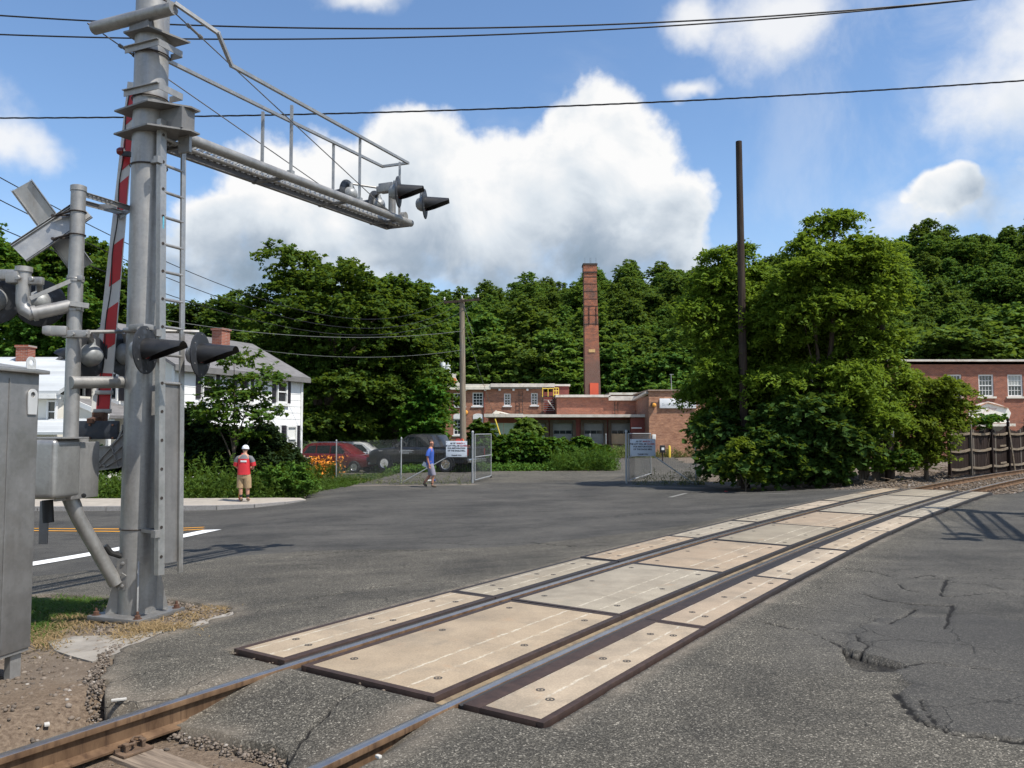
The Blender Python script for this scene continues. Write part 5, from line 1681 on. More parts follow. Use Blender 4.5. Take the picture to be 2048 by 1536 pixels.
# yellow railed stair landing in the gap
k = MB(); k.box((P(1098, 0, 98.5).x, 98.5, 2.6), (2.6, .3, 7.6)); k.build('gap_wall', M_REDPAINT, mill, smooth=0)
fe = thing('fire_escape', (P(1095, 830, 94.5).x, 94.5, P(1095, 830, 94.5).z), 'rusty outside stair with yellow railing between the brick mill wings', 'stair')
q0, q1 = P(1084, 775, 94.6), P(1112, 830, 94.6)
k = MB()
for u in (1084, 1109): k.bar(P(u, 793, 94.5), P(u, 836, 94.5), .10, .10)
k.bar(P(1083, 793, 94.5), P(1111, 793, 94.5), .12, .14); k.bar(P(1084, 826, 94.5), P(1110, 826, 94.5), .10, .12)
k.build('frame', M_IRON, fe, smooth=0)
for i in range(7):
    z_ = P(0, 800 + i * 4.2, 95).z; k = MB(); k.box(((q0.x + q1.x) / 2, 95.2 + i * .12, z_), (q1.x - q0.x - .3, .35, .05)); k.build('stair_tread', simple('grey tread', (0.45, 0.45, 0.44), .7, .1, .15, 5), fe, smooth=0)
k = MB(); k.bar(P(1096, 801, 94.4), P(1109, 819, 94.4), .06, .12); k.build('stair_rail', M_CREAM, fe, smooth=0)
k = MB()
for (ua, va, ub, vb) in ((1085, 775, 1085, 794), (1085, 777, 1107, 777), (1107, 777, 1107, 793), (1096, 778, 1096, 793), (1108, 776, 1117, 776), (1117, 776, 1117, 789), (1108, 789, 1117, 789), (1112, 776, 1112, 789), (1108, 782, 1117, 782)): k.tube(P(ua, va, 94.3), P(ub, vb, 94.3), .055, .055, 6)
k.build('railing', M_YELLOW, fe)

# ------------------------------------------------------------------ middle block above the dock
YB = 93.0
xb0, xb1 = XZ(1111, 0, YB)[0], XZ(1269, 0, YB)[0]
zb0, zb1 = XZ(0, 834, YB)[1], XZ(0, 795, YB)[1]
mid = thing('brick_block', ((xb0 + xb1) / 2, YB, GM), 'windowless red brick block standing above the white dock roof', 'mill building')
k = wall((xb0, YB, 0), (1, 0, 0), 0, xb1 - xb0, GM, zb1, []); k.build('front_wall', M_BRICK_RED, mid, smooth=0)
k = MB(); k.box((xb0 + .15, YB + 4.5, (GM + zb1) / 2), (.3, 8.2, zb1 - GM)); k.box((xb1 - .15, YB + 4.5, (GM + zb1) / 2), (.3, 8.2, zb1 - GM)); k.build('side_walls', M_BRICK_SIDE, mid, smooth=0)
k = MB(); xs_ = XZ(1212, 0, YB)[0]
k.box(((xb0 + xs_) / 2, YB + 4, zb1 + .17), (xs_ - xb0 + .3, 8.8, .28)); k.build('roof', M_ROOFEDGE, mid, smooth=0)
k = MB(); k.box(((xs_ + xb1) / 2 - .1, YB + 3.7, zb1 - .10), (xb1 - xs_ - .1, 8.2, .50)); k.build('roof', M_ROOFEDGE, mid, smooth=0)
wall_ladder(mid, 1229, 1236, 804, 834, YB - .15)
k = MB(); q0, q1 = P(1222, 784, 104), P(1290, 792, 104); k.box(((q0.x + q1.x) / 2, 106, 3.2), (q1.x - q0.x, 4, 6.2)); k.build('rear_block', M_BRICK, mid, smooth=0)
k = MB(); k.box(((q0.x + q1.x) / 2, 106, 6.42), (q1.x - q0.x + .5, 4.5, .30)); k.build('rear_roof', M_CREAM, mid, smooth=0)

# ------------------------------------------------------------------ loading dock
YC = 88.0
xc0, xc1 = XZ(978, 0, YC)[0], XZ(1262, 0, YC)[0]
zc1 = XZ(0, 836, YC)[1]
dock = thing('loading_dock', ((xc0 + xc1) / 2, YC, GM), 'low loading dock with pale roof edge, grey doors and brick piers', 'loading dock')
dz0, dz1 = XZ(0, 897, YC)[1], XZ(0, 845, YC)[1]
doors = [(1064, 1089), (1103, 1142), (1163, 1202), (1216, 1254)]
hs = [(XZ(a, 0, YC)[0] - xc0, XZ(b, 0, YC)[0] - xc0, dz0 + .5, dz1) for a, b in doors]
gp_ = (XZ(982, 0, YC)[0] - xc0, XZ(1052, 0, YC)[0] - xc0, XZ(0, 884, YC)[1], XZ(0, 846, YC)[1])
k = wall((xc0, YC, 0), (1, 0, 0), 0, xc1 - xc0, GM, zc1, hs + [gp_]); k.build('front_wall', M_REDPAINT, dock, smooth=0)
k = MB(); k.box((xc0 + .2, YC + 3, (GM + zc1) / 2), (.4, 5.2, zc1 - GM)); k.box((xc1 - .2, YC + 2.4, (GM + zc1) / 2), (.4, 4.0, zc1 - GM)); k.build('side_walls', M_REDPAINT, dock, smooth=0)
k = MB(); rz = zc1 + .22
k.box(((xc0 + xc1) / 2 + .5, YC + 1.75, rz), (xc1 - xc0 + 1.6, 6.5, .30)); k.build('roof', M_ROOFEDGE, dock, smooth=0)
k = MB(); xj = XZ(1045, 0, YC)[0]; k.box(((xc0 + xj) / 2 - .2, YC - 1.65, rz + .03), (xj - xc0 + .4, .3, .36)); k.build('fascia', M_ROOFEDGE, dock, smooth=0)
for i in range(3):
    a = gp_[0] + (gp_[1] - gp_[0]) * [0, .37, .74][i]; b = gp_[0] + (gp_[1] - gp_[0]) * [.37, .74, 1][i] - .03
    k = MB(); k.box((xc0 + (a + b) / 2, YC + .10, (gp_[2] + gp_[3]) / 2), (b - a, .10, gp_[3] - gp_[2])); k.build('wall_panel', M_GREENP, dock, smooth=0)
for i, h in enumerate(hs):
    xo = xc0; H = h[3] - h[2]; W = h[1] - h[0]; xm_ = xo + (h[0] + h[1]) / 2
    k = MB(); k.box((xm_, YC + .30, h[2] + H / 2), (W, .08, H)); d_ = k.build('dock_door', M_DOOR, dock, smooth=0)
    for j in range(4):
        k = MB(); k.box((xm_, YC + .245, h[2] + H * (j + .5) / 4), (W - .10, .04, H / 4 - .05)); k.build('door_panel', M_DOOR if not (i == 3 and j < 2) else M_PLY, d_, smooth=0)
    for j in range(3):
        k = MB(); k.box((xm_ + (j - 1) * W * .30, YC + .215, h[2] + H * .55), (W * .27, .02, H * .15)); k.build('door_window', M_GLASS, d_, smooth=0)
    if i == 3:
        k = MB(); k.box((xm_, YC + .20, h[2] + H * .20), (W - .15, .03, H * .55)); k.build('plywood_sheet', M_PLY, d_, smooth=0)
    for sx in (-1, 1):
        k = MB(); k.box((xm_ + sx * (W / 2 + .16), YC - .12, h[2] + H / 2 - .2), (.34, .30, H + .6)); k.build('bumper_post', M_DOCKWOOD, dock, smooth=0)
    k = MB(); k.box((xm_, YC - .10, h[3] + .12), (W + .6, .25, .35)); k.build('door_header', M_DOCKWOOD, dock, smooth=0)
    k = MB(); k.box((xm_, YC - .25, h[2] - .25), (W + .2, .5, .35)); k.build('dock_bumper', M_DOCKWOOD, dock, smooth=0)
k = MB(); q = P(993, 832, YC - .6); k.box(q + Vector((0, 0, .2)), (.5, .3, .7), Matrix.Rotation(.5, 3, 'Y')); k.path([q + Vector((-.5, 0, .1)), q + Vector((-.1, 0, .5)), q + Vector((.6, 0, .35)), q + Vector((1.2, 0, .2)), q + Vector((1.5, 0, .15))], .09, 7); k.build('roof_debris', M_CREAM, dock)

# ------------------------------------------------------------------ right block with the sign
YD = 84.0
xd0 = XZ(1290, 0, YD)[0]; xd1 = XZ(1560, 0, YD)[0]; zd1 = XZ(0, 782, YD)[1]
blk = thing('brick_warehouse', ((xd0 + xd1) / 2, YD, GM), 'plain weathered brick block with a long white sign, right of the dock', 'mill building')
k = wall((xd0, YD, 0), (1, 0, 0), 0, xd1 - xd0, GM, zd1, []); k.build('front_wall', M_BRICK_PALE, blk, smooth=0)
k = MB(); k.box((xd0 + .18, YD + 6.2, (GM + zd1) / 2 - .25), (.36, 11.7, zd1 - GM - .5)); k.build('side_wall', M_BRICK_SIDE, blk, smooth=0)
k = MB(); k.box(((xd0 + xd1) / 2, YD + 5, zd1 + .07), (xd1 - xd0 + .25, 10.4, .14)); k.build('coping', simple('clay coping', (0.30, 0.22, 0.17), .85, 0, .3, 3), blk, smooth=0)
k = MB(); q = P(1268, 795, YB); k.bar((xd0 - .1, YD + .4, zd1 - .15), (xd0 - .1, YD + 9, zd1 - .55), .5, .22); k.build('side_coping', M_ROOFEDGE, blk, smooth=0)
wall_lamp(blk, 1308.5, 810, YD - .35, .22)
k = MB(); q0, q1 = P(1262, 843, 86.5), P(1284, 860, 86.5); k.box(((q0.x + xd0) / 2, 87, (q0.z + q1.z) / 2 - 1.2), (xd0 - q0.x, .4, 4.2)); k.build('side_bay', M_REDPAINT, blk, smooth=0)
k = MB(); k.box(P(1273, 856, 86.2), (1.1, .1, .12)); k.build('light_bar', M_TRIM, blk, smooth=0)
sg = thing('wall_sign', P(1360, 817, YD - .1), 'long white sign board with faint grey lettering high on the brick block', 'sign')
q0, q1 = P(1319, 797, YD - .12), P(1392, 816.5, YD - .12)
k = MB(); k.rbox(((q0.x + q1.x) / 2, YD - .12, (q0.z + q1.z) / 2), (q1.x - q0.x, .14, q0.z - q1.z), .02); k.build('board', simple('white sign face', (0.82, 0.83, 0.83), .5, 0, .03, 2), sg)
me = text_mesh('Sc\u00b7hi\u00b7Wkl l\u00b7Zie\u00b7w\u00b7sM.U', .42, simple('faded grey letters', (0.42, 0.44, 0.46), .7, 0, .1, 5), 'LEFT', .003)
lo = bpy.data.objects.new('lettering', me); col.objects.link(lo); lo.parent = sg
lo.location = Vector((q0.x + .25, YD - .197, P(0, 809.5, YD).z)) - PT[sg.name]; lo.rotation_euler = (math.pi / 2, 0, 0); PT[lo.name] = PT[sg.name]

# ------------------------------------------------------------------ tall chimney
YS = 104.0
chz1 = P(0, 531, YS).z
chim = thing('mill_chimney', (10.35, YS, GM), 'tall square tapering brick chimney with iron bands and a red painted door', 'chimney')
def ringed(z0, z1, c0, c1, w0, w1):
    k = MB(); vs = []
    for (z_, c_, w_) in ((z0, c0, w0), (z1, c1, w1)):
        vs += [(c_ - w_ / 2, YS - w_ / 2, z_), (c_ + w_ / 2, YS - w_ / 2, z_), (c_ + w_ / 2, YS + w_ / 2, z_), (c_ - w_ / 2, YS + w_ / 2, z_)]
    k.add(vs, [(3, 2, 1, 0), (4, 5, 6, 7), (0, 1, 5, 4), (2, 3, 7, 6)]); k.mat(1); k.add([vs[1], vs[2], vs[6], vs[5], vs[3], vs[0], vs[4], vs[7]], [(0, 1, 2, 3), (4, 5, 6, 7)])
    return k
cA, wA = 10.55, 2.20; cB, wB = 10.18, 1.60
cx_at = lambda z: cA + (cB - cA) * (z - GM) / (chz1 - GM); cw_at = lambda z: wA + (wB - wA) * (z - GM) / (chz1 - GM)
zn = chz1 - 1.05
ringed(GM, zn, cA, cx_at(zn), wA, cw_at(zn)).build('shaft', [M_CHIM, M_CHIM_Y], chim, smooth=0)
ringed(zn, chz1, cx_at(zn), cB, wB + .16, wB + .16).build('head', [M_CHIM, M_CHIM_Y], chim, smooth=0)
def band(z, h=.10, e=.05, w=None):
    c_, w_ = cx_at(z), (w or cw_at(z)) + e * 2
    k = MB(); k.box((c_, YS, z), (w_, w_, h)); return k.build('iron_band', M_IRON, chim, smooth=0)
for v in (556, 570, 585, 600, 614, 632, 650): band(P(0, v, YS).z, .08, .03)
band(zn, .16, .09); band(chz1, .22, .10, wB + .1)
for u in (1177, 1191):
    k = MB(); a_ = P(u, 614, YS); b_ = P(u + .5, 650, YS); k.bar((a_.x, YS - cw_at(a_.z) / 2 - .06, a_.z), (b_.x, YS - cw_at(b_.z) / 2 - .06, b_.z), .10, .05); k.build('iron_strap', M_IRON, chim, smooth=0)
for u in (1169, 1179, 1181, 1191):
    a_ = P(u, 531, YS); k = MB(); k.tube((a_.x, YS - .6, chz1), (a_.x, YS - .6, chz1 + .9), .018, .012, 5); k.build('lightning_rod', M_IRON, chim)
z_ = P(0, 703, YS).z; k = MB(); k.box((cx_at(z_) - .02, YS - cw_at(z_) / 2 - .03, z_), (.82, .08, .40)); k.build('date_plaque', simple('tan plaque', (0.52, 0.34, 0.15), .8, 0, .25, 6), chim, smooth=0)
z0_, z1_ = P(0, 792, YS).z, P(0, 767, YS).z; k = MB(); k.box((cx_at(z0_) + .15, YS - cw_at(z0_) / 2 - .03, (z0_ + z1_) / 2), (1.10, .12, z1_ - z0_)); k.build('painted_door', simple('orange red paint', (0.62, 0.10, 0.045), .7, 0, .08, 3), chim, smooth=0)

# ------------------------------------------------------------------ right mill building
YE = 66.0
xe0, xe1 = XZ(1625, 0, YE)[0], XZ(2250, 0, YE)[0]
ze1 = XZ(0, 724, YE)[1]; GE = -.6
east = thing('brick_mill', ((xe0 + xe1) / 2, YE, GE), 'long brick mill with tall white sash windows behind the board fence', 'mill building')
wu = [(1663, 1692), (1737, 1766), (1895, 1924), (1956.5, 1988), (2014.5, 2046.5), (2073, 2105)]
hs = []
for (a, b) in wu:
    x0, zt_ = XZ(a, 749, YE); x1, zb_ = XZ(b, 793, YE); hs.append((x0 - xe0, x1 - xe0, zb_, zt_))
for (a, b) in ((1663, 1692), (1737, 1766)):
    x0, zt_ = XZ(a, 830, YE); x1, zb_ = XZ(b, 874, YE); hs.append((x0 - xe0, x1 - xe0, zb_, zt_))
k = wall((xe0, YE, 0), (1, 0, 0), 0, xe1 - xe0, GE, ze1, hs); k.build('front_wall', M_BRICK_RED, east, smooth=0)
for i, h in enumerate(hs): window(east, (xe0, YE, 0), (1, 0, 0), *h, depth=.12, fw=.11, cols=4, rows=4, mul=.035, sill=2, glb=M_GLASS_B if i == 4 else None)
k = MB(); k.box(((xe0 + xe1) / 2, YE - .1, ze1 + .10), (xe1 - xe0 + .4, .6, .16)); k.build('coping', M_ROOFEDGE, east, smooth=0)
k = MB(); k.box(((xe0 + xe1) / 2, YE + 6, ze1 - .1), (xe1 - xe0, 12, .2)); k.box((xe0 + .2, YE + 6.2, (ze1 + GE) / 2 - .2), (.4, 11.6, ze1 - GE - .5)); k.build('roof', M_ROOF, east, smooth=0)
pts = [(1938, 846), (1938, 822), (1946, 812), (1962, 806), (1976, 803), (1990, 806), (2002, 810), (2016, 816), (2022, 826), (2018, 838), (2020, 846)]
x0 = xe0; pw = [XZ(u, v, YE - .03) for u, v in pts]
k = MB(); k.prism([(a_, b_) for a_, b_ in reversed(pw)], .03, Matrix(((1, 0, 0), (0, 0, -1), (0, 1, 0))), (0, YE - .004, 0)); k.build('old_paint_patch', simple('flaking white paint', (0.72, 0.70, 0.64), .8, 0, .1, 2.5, dirt=(0.40, 0.22, 0.17), dirt_amt=.8), east, smooth=0)
k = MB(); a_ = P(1945, 818, YE - .1); b_ = P(1975, 805, YE - .1); c_ = P(2016, 816, YE - .1); k.bar(a_, b_, .14, .05); k.bar(b_, c_, .14, .05); k.build('gable_scar', M_BRICK_PALE, east, smooth=0)
k = MB(); q = P(1983, 850, YE - .6); k.box(q, (3.2, 1.2, .22)); k.build('door_hood', M_CREAM, east, smooth=0)
k = MB(); q = P(1983, 866, YE - .08); k.box(q, (2.0, .12, 1.2)); k.build('door', M_GLASS, east, smooth=0)

# ------------------------------------------------------------------ white house behind the maple
FR = Vector((-14.45, 34.2, 0)); hd_ = Vector((.351, .936, 0)); hi_ = Vector((-.936, .351, 0)); HL, HW = 9.08, 7.0
GH = -.75; EV = 4.55; RG = 6.36
house = thing('white_house', (FR.x, FR.y, GH), 'white two storey house with black shutters and grey roof behind the young maple', 'house')
def board_wall(o, xd, L, z0, z1, step, mat, parent, gable=None):
    """clapboards, each a long board lapping the one below"""
    xd = Vector(xd); nd = Vector((xd.y, -xd.x, 0)); z = z0; i = 0
    while z < z1 - .02:
        h = min(step, z1 - z); a, b = 0, L
        if gable:
            zt = z + h * .5
            if zt > gable[0]:
                f = (zt - gable[0]) / (gable[1] - gable[0]); a, b = L / 2 * f, L - L / 2 * f
                if b - a < .25: break
        q = lambda x, zz, d: o + xd * x + nd * d + Vector((0, 0, zz))
        k = MB(); t = .020
        vs = [q(a, z, .002), q(b, z, .002), q(b, z, t), q(a, z, t), q(a, z + h + .01, -.002), q(b, z + h + .01, -.002), q(b, z + h + .01, .006), q(a, z + h + .01, .006)]
        k.add(vs, [(0, 3, 2, 1), (4, 5, 6, 7), (3, 7, 6, 2), (0, 1, 5, 4), (0, 4, 7, 3), (1, 2, 6, 5)])
        k.build('clapboard', mat, parent, smooth=0); z += h; i += 1
BR = FR + hd_ * HL; FL = FR + hi_ * HW; BL = BR + hi_ * HW
# core
k = MB(); c = (FR + BL) / 2
ins = .03
vs = [FR + hi_ * ins + hd_ * ins, BR + hi_ * ins - hd_ * ins, BL - hi_ * ins - hd_ * ins, FL - hi_ * ins + hd_ * ins]
k.add([v + Vector((0, 0, GH)) for v in vs] + [v + Vector((0, 0, EV)) for v in vs], [(0, 1, 2, 3), (7, 6, 5, 4), (0, 4, 5, 1), (1, 5, 6, 2), (2, 6, 7, 3), (3, 7, 4, 0)])
fm_, bm_ = (vs[0] + vs[3]) / 2, (vs[1] + vs[2]) / 2; rgz = Vector((0, 0, RG - .1))
e = Vector((0, 0, EV)); k.add([vs[0] + e, vs[3] + e, fm_ + rgz, vs[1] + e, vs[2] + e, bm_ + rgz], [(0, 2, 1), (3, 4, 5)])
k.build('wall', M_SIDING, house, smooth=0)
board_wall(FR, hd_, HL, GH + .4, EV, .33, M_SIDING, house)
board_wall(FL, -hi_, HW, GH + .4, RG - .1, .165, M_SIDING2, house, (EV, RG))
k = MB()
for q in (FR, BR): k.box(q + Vector((-.01, 0, (GH + EV) / 2)), (.16, .16, EV - GH), -math.atan2(hd_.x, hd_.y))
k.build('corner_board', M_TRIM, house, smooth=0)
k = MB(); ov = .35; th = .14
ridA, ridB = (FR + FL) / 2 - hd_ * ov, (BR + BL) / 2 + hd_ * ov
sl = (RG - EV) / (HW / 2)
def slope(e0, e1, r0, r1):
    out = (e0 - r0); out.z = 0; out.normalize(); d = Vector((0, 0, -sl * ov))
    a, b = e0 + out * ov + d + Vector((0, 0, EV)), e1 + out * ov + d + Vector((0, 0, EV)); c_, d_ = r1 + Vector((0, 0, RG)), r0 + Vector((0, 0, RG))
    u_ = Vector((0, 0, th)); k.add([a, b, c_, d_, a + u_, b + u_, c_ + u_, d_ + u_], [(3, 2, 1, 0), (4, 5, 6, 7), (0, 1, 5, 4), (1, 2, 6, 5), (2, 3, 7, 6), (3, 0, 4, 7)])
slope(FR - hd_ * ov, BR + hd_ * ov, ridA, ridB)
slope(BL + hd_ * ov, FL - hd_ * ov, ridB, ridA)
roof = k.build('roof', M_SHINGLE, house, smooth=0)
k = MB(); k.bar(FR - hd_ * ov - hi_ * ov * .9 + Vector((0, 0, EV - .20)), BR + hd_ * ov - hi_ * ov * .9 + Vector((0, 0, EV - .20)), .10, .22); k.build('gutter', simple('dark gutter', (0.16, 0.155, 0.15), .6, 0, .2, 4), roof, smooth=0)
q = P(442, 678, 39.6); k = MB(); k.box((q.x, q.y, q.z - .5), (.60, .60, 1.9), -math.atan2(hd_.x, hd_.y)); k.box((q.x, q.y, q.z + .46), (.70, .70, .10), -math.atan2(hd_.x, hd_.y)); k.build('chimney', M_HCHIM, roof, smooth=0)
hw = []
for w_ in (2.0, 4.4, 6.87, 8.2): hw.append((w_ - .42, w_ + .42, .55, 1.95))
for w_ in (2.0, 4.4, 7.35): hw.append((w_ - .42, w_ + .42, 3.1, 4.25))
for i, h in enumerate(hw):
    f = window(house, FR, hd_, *h, depth=-.045, fw=.09, cols=1, rows=2, sill=True, gl_=M_GLASS_B if i in (2, 3) else M_GLASS, glb=M_SHADE if i in (2, 3) else None)
    for sx in (-1, 1):
        x_ = (h[0] + h[1]) / 2 + sx * ((h[1] - h[0]) / 2 + .19)
        if i == 2 and sx == 1 or i == 3 and sx == -1: x_ += -.03 * sx
        k = MB(); q = FR + hd_ * x_ + Vector((0, 0, (h[2] + h[3]) / 2)) + Vector((hd_.y, -hd_.x, 0)) * .035; M_ = mx(hd_)
        k.box(q, (.30, .03, h[3] - h[2]), M_)
        n_ = 9
        for j in range(n_): k.box(q + Vector((hd_.y, -hd_.x, 0)) * .02 + Vector((0, 0, (j - (n_ - 1) / 2) * (h[3] - h[2]) / n_ * .92)), (.22, .02, .05), M_)
        k.build('shutter', M_SHUT, house, smooth=0)
fx = -hi_
hw2 = [(1.15, 1.95, 3.0, 4.3), (3.1, 3.9, 3.0, 4.3), (5.0, 5.8, 3.0, 4.3), (4.7, 5.5, .0, 1.5), (1.2, 2.0, .0, 1.5)]
for h in hw2:
    window(house, FL, fx, *h, depth=-.045, fw=.09, cols=1, rows=2, sill=True)
    for sx in (-1, 1):
        x_ = (h[0] + h[1]) / 2 + sx * ((h[1] - h[0]) / 2 + .20)
        if h[2] < 1: continue
        k = MB(); q = FL + fx * x_ + Vector((0, 0, (h[2] + h[3]) / 2)) - hd_ * .035; k.box(q, (.32, .04, h[3] - h[2]), mx(fx)); k.build('shutter', M_SHUT, house, smooth=0)
# gabled porch roof over the front door
pc_ = FL + fx * 3.3 - hd_ * 1.1
k = MB(); zp, ze_ = 2.95, 2.2; hwid = 2.2
for s_ in (-1, 1):
    a = pc_ + fx * (s_ * hwid) - hd_ * .9 + Vector((0, 0, ze_)); b = pc_ + fx * (s_ * hwid) + hd_ * 1.08 + Vector((0, 0, ze_)); c_ = pc_ + hd_ * 1.08 + Vector((0, 0, zp)); d_ = pc_ - hd_ * .9 + Vector((0, 0, zp)); u_ = Vector((0, 0, .12))
    vs = [a, b, c_, d_, a + u_, b + u_, c_ + u_, d_ + u_]; fs = [(3, 2, 1, 0), (4, 5, 6, 7), (0, 1, 5, 4), (1, 2, 6, 5), (2, 3, 7, 6), (3, 0, 4, 7)]
    k.add(vs, fs if s_ < 0 else [tuple(reversed(f)) for f in fs])
porch = k.build('porch_roof', M_SHINGLE, house, smooth=0)
k = MB(); k.prism([(-hwid + .1, 0), (hwid - .1, 0), (0, zp - ze_ - .04)], .06, Matrix((fx, Vector((0, 0, 1)), hd_ * -1)).transposed(), pc_ - hd_ * .75 + Vector((0, 0, ze_))); k.build('porch_gable', M_SIDING2, porch, smooth=0)
k = MB()
for s_ in (-1, 1): a_ = pc_ + fx * (s_ * (hwid + .05)) - hd_ * .93 + Vector((0, 0, ze_ + .05)); k.bar(a_, pc_ - hd_ * .93 + Vector((0, 0, zp + .05)), .05, .20)
k.build('porch_trim', M_TRIM, porch, smooth=0)
k = MB(); k.box(pc_ - hd_ * .6 + Vector((0, 0, ze_ - .14)), (hwid * 2 - .2, .2, .24), mx(fx)); 
for s_ in (-1, -.34, .34, 1): k.box(pc_ + fx * (s_ * (hwid - .3)) - hd_ * .6 + Vector((0, 0, (GH + ze_ - .2) / 2)), (.14, .14, ze_ - .2 - GH), mx(fx))
k.box(pc_ + hd_ * .15 + Vector((0, 0, GH + .35)), (hwid * 2, 2.0, .7), mx(fx))
k.build('porch_post', M_TRIM, porch, smooth=0)

# ------------------------------------------------------------------ second white house at the left edge
Y2 = 33.0
house2 = thing('white_house', (-22.5, Y2, -.8), 'white clapboard house with pale roof and brick chimney at far left', 'house')
x0, x1 = -29.0, P(137, 0, Y2).x; ev2 = P(0, 788, Y2).z; rg2 = P(0, 722, 36.5).z
k = MB(); k.box(((x0 + x1) / 2, Y2 + 3.5, (ev2 - .8) / 2), (x1 - x0 - .06, 6.9, ev2 + .8)); k.build('wall', M_SIDING2, house2, smooth=0)
board_wall(Vector((x0, Y2, 0)), Vector((1, 0, 0)), x1 - x0, -.5, ev2, .125, M_SIDING2, house2)
k = MB(); pr_ = [(-.4, ev2 - .05), (3.5, rg2), (7.4, ev2 - .05), (7.4, ev2 + .12), (3.5, rg2 + .18), (-.4, ev2 + .12)]
k.prism([(a_, b_) for a_, b_ in pr_], x1 - x0 + .7, Matrix(((0, 0, 1), (1, 0, 0), (0, 1, 0))), (x0 - .35, Y2, 0)); rf2 = k.build('roof', M_SHINGLE2, house2, smooth=0)
k = MB(); q = P(51, 712, 36.2); k.box((q.x, q.y, q.z - .3), (.55, .55, 1.4)); k.box((q.x, q.y, q.z + .42), (.64, .64, .10)); k.build('chimney', M_HCHIM, rf2, smooth=0)
k = MB(); k.box(((x0 + x1) / 2, Y2 - .25, ev2 - .10), (x1 - x0 + .5, .4, .20)); k.build('fascia', M_TRIM, house2, smooth=0)
wx0, wz1 = XZ(96, 801, Y2); wx1, wz0 = XZ(114, 846, Y2)
window(house2, (x0, Y2, 0), (1, 0, 0), wx0 - x0, wx1 - x0, wz0, wz1, depth=-.04, fw=.06, cols=1, rows=2)
k = MB(); zz_ = P(0, 864, Y2 - 1.4).z
k.add([(x0, Y2, zz_ + .55), (x1 + 1.6, Y2, zz_ + .55), (x1 + 1.6, Y2 - 1.6, zz_), (x0, Y2 - 1.6, zz_), (x0, Y2, zz_ + .45), (x1 + 1.6, Y2, zz_ + .45), (x1 + 1.6, Y2 - 1.6, zz_ - .1), (x0, Y2 - 1.6, zz_ - .1)], [(3, 2, 1, 0), (4, 5, 6, 7), (0, 1, 5, 4), (1, 2, 6, 5), (2, 3, 7, 6), (3, 0, 4, 7)])
pr2 = k.build('porch_roof', M_SHINGLE2, house2, smooth=0)
k = MB()
for xx in np.arange(x1 + 1.4, x0, -2.0): k.box((xx, Y2 - 1.45, (zz_ - .9) / 2), (.14, .14, zz_ + .75))
k.box(((x0 + x1) / 2 + .7, Y2 - .8, -.55), (x1 - x0 + 1.4, 1.6, .5)); k.build('porch_post', M_TRIM, pr2, smooth=0)
# ================================================================== poles and wires
M_POLE = wood('grey pole wood', (0.24, 0.20, 0.15), (16, 16, .8))
M_POLE_D = wood('dark creosote pole', (0.055, 0.040, 0.031), (14, 14, .9), silver=.08)
M_INSUL = simple('grey insulator', (0.45, 0.46, 0.46), .35, 0, .1, 10)
M_WIRE = simple('black wire', (0.010, 0.010, 0.011), .6, 0, .2, 3)
M_WIREG = simple('weathered grey wire', (0.16, 0.17, 0.16), .6, .2, .2, 3)
def pole(name, u_top, v_top, u_base, Y, r0, r1, label, mat, arm=None, z0=None):
    tp = P(u_top, v_top, Y); bx_ = P(u_base, 860, Y).x; gb = gzf(bx_, Y) - .3 if z0 is None else z0
    o = thing(name, (bx_, Y, gb + .3), label, 'utility pole')
    k = MB(); n = 8; pts = [Vector((bx_, Y, gb)).lerp(tp, i / n) for i in range(n + 1)]
    k.path(pts, [r0 + (r1 - r0) * i / n for i in range(n + 1)], 14); k.build('shaft', mat, o)
    return o, tp
pl, tp = pole('utility_pole', 924, 598, 927, 45.0, .19, .145, 'grey wooden utility pole with a crossarm in front of the brick mill', M_POLE)
k = MB(); a_, b_ = P(888, 605, 44.8), P(959, 599, 44.8); k.bar(a_, b_, .10, .13); k.build('crossarm', M_POLE_D, pl, smooth=0)
k = MB()
for s_ in (-1, 1): k.bar(tp + Vector((s_ * .38, -.22, -.22)), tp + Vector((0, -.20, -.62)), .03, .008)
k.build('arm_brace', M_IRON, pl, smooth=0)
for u in (889, 956, 924):
    q = P(u, 603 - (u - 888) * .08, 44.8); k = MB(); k.lathe([(.03, .06), (.055, .10), (.035, .15), (.055, .19), (.03, .24), (.0005, .26)], loc=q, n=10); k.build('insulator', M_INSUL, pl)
k = MB(); k.tube(tp + Vector((.10, -.15, -.3)), P(945, 668, 44.9), .012, .012, 5); k.build('drop_wire', M_WIREG, pl)
pl2, tp2 = pole('utility_pole', 882, 706, 882, 84.0, .18, .14, 'short looking utility pole with grey transformers above the dark tree edge', M_POLE)
k = MB(); k.bar(P(853, 711, 83.8), P(907, 710, 83.8), .12, .16); k.build('crossarm', M_POLE, pl2, smooth=0)
for s_ in (-1, 1): MB().bar(tp2 + Vector((s_ * .75, -.2, -.25)), tp2 + Vector((0, -.2, -.95)), .05, .02).build('arm_brace', M_POLE, pl2, smooth=0)
for (u, v, r_) in ((886, 734, .26), (896, 739, .30)):
    q = P(u, v, 83.5); k = MB(); k.lathe([(.0005, -.5), (r_, -.48), (r_, .40), (r_ * .9, .46), (.0005, .48)], loc=q, n=16); k.tube(q + Vector((0, 0, .45)), q + Vector((0, 0, .75)), .05, .03, 8); k.build('transformer', simple('pale transformer', (0.55, 0.57, 0.56), .5, .1, .1, 4), pl2)
pole('utility_pole', 1477.5, 283, 1489, 29.0, .165, .112, 'tall bare dark pole without wires rising out of the big green tree', M_POLE_D)
pl4, _ = pole('utility_pole', 1757, 585, 1779, 28.6, .17, .13, 'dark leaning pole with a small grey box, half hidden between the trees', M_POLE_D)
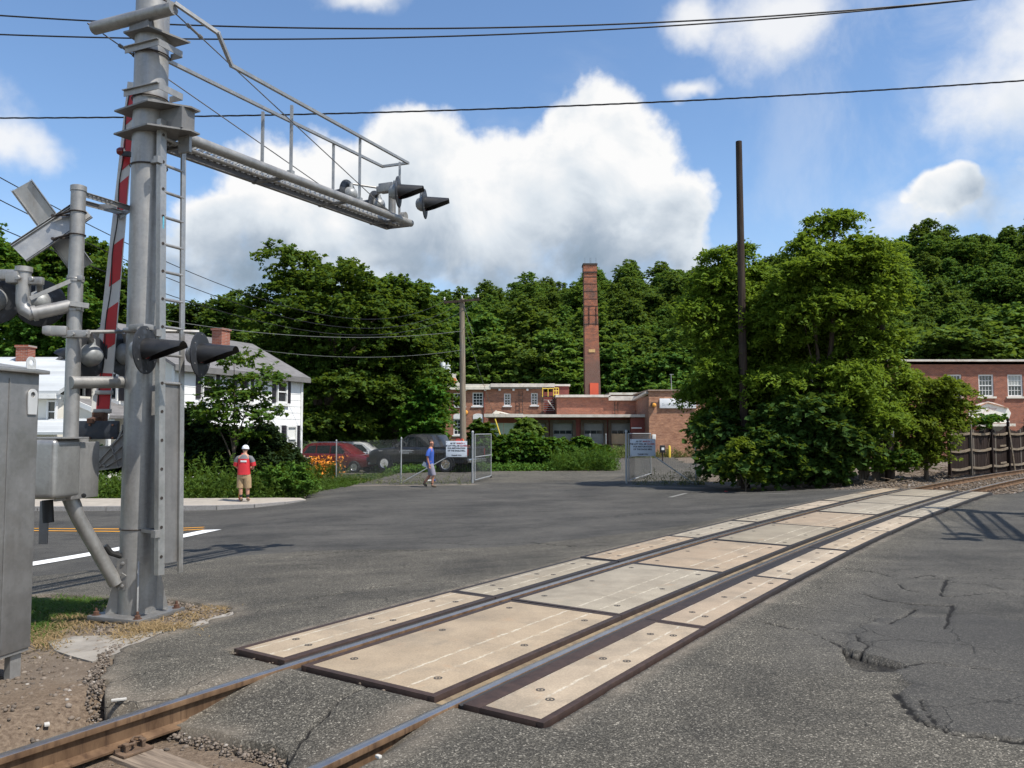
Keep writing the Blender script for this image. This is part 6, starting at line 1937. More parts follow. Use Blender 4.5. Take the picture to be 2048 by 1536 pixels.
k = MB(); k.rbox(P(1783.5, 864, 28.35), (.12, .10, .36), .015); k.build('meter_box', simple('pale grey box', (0.42, 0.43, 0.43), .5, .2, .1, 5), pl4)
gu = thing('guy_guard', P(1018, 925, 50.0), 'thin yellow plastic guy wire guard slanting above the vine hedge', 'guy wire')
k = MB(); k.tube(P(990, 838, 50), P(1018, 925, 50), .045, .045, 8); k.build('guard', M_YELLOW, gu); k = MB(); k.tube(P(925, 640, 45.2), P(990, 838, 50), .010, .010, 5); k.build('wire', M_WIREG, gu)
stl = thing('steel_post', on_ground(1580, 966), 'round grey steel post at the edge of the thicket', 'post')
q = on_ground(1580, 966); k = MB(); k.tube(q + Vector((0, 0, -.1)), q + Vector((-.04, 0, 1.15)), .062, .062, 14); k.lathe([(.064, 1.13), (.05, 1.17), (.0005, 1.19)], loc=q + Vector((-.04, 0, 0)), n=14); k.build('pipe', M_GALV_D, stl)

def quad_fit(p):
    (x0, y0), (x1, y1), (x2, y2) = p
    Mx = np.array([[x0 * x0, x0, 1], [x1 * x1, x1, 1], [x2 * x2, x2, 1]], float)
    return np.linalg.solve(Mx, np.array([y0, y1, y2], float))
def plane_wire(pts, Y, r, label, twist=False):
    a, b, c = quad_fit(pts)
    us = np.linspace(-700, 2750, 90 if not twist else 520)
    base = [P(u, a * u * u + b * u + c, Y) for u in us]
    k = MB()
    if not twist: k.path(base, r, 6)
    else:
        for ph in range(3):
            k.path([q + Vector((0, math.cos(i * .42 + ph * 2.09) * r * 1.25, math.sin(i * .42 + ph * 2.09) * r * 1.25)) for i, q in enumerate(base)], r, 5)
    return tag(k.build('overhead_wire', M_WIRE), label, 'wire', 'wires across the sky')
plane_wire([(0, 31), (700, 57), (1930, 0)], 15.0, .015, 'topmost black wire across the top of the sky')
plane_wire([(0, 69), (700, 77), (1930, 1)], 15.6, .015, 'second black wire from the top, just below the topmost one')
plane_wire([(0, 236), (820, 223), (2048, 161)], 16.5, .0085, 'twisted cable crossing the white cloud below the two top wires', True)
def span_wire(a, b, sag, r, label, mat=None, n=40):
    k = MB(); k.path([a.lerp(b, t) - Vector((0, 0, 4 * sag * t * (1 - t))) for t in np.linspace(0, 1, n)], r, 5)
    return tag(k.build('service_wire', mat or M_WIRE), label, 'wire', 'wires running to the utility pole')
def sky_wire(a, mid, end, r, label):
    """wire through two bearings nearer the camera and its insulator on the pole"""
    p0 = P(a[0], a[1], 14.0); p1 = Vector(end); k_ = (mid[0] - 1024) / FPX
    tm = (k_ * p0.y - p0.x) / ((p1.x - p0.x) - k_ * (p1.y - p0.y)); zm = P(mid[0], mid[1], p0.y + (p1.y - p0.y) * tm).z
    A_, B_, C_ = quad_fit([(0, p0.z), (tm, zm), (1, p1.z)])
    k = MB(); k.path([(p0.x + (p1.x - p0.x) * t, p0.y + (p1.y - p0.y) * t, A_ * t * t + B_ * t + C_) for t in np.linspace(-.22, 1, 50)], r, 5)
    return tag(k.build('service_wire', M_WIRE), label, 'wire', 'wires running to the utility pole')
sky_wire((0, 355), (480, 585), P(889, 602, 44.8), .010, 'upper of the wires slanting down behind the gate post')
sky_wire((0, 400), (480, 610), P(924, 604, 44.8), .010, 'middle of the wires slanting down behind the gate post')
sky_wire((0, 456), (370, 602), P(956, 602, 44.8), .010, 'lower of the wires slanting down behind the gate post')
span_wire(P(330, 640, 35), P(924, 662, 44.8), .55, .013, 'thin grey wire sagging in front of the big maple to the pole', M_WIREG)
span_wire(P(455, 690, 39), P(924, 700, 44.8), .5, .010, 'lowest thin grey wire from the house roof to the pole', M_WIREG)

# ================================================================== chain-link fences
M_FPOST = galv('fence post zinc', (0.36, 0.375, 0.38), .5, .4, .2)
M_MESH = simple('chain link wire', (0.13, 0.14, 0.14), .55, .3, .15, 3)
def chain_link(parent, a, b, h, cell=.075, r=.0021, z_lift=.04):
    """woven diamonds of real wire between two ground points"""
    a, b = Vector(a), Vector(b); L = (b - a).length; d = (b - a) / L
    nn = Vector((-d.y, d.x, 0)).normalized()
    n = int(L / cell) + 1; rows = int(h / cell)
    V = []; F = []
    for i in range(n):
        for ph in (0, 1):
            pts = []
            for j in range(rows + 1):
                x = i * cell + (cell / 2 if (j + ph) % 2 else 0) 
                x = min(x, L); pts.append((x, j * h / rows))
            for j in range(rows):
                (x0, z0), (x1, z1) = pts[j], pts[j + 1]
                p0 = a + d * x0 + Vector((0, 0, z0 + z_lift)); p1 = a + d * x1 + Vector((0, 0, z1 + z_lift)); o_ = len(V)
                t = (p1 - p0).normalized(); s_ = t.cross(nn).normalized() * r; u_ = nn * r
                for q in (p0, p1): V += [q + s_, q - s_ * .5 + u_ * .87, q - s_ * .5 - u_ * .87]
                F += [(o_, o_ + 1, o_ + 4, o_ + 3), (o_ + 1, o_ + 2, o_ + 5, o_ + 4), (o_ + 2, o_, o_ + 3, o_ + 5)]
    ob = np_mesh('chain_link', np.array([tuple(v) for v in V]), np.array(F), M_MESH, parent)
    ob['kind'] = 'stuff'
    return ob
def fpost(parent, q, h, r=.030, name='post', cap=True):
    k = MB(); k.tube(q + Vector((0, 0, -.15)), q + Vector((0, 0, h)), r, r, 12)
    if cap: k.lathe([(r * 1.25, h - .03), (r * 1.25, h + .01), (r * .7, h + .05), (.0005, h + .06)], loc=q, n=12)
    return k.build(name, M_FPOST, parent)
gl0, gl1, gl2, gl3 = on_ground(600, 954), on_ground(672, 957.5), on_ground(802, 965.5), on_ground(945, 965)
fl = thing('chain_link_fence', gl2, 'long chain link fence with grey posts in front of the parked cars', 'fence')
for q in (gl0, gl1, gl2): fpost(fl, q, 1.86)
for a, b in ((gl0, gl1), (gl1, gl2), (gl2, gl3)): chain_link(fl, a, b, 1.78)
k = MB(); k.tube(gl2 + Vector((.05, 0, .02)), P(934, 892, gl3.y - .05), .022, .022, 10); k.build('brace_rod', M_FPOST, fl)
gpL = thing('gate_post', gl3, 'tall grey steel gate post beside the left notice board', 'post'); fpost(gpL, gl3, 2.12, .045, 'pipe')
def gate_leaf(h0, h1, h, label, bottom_tilt=0.0):
    o = thing('gate_leaf', h0, label, 'gate'); h0 = Vector(h0); h1 = Vector(h1); d = (h1 - h0).normalized(); up_ = Vector((0, 0, 1))
    k = MB(); r = .024
    lo0, lo1 = h0 + up_ * .10, h1 + up_ * (.10 + bottom_tilt); hi0, hi1 = h0 + up_ * h, h1 + up_ * h
    for (p_, q_) in ((lo0, hi0), (lo1, hi1), (lo0, lo1), (hi0, hi1), (lo0.lerp(hi0, .5), lo1.lerp(hi1, .5))): k.tube(p_, q_, r, r, 10)
    k.build('frame', M_FPOST, o); chain_link(o, h0, h1, h - .12, z_lift=.1)
    k = MB(); k.lathe([(.05, -.03), (.05, .03)], frame(d), h1 + up_ * .06, 12); k.build('wheel', M_IRON, o)
    return o
gate_leaf(gl3 + Vector((.10, .02, 0)), on_ground(982, 956), 2.02, 'open chain link gate leaf behind the left notice board, swung inward')
gr0 = on_ground(1253, 966)
gpR = thing('gate_post', gr0, 'tall grey steel gate post at the right side of the yard entrance', 'post'); fpost(gpR, gr0, 2.12, .045, 'pipe')
gate_leaf(gr0 + Vector((.10, .02, 0)), on_ground(1302, 951), 2.02, 'open chain link gate leaf behind the right notice board, swung inward')
fr_ = thing('chain_link_fence', gr0, 'short overgrown chain link fence from the right gate post into the tree', 'fence')
gr1, gr2 = on_ground(1392, 968), on_ground(1470, 972)
for q in (gr1, gr2): fpost(fr_, q, 1.86)
chain_link(fr_, gr0 + Vector((.6, .06, 0)), gr1, 1.05); chain_link(fr_, gr1, gr2, 1.70)
k = MB(); k.tube(P(1308, 912, gr0.y + .05), gr1 + Vector((-.1, 0, .03)), .020, .020, 10); k.build('brace_rod', M_FPOST, fr_)
# small fence by the dock and leftover enclosure
ff = thing('chain_link_fence', P(1200, 905, 80), 'small far chain link panel standing before the loading dock doors', 'fence')
qa, qb = P(1180, 905, 78), P(1212, 905, 78); 
for q in (qa, qb): fpost(ff, Vector((q.x, q.y, gzf(q.x, q.y))), 2.3, .05)
chain_link(ff, Vector((qa.x, 78, gzf(qa.x, 78))), Vector((qb.x, 78, gzf(qb.x, 78))), 2.2, .16, .008)
# notice boards
M_SIGN = simple('pale blue grey notice', (0.55, 0.60, 0.66), .55, 0, .04, 3)
M_INK = simple('black letters', (0.03, 0.03, 0.045), .6, 0, .1, 9)
M_INKR = simple('red letters', (0.38, 0.05, 0.06), .6, 0, .1, 9)
def notice(u0, v0, u1, v1, Y, label):
    a, b = P(u0, v0, Y), P(u1, v1, Y); w, h = b.x - a.x, a.z - b.z; c = (a + b) / 2
    o = thing('notice_board', (c.x, Y, c.z), label, 'sign')
    k = MB(); k.rbox((c.x, Y, c.z), (w, .012, h), .003); k.build('board', M_SIGN, o)
    def ln(txt, fy, sz, mat, x=0.0, name='lettering', align='CENTER'):
        me = text_mesh(txt, sz, mat, align, .0012, .0035)
        t_ = bpy.data.objects.new(name, me); col.objects.link(t_); t_.parent = o; PT[t_.name] = PT[o.name]
        t_.location = (x, -.0095, h / 2 - h * fy); t_.rotation_euler = (math.pi / 2, 0, 0); t_['label'] = 'printed line reading ' + txt.rstrip(',')
    s = h * .125
    ln('AS OF ', .145, s, M_INK, -.02 * w, align='RIGHT'); ln('MARCH 1,', .145, s, M_INKR, -.0 * w, align='LEFT')
    ln('THE LOT WILL BE ', .30, s, M_INK, .165 * w, align='RIGHT'); ln('CLOSED', .30, s, M_INKR, .165 * w, align='LEFT')
    ln('FOR RESTORATION', .455, s, M_INK); ln('OF THE EAGLE MILL', .61, s, M_INK); ln('THANK YOU', .90, s * .85, M_INK)
    for sx in (-1, 1):
        for sz in (-1, 1):
            k = MB(); k.lathe([(.014, 0), (.014, .006), (.008, .008)], frame((0, -1, 0)), (c.x + sx * (w / 2 - .04), Y - .006, c.z + sz * (h / 2 - .04)), 8); k.build('screw', M_IRON, o)
notice(892, 882, 934, 914, gl3.y - .10, 'pale notice board AS OF MARCH 1 tied to the fence behind the walking man')
notice(1260, 878, 1311, 912, gr0.y - .06, 'pale notice board AS OF MARCH 1 on the right gate, clear of people')

# ================================================================== split rail fence, bucket, papers
M_SPLIT = wood('silvered split rail', (0.34, 0.29, 0.24), (3, 3, 20))
sp = [on_ground(530, 962), on_ground(607, 946), on_ground(685, 937), on_ground(756, 931)]
sr = thing('split_rail_fence', sp[1], 'low grey split rail fence in front of the orange lilies', 'fence')
rs_ = random.Random(3)
for q in sp:
    k = MB(); k.rbox(q + Vector((0, 0, .42)), (.13, .13, 1.15), .025, rs_.uniform(0, 1)); k.build('post', M_SPLIT, sr)
for a, b in zip(sp[:-1], sp[1:]):
    for z_ in (.42, .82):
        k = MB(); d_ = (b - a); k.path([a + Vector((0, -.04, z_ + rs_.uniform(-.03, .03))) + d_ * t for t in (-.02, .3, .6, 1.02)], [.045, .06, .055, .04], 7); k.build('rail', M_SPLIT, sr)
M_PAPER = simple('faded green paper', (0.50, 0.55, 0.44), .8, 0, .15, 14, dirt=(0.35, 0.38, 0.30))
for (u, v, Y, an, lab) in ((572, 926, sp[1].y - 1.2, .12, 'small pale paper sign hanging on the split rail near the shrub'), (723, 912, sp[2].y + .8, -.10, 'small pale paper sign hanging on the split rail near the red car')):
    o = thing('paper_sign', P(u, v, Y), lab, 'sign'); q = P(u, v, Y)
    k = MB(); k.box(q, (.20, .012, .52), Matrix.Rotation(an, 3, 'Y')); k.build('sheet', M_PAPER, o, smooth=0)
    for j in range(5):
        k = MB(); k.box(q + Matrix.Rotation(an, 3, 'Y') @ Vector((0, -.009, .18 - j * .08)), (.13, .003, .022), Matrix.Rotation(an, 3, 'Y')); k.build('print_line', M_INK, o, smooth=0)
q = on_ground(648, 938); bk = thing('bucket', q, 'white plastic bucket standing under the split rail fence', 'bucket')
k = MB(); k.lathe([(.11, 0), (.14, .34), (.148, .34), (.148, .36), (.135, .36), (.106, .015), (.0005, .015)], loc=q, n=18); k.build('pail', simple('white plastic', (0.75, 0.75, 0.73), .5, 0, .08, 6), bk)
k = MB(); k.path([q + Vector((.145 * math.cos(a_), -.10 * abs(math.sin(a_)), .33 - .10 * math.sin(a_))) for a_ in np.linspace(0, math.pi, 11)], .004, 5); k.build('handle', M_IRON, bk)
# can by the fence
q = on_ground(866, 963); cn = thing('drink_can', q, 'crushed blue and white drink can lying by the fence', 'can')
k = MB(); k.tube(q + Vector((-.02, 0, .05)), q + Vector((.10, 0, .05)), .048, .048, 14); k.build('can', simple('blue print', (0.05, 0.10, 0.42), .35, .4, .15, 30), cn); k = MB(); k.tube(q + Vector((-.22, 0, .035)), q + Vector((-.02, 0, .045)), .032, .04, 12); k.build('paper_cup', simple('white cup', (0.75, 0.75, 0.75), .6, 0, .05, 8), cn)
# mail-box like black meter by the warehouse
q = Vector((P(1325, 905, 60).x, 60, gzf(P(1325, 905, 60).x, 60))); mbx = thing('parking_box', q, 'small black box with white label on a post inside the fenced yard', 'box')
k = MB(); k.tube(q, q + Vector((0, 0, 1.0)), .05, .05, 10); k.build('post', M_IRON, mbx); c_ = P(1325, 898, 60); k = MB(); k.rbox(c_, (.38, .3, .55), .04); k.build('case', M_HOOD, mbx); k = MB(); k.box(c_ + Vector((0, -.16, .02)), (.20, .02, .18)); k.build('label_plate', M_TRIM, mbx, smooth=0)
q = Vector((P(1339, 905, 80).x, 80, gzf(P(1339, 905, 80).x, 80))); bo = thing('bollard', q, 'yellow bollard standing at the foot of the brick block', 'bollard'); k = MB(); k.lathe([(.12, 0), (.12, 1.1), (.08, 1.18), (.0005, 1.2)], loc=q, n=12); k.build('pipe', M_YELLOW, bo)
q = P(1308, 862, 84.5); wb = thing('electric_box', q, 'small white box fixed low on the brick block behind the right gate', 'box'); k = MB(); k.rbox(P(1308, 874, 83.9), (.36, .2, .55), .02); k.build('case', M_TRIM, wb)
q = P(1343, 782, 88); an_ = thing('antenna_mast', q, 'thin weather mast standing on the brick block roof', 'antenna'); k = MB(); k.tube(P(1343, 782, 88), P(1342, 748, 88), .05, .04, 6); k.bar(P(1339, 749, 88), P(1347, 749, 88), .05, .05); k.build('mast', M_FPOST, an_)

# ================================================================== board fence at the right
M_BOARD = wood('brown fence board', (0.026, 0.017, 0.0135), (20, 20, 1.0), silver=.03)
M_BOARDG = wood('grey fence board', (0.11, 0.095, 0.078), (20, 20, 1.0))
M_FRAIL = wood('weathered fence rail', (0.20, 0.16, 0.115), (3, 3, 25))
fa, fb = Vector((P(1868, 0, 30.6).x, 30.6, 0)), Vector((P(2130, 0, 42.0).x, 42.0, 0))
fz = lambda q: gzf(q.x, q.y) - .03
bf = thing('board_fence', (fa.x, fa.y, fz(fa)), 'dark brown board fence with pointed posts curving along the track', 'fence')
fd = (fb - fa); FLn = fd.length; fd = fd / FLn; fnn = Vector((fd.y, -fd.x, 0))
# posts where the photograph shows them
def fence_at(u):
    k_ = (u - 1024) / FPX; t = (fa.x - k_ * fa.y) / (k_ * fd.y - fd.x); return t
pt = [fence_at(u) for u in (1892, 1935, 1977, 2011, 2046, 2080, 2112)]
PH = 2.15
for i, t in enumerate(pt):
    q = fa + fd * t; g_ = fz(q)
    k = MB(); c = q + fnn * .07
    k.rbox(c + Vector((0, 0, g_ + PH / 2 - .05)), (.10, .10, PH), .008, -math.atan2(fd.x, fd.y))
    k.lathe([(.05, 0), (.035, .03), (.06, .07), (.065, .11), (.03, .20), (.0005, .24)], loc=c + Vector((0, 0, g_ + PH - .06)), n=10)
    k.build('post', M_BOARD if i != 1 else M_BOARDG, bf)
for i in range(len(pt) - 1):
    L0, L1 = pt[i], pt[i + 1]; n = int((L1 - L0) / .135)
    for j in range(n):
        f = (j + .5) / n; t = L0 + (L1 - L0) * f; q = fa + fd * t; g_ = fz(q)
        top = 1.72 + .26 * (2 * f - 1) ** 2 + rs_.uniform(-.012, .012)
        k = MB(); k.rbox(q + Vector((0, 0, g_ + top / 2 - .02)) + fnn * rs_.uniform(-.004, .004), (.126, .020, top), .004, mx(fd).to_3x3() if False else math.atan2(fd.y, fd.x)); k.build('board', M_BOARD if rs_.random() > .06 else M_BOARDG, bf)
    for z_ in (.28, .98, 1.62):
        k = MB(); sag = .05 + .03 * rs_.random()
        pts = [fa + fd * (L0 + (L1 - L0) * f) + fnn * .055 + Vector((0, 0, fz(fa + fd * (L0 + (L1 - L0) * f)) + z_ - sag * 4 * f * (1 - f))) for f in (0.02, .25, .5, .75, .98)]
        for a, b in zip(pts[:-1], pts[1:]): k.bar(a, b, .045, .09)
        k.build('rail', M_FRAIL, bf, smooth=0)
    if i == 2:
        for z_ in (.36, 1.08, 1.55):
            q = fa + fd * (L0 + (L1 - L0) * .62) + fnn * .09; k = MB(); k.bar(q - fd * .35 + Vector((0, 0, fz(q) + z_)), q + fd * .35 + Vector((0, 0, fz(q) + z_ + .01)), .03, .07); k.build('spare_rail', M_FRAIL, bf, smooth=0)
k = MB(); q = fa + fd * pt[3] + fnn * .14; k.bar(q + Vector((.1, -.1, fz(q))), q + Vector((-.05, 0, fz(q) + 1.9)), .05, .05); k.build('prop', M_FRAIL, bf, smooth=0)
k = MB(); k.path([fa + fd * pt[2] + fnn * .07 + Vector((0, 0, fz(fa) + PH - .05)), fa + fd * pt[-1] + fnn * .07 + Vector((0, 0, fz(fa + fd * pt[-1]) + PH - .05))], .006, 5); k.build('top_wire', M_WIRE, bf)
# old grey stretch of fence among the vines
ga, gb = Vector((P(1694, 0, 28.2).x, 28.2, 0)), Vector((P(1765, 0, 29.3).x, 29.3, 0))
of = thing('board_fence', (ga.x, ga.y, fz(ga)), 'old grey broken fence boards among the vines beside the dark pole', 'fence')
gd = (gb - ga).normalized(); n = int((gb - ga).length / .15)
for j in range(n):
    if j in (4,): continue
    q = ga + gd * (j * .15 + .07); h = rs_.uniform(1.45, 1.75); k = MB(); k.rbox(q + Vector((0, 0, fz(q) + h / 2 - .03)), (.13, .02, h), .004, math.atan2(gd.y, gd.x)); k.build('board', M_BOARDG, of)
for z_ in (.4, 1.3):
    k = MB(); k.bar(ga + Vector((0, .04, fz(ga) + z_)), gb + Vector((0, .04, fz(gb) + z_)), .04, .08); k.build('rail', M_BOARDG, of, smooth=0)
# ================================================================== vehicles
M_TYRE = simple('tyre rubber', (0.018, 0.018, 0.018), .8, 0, .25, 10)
M_CHROME = simple('chrome rim', (0.62, 0.62, 0.63), .22, .9, .1, 8)
M_PLASTIC = simple('black plastic trim', (0.020, 0.020, 0.021), .6, 0, .2, 8)
M_CARGLASS = glass('car glass', (0.012, 0.016, 0.017), .04)
def carpaint(name, c, metal=.25):
    def fn(T):
        n = T.noise(wpos(T), 3, 4); d = T.smooth(T.sep(wpos(T))[2], .45, -.35)
        cc = T.mix(T.lin(n, .3, .7), scaled(c, .85), scaled(c, 1.15)); cc = T.mix(T.math('MULTIPLY', T.smooth(n, .45, .7), .15), cc, (0.16, 0.14, 0.11))
        return principled(T, cc, .28, metal, None, .6, **{'Coat Weight': .6, 'Coat Roughness': .06})
    return material(name, fn)
def body_loft(stations, ny=2):
    """car skin from side-profile stations: (x, [(half width, z), ...] from sill to roof)"""
    k = MB(); n = len(stations[0][1]); vs = []
    for x, ring in stations:
        for (w, z) in ring: vs.append((x, w, z))
        for (w, z) in reversed(ring): vs.append((x, -w, z))
    m = 2 * n; fs = []
    for i in range(len(stations) - 1):
        for j in range(m): fs.append((i * m + j, i * m + (j + 1) % m, (i + 1) * m + (j + 1) % m, (i + 1) * m + j))
    fs.append(tuple(range(m))); fs.append(tuple((len(stations) - 1) * m + j for j in reversed(range(m))))
    k.add(vs, [tuple(reversed(f)) for f in fs])
    return k
def wheel(parent, x, y, r, spokes=6, rim=M_CHROME):
    s = 1 if y > 0 else -1; Mw = Matrix(((1, 0, 0), (0, 0, s), (0, 1, 0)))
    w = .12
    k = MB(); k.lathe([(r * .62, -w), (r * .9, -w), (r, -w * .7), (r, w * .7), (r * .93, w), (r * .66, w * 1.02), (r * .62, w * .8)], Mw, (x, y, r), 30)
    t = k.build('wheel', M_TYRE, parent)
    k = MB(); k.lathe([(r * .63, w * .85), (r * .60, w * .95), (r * .55, w * .8), (r * .53, -w * .3), (.0005, -w * .3)], Mw, (x, y, r), 30); k.lathe([(r * .20, w * .2), (r * .20, w * .78), (r * .14, w * .85), (.0005, w * .85)], Mw, (x, y, r), 14)
    for i in range(spokes):
        a = 2 * math.pi * i / spokes + .3; d = Mw @ Vector((math.cos(a), math.sin(a), 0)); o = Vector((x, y + s * w * .62, r)); k.bar(o + d * r * .15, o + d * r * .58, r * .22, .035, (0, 1, 0))
    k.build('rim', rim, t)
    return t
def side_panel(parent, pts, ynear, ytop, name, mat, th=.012, zs=None):
    """thin panel on both flanks, leaning in from ynear at the lowest point to ytop at the highest"""
    z0, z1 = (min(p[1] for p in pts), max(p[1] for p in pts)) if zs is None else zs
    for s in (-1, 1):
        f = lambda p, e: (p[0], s * (ynear + (ytop - ynear) * (p[1] - z0) / (z1 - z0) + e), p[1])
        n = len(pts); vs = [f(p, 0) for p in pts] + [f(p, th) for p in pts]
        fs = [tuple(range(n)), tuple(range(2 * n - 1, n - 1, -1))] + [(i, n + i, n + (i + 1) % n, (i + 1) % n) for i in range(n)]
        if s > 0: fs = [tuple(reversed(q)) for q in fs]
        k = MB(); k.add(vs, fs); k.build(name, mat, parent, smooth=0)

# ------------------------------------------------------------------ black pickup truck, nose to the left
def pickup(loc, rot):
    o = thing('pickup_truck', (0, 0, 0), 'black pickup truck with chrome wheels and white door lettering behind the fence', 'pickup truck')
    paint = carpaint('black truck paint', (0.012, 0.013, 0.016), .1)
    H = 1.06
    def ring(w, zs_, zt, tw=None):
        return [(w * .90, zs_), (w, zs_ + .12), (w, zt - .22), (w * .985, zt - .06), ((tw or w * .93), zt)]
    st = [(2.82, ring(.80, .52, .86)), (2.76, ring(.90, .42, .98)), (2.45, ring(.965, .40, 1.10)), (1.55, ring(.98, .40, 1.20)), (1.30, ring(.98, .40, 1.22)), (-.85, ring(.98, .40, 1.24)), (-.95, ring(.98, .40, 1.22)), (-2.80, ring(.975, .46, 1.20)), (-2.86, ring(.95, .50, 1.17))]
    k = body_loft(st); bd = k.build('body', paint, o, smooth=40)
    # cab
    cst = [(1.42, [(.92, 1.16), (.92, 1.20), (.90, 1.21)]), (.62, [(.90, 1.16), (.74, 1.80), (.66, 1.84)]), (.40, [(.90, 1.16), (.73, 1.86), (.62, 1.90)]), (-.55, [(.90, 1.16), (.73, 1.88), (.62, 1.92)]), (-.82, [(.90, 1.16), (.74, 1.80), (.66, 1.84)]), (-1.06, [(.90, 1.16), (.88, 1.24), (.86, 1.26)])]
    k = body_loft(cst); k.build('cab', paint, o, smooth=40)
    side_panel(o, [(1.08, 1.27), (.56, 1.74), (.02, 1.77), (.02, 1.27)], .893, .775, 'side_window', M_CARGLASS, .012)
    side_panel(o, [(-.06, 1.27), (-.06, 1.77), (-.55, 1.76), (-.82, 1.27)], .893, .775, 'rear_window', M_CARGLASS, .012)
    k = MB(); k.add([(1.36, .80, 1.235), (1.36, -.80, 1.235), (.66, -.66, 1.80), (.66, .66, 1.80)], [(0, 1, 2, 3)]); k.add([(1.355, .80, 1.22), (1.355, -.80, 1.22), (.65, -.66, 1.79), (.65, .66, 1.79)], [(3, 2, 1, 0)]); k.build('windscreen', M_CARGLASS, o, smooth=0)
    # dark load bay floor and walls
    k = MB(); k.box((-1.95, 0, 1.212), (1.70, 1.56, .02)); k.build('bed_floor', M_PLASTIC, o, smooth=0)
    k = MB()
    for s in (-1, 1): k.rbox((-1.92, s * .90, 1.23), (1.85, .12, .07), .015)
    k.rbox((-2.83, 0, 1.22), (.08, 1.9, .07), .015); k.build('bed_rail', M_PLASTIC, o)
    side_panel(o, [(2.3, .50), (2.3, .62), (-2.7, .62), (-2.7, .50)], .978, .985, 'rub_strip', M_PLASTIC, .012)
    for x in (1.78, -1.72):
        for s in (-1, 1):
            k = MB(); pr = [(x + .50 * math.cos(a), .40 + .50 * math.sin(a)) for a in np.linspace(-.15, math.pi + .15, 19)]; pr2 = [(x + .42 * math.cos(a), .40 + .42 * math.sin(a)) for a in np.linspace(math.pi + .15, -.15, 19)]
            k.prism(pr + pr2, .05, Matrix(((1, 0, 0), (0, 0, -1), (0, 1, 0))), (0, s * .985 + .025, 0)); k.build('wheel_flare', M_PLASTIC, o)
            k = MB(); k.lathe([(.41, -.10), (.41, .0)], Matrix(((1, 0, 0), (0, 0, s), (0, 1, 0))), (x, s * .987, .40), 24); k.build('wheel_well', M_HOOD, o)
            wheel(o, x, s * .90, .40)
    k = MB(); k.rbox((2.86, 0, .58), (.16, 1.78, .22), .03); k.build('front_bumper', M_PLASTIC, o); k = MB(); k.rbox((-2.92, 0, .60), (.14, 1.75, .18), .03); k.build('rear_bumper', M_CHROME, o)
    for s in (-1, 1):
        k = MB(); k.rbox((2.73, s * .70, .92), (.16, .34, .16), .03); k.build('headlight', simple('headlight', (0.6, 0.6, 0.58), .15, .2, .1, 8), o)
        k = MB(); k.rbox((-2.83, s * .90, 1.0), (.10, .10, .32), .02); k.build('tail_light', M_LENS, o)
        k = MB(); k.rbox((1.02, s * 1.05, 1.30), (.12, .20, .20), .04); k.build('mirror', M_PLASTIC, o)
        k = MB(); k.rbox((.16, s * .992, 1.06), (.18, .03, .035), .01); k.build('door_handle', M_CHROME, o)
        k = MB(); k.box((2.02, s * .985, 1.03), (.22, .012, .035)); k.build('fender_badge', M_CHROME, o, smooth=0)
        for xx in (1.20, 0.0, -.86):
            k = MB(); k.box((xx, s * .981, .84), (.012, .012, .70)); k.build('door_seam', M_HOOD, o, smooth=0)
    # white business lettering on the door that faces the fence (too small to read in the photograph)
    for j, (x0, x1, z_) in enumerate(((.30, .86, 1.07), (.20, .88, .99), (.38, .80, .93))):
        for q in np.arange(x0, x1, .075):
            k = MB(); k.box((q, .9815, z_), (.052, .004, .045 if j == 0 else .028)); k.build('door_lettering', M_TRIM, o, smooth=0)
    # load: red fuel can, orange cone, yellow level
    o.location = loc; o.rotation_euler = (0, 0, rot)
    return o
pk = on_ground(783, 944); pk2 = on_ground(913, 944)
pc = (pk + pk2) / 2; prot = math.atan2(pk.y - pk2.y, pk.x - pk2.x)
truck = pickup((0, 0, 0), 0)
nrm_ = Vector((math.sin(prot), -math.cos(prot), 0)); 
tc = pc + Vector((0, .92, 0)); tc.z = gzf(tc.x, tc.y) - .014
truck.location = tc; truck.rotation_euler = (0, 0, prot); truck.scale = (1.12, 1.08, 1.08)
def on_truck(x, y, z): return tc + Matrix.Rotation(prot, 3, 'Z') @ Vector((x * 1.12, y * 1.08, z * 1.08))
q = on_truck(-2.05, .35, 1.226); fc = thing('fuel_can', q, 'red fuel can standing in the black pickup bed', 'fuel can')
MR = simple('red plastic', (0.55, 0.03, 0.025), .4, 0, .12, 8); k = MB(); k.rbox(q + Vector((0, 0, .19)), (.34, .26, .38), .05, .2); k.build('can', MR, fc); k = MB(); k.path([q + Vector((-.10, 0, .37)), q + Vector((-.08, 0, .45)), q + Vector((.08, 0, .45)), q + Vector((.10, 0, .37))], .02, 8); k.tube(q + Vector((.14, 0, .36)), q + Vector((.22, 0, .50)), .03, .02, 8); k.build('handle', MR, fc)
q = on_truck(-2.48, .45, 1.226); cn = thing('traffic_cone', q, 'orange traffic cone leaning in the black pickup bed', 'traffic cone')
MO = simple('orange plastic', (0.80, 0.16, 0.03), .5, 0, .1, 8); k = MB(); k.lathe([(.13, .03), (.03, .46), (.03, .48), (.0005, .485)], Matrix.Rotation(-.25, 3, 'Y'), q, 16); k.build('cone', MO, cn); k = MB(); k.box(q + Vector((0, 0, .015)), (.34, .34, .03), .3); k.build('base', MO, cn, smooth=0)
q = on_truck(-2.26, .62, 1.27); yl = thing('tool_tube', q, 'yellow tool tube lying on the edge of the pickup bed', 'tube'); k = MB(); k.tube(q + Vector((-.28, 0, 0.03)), q + Vector((.22, 0, 0.03)), .05, .05, 12); k.build('tube', M_YELLOW, yl)

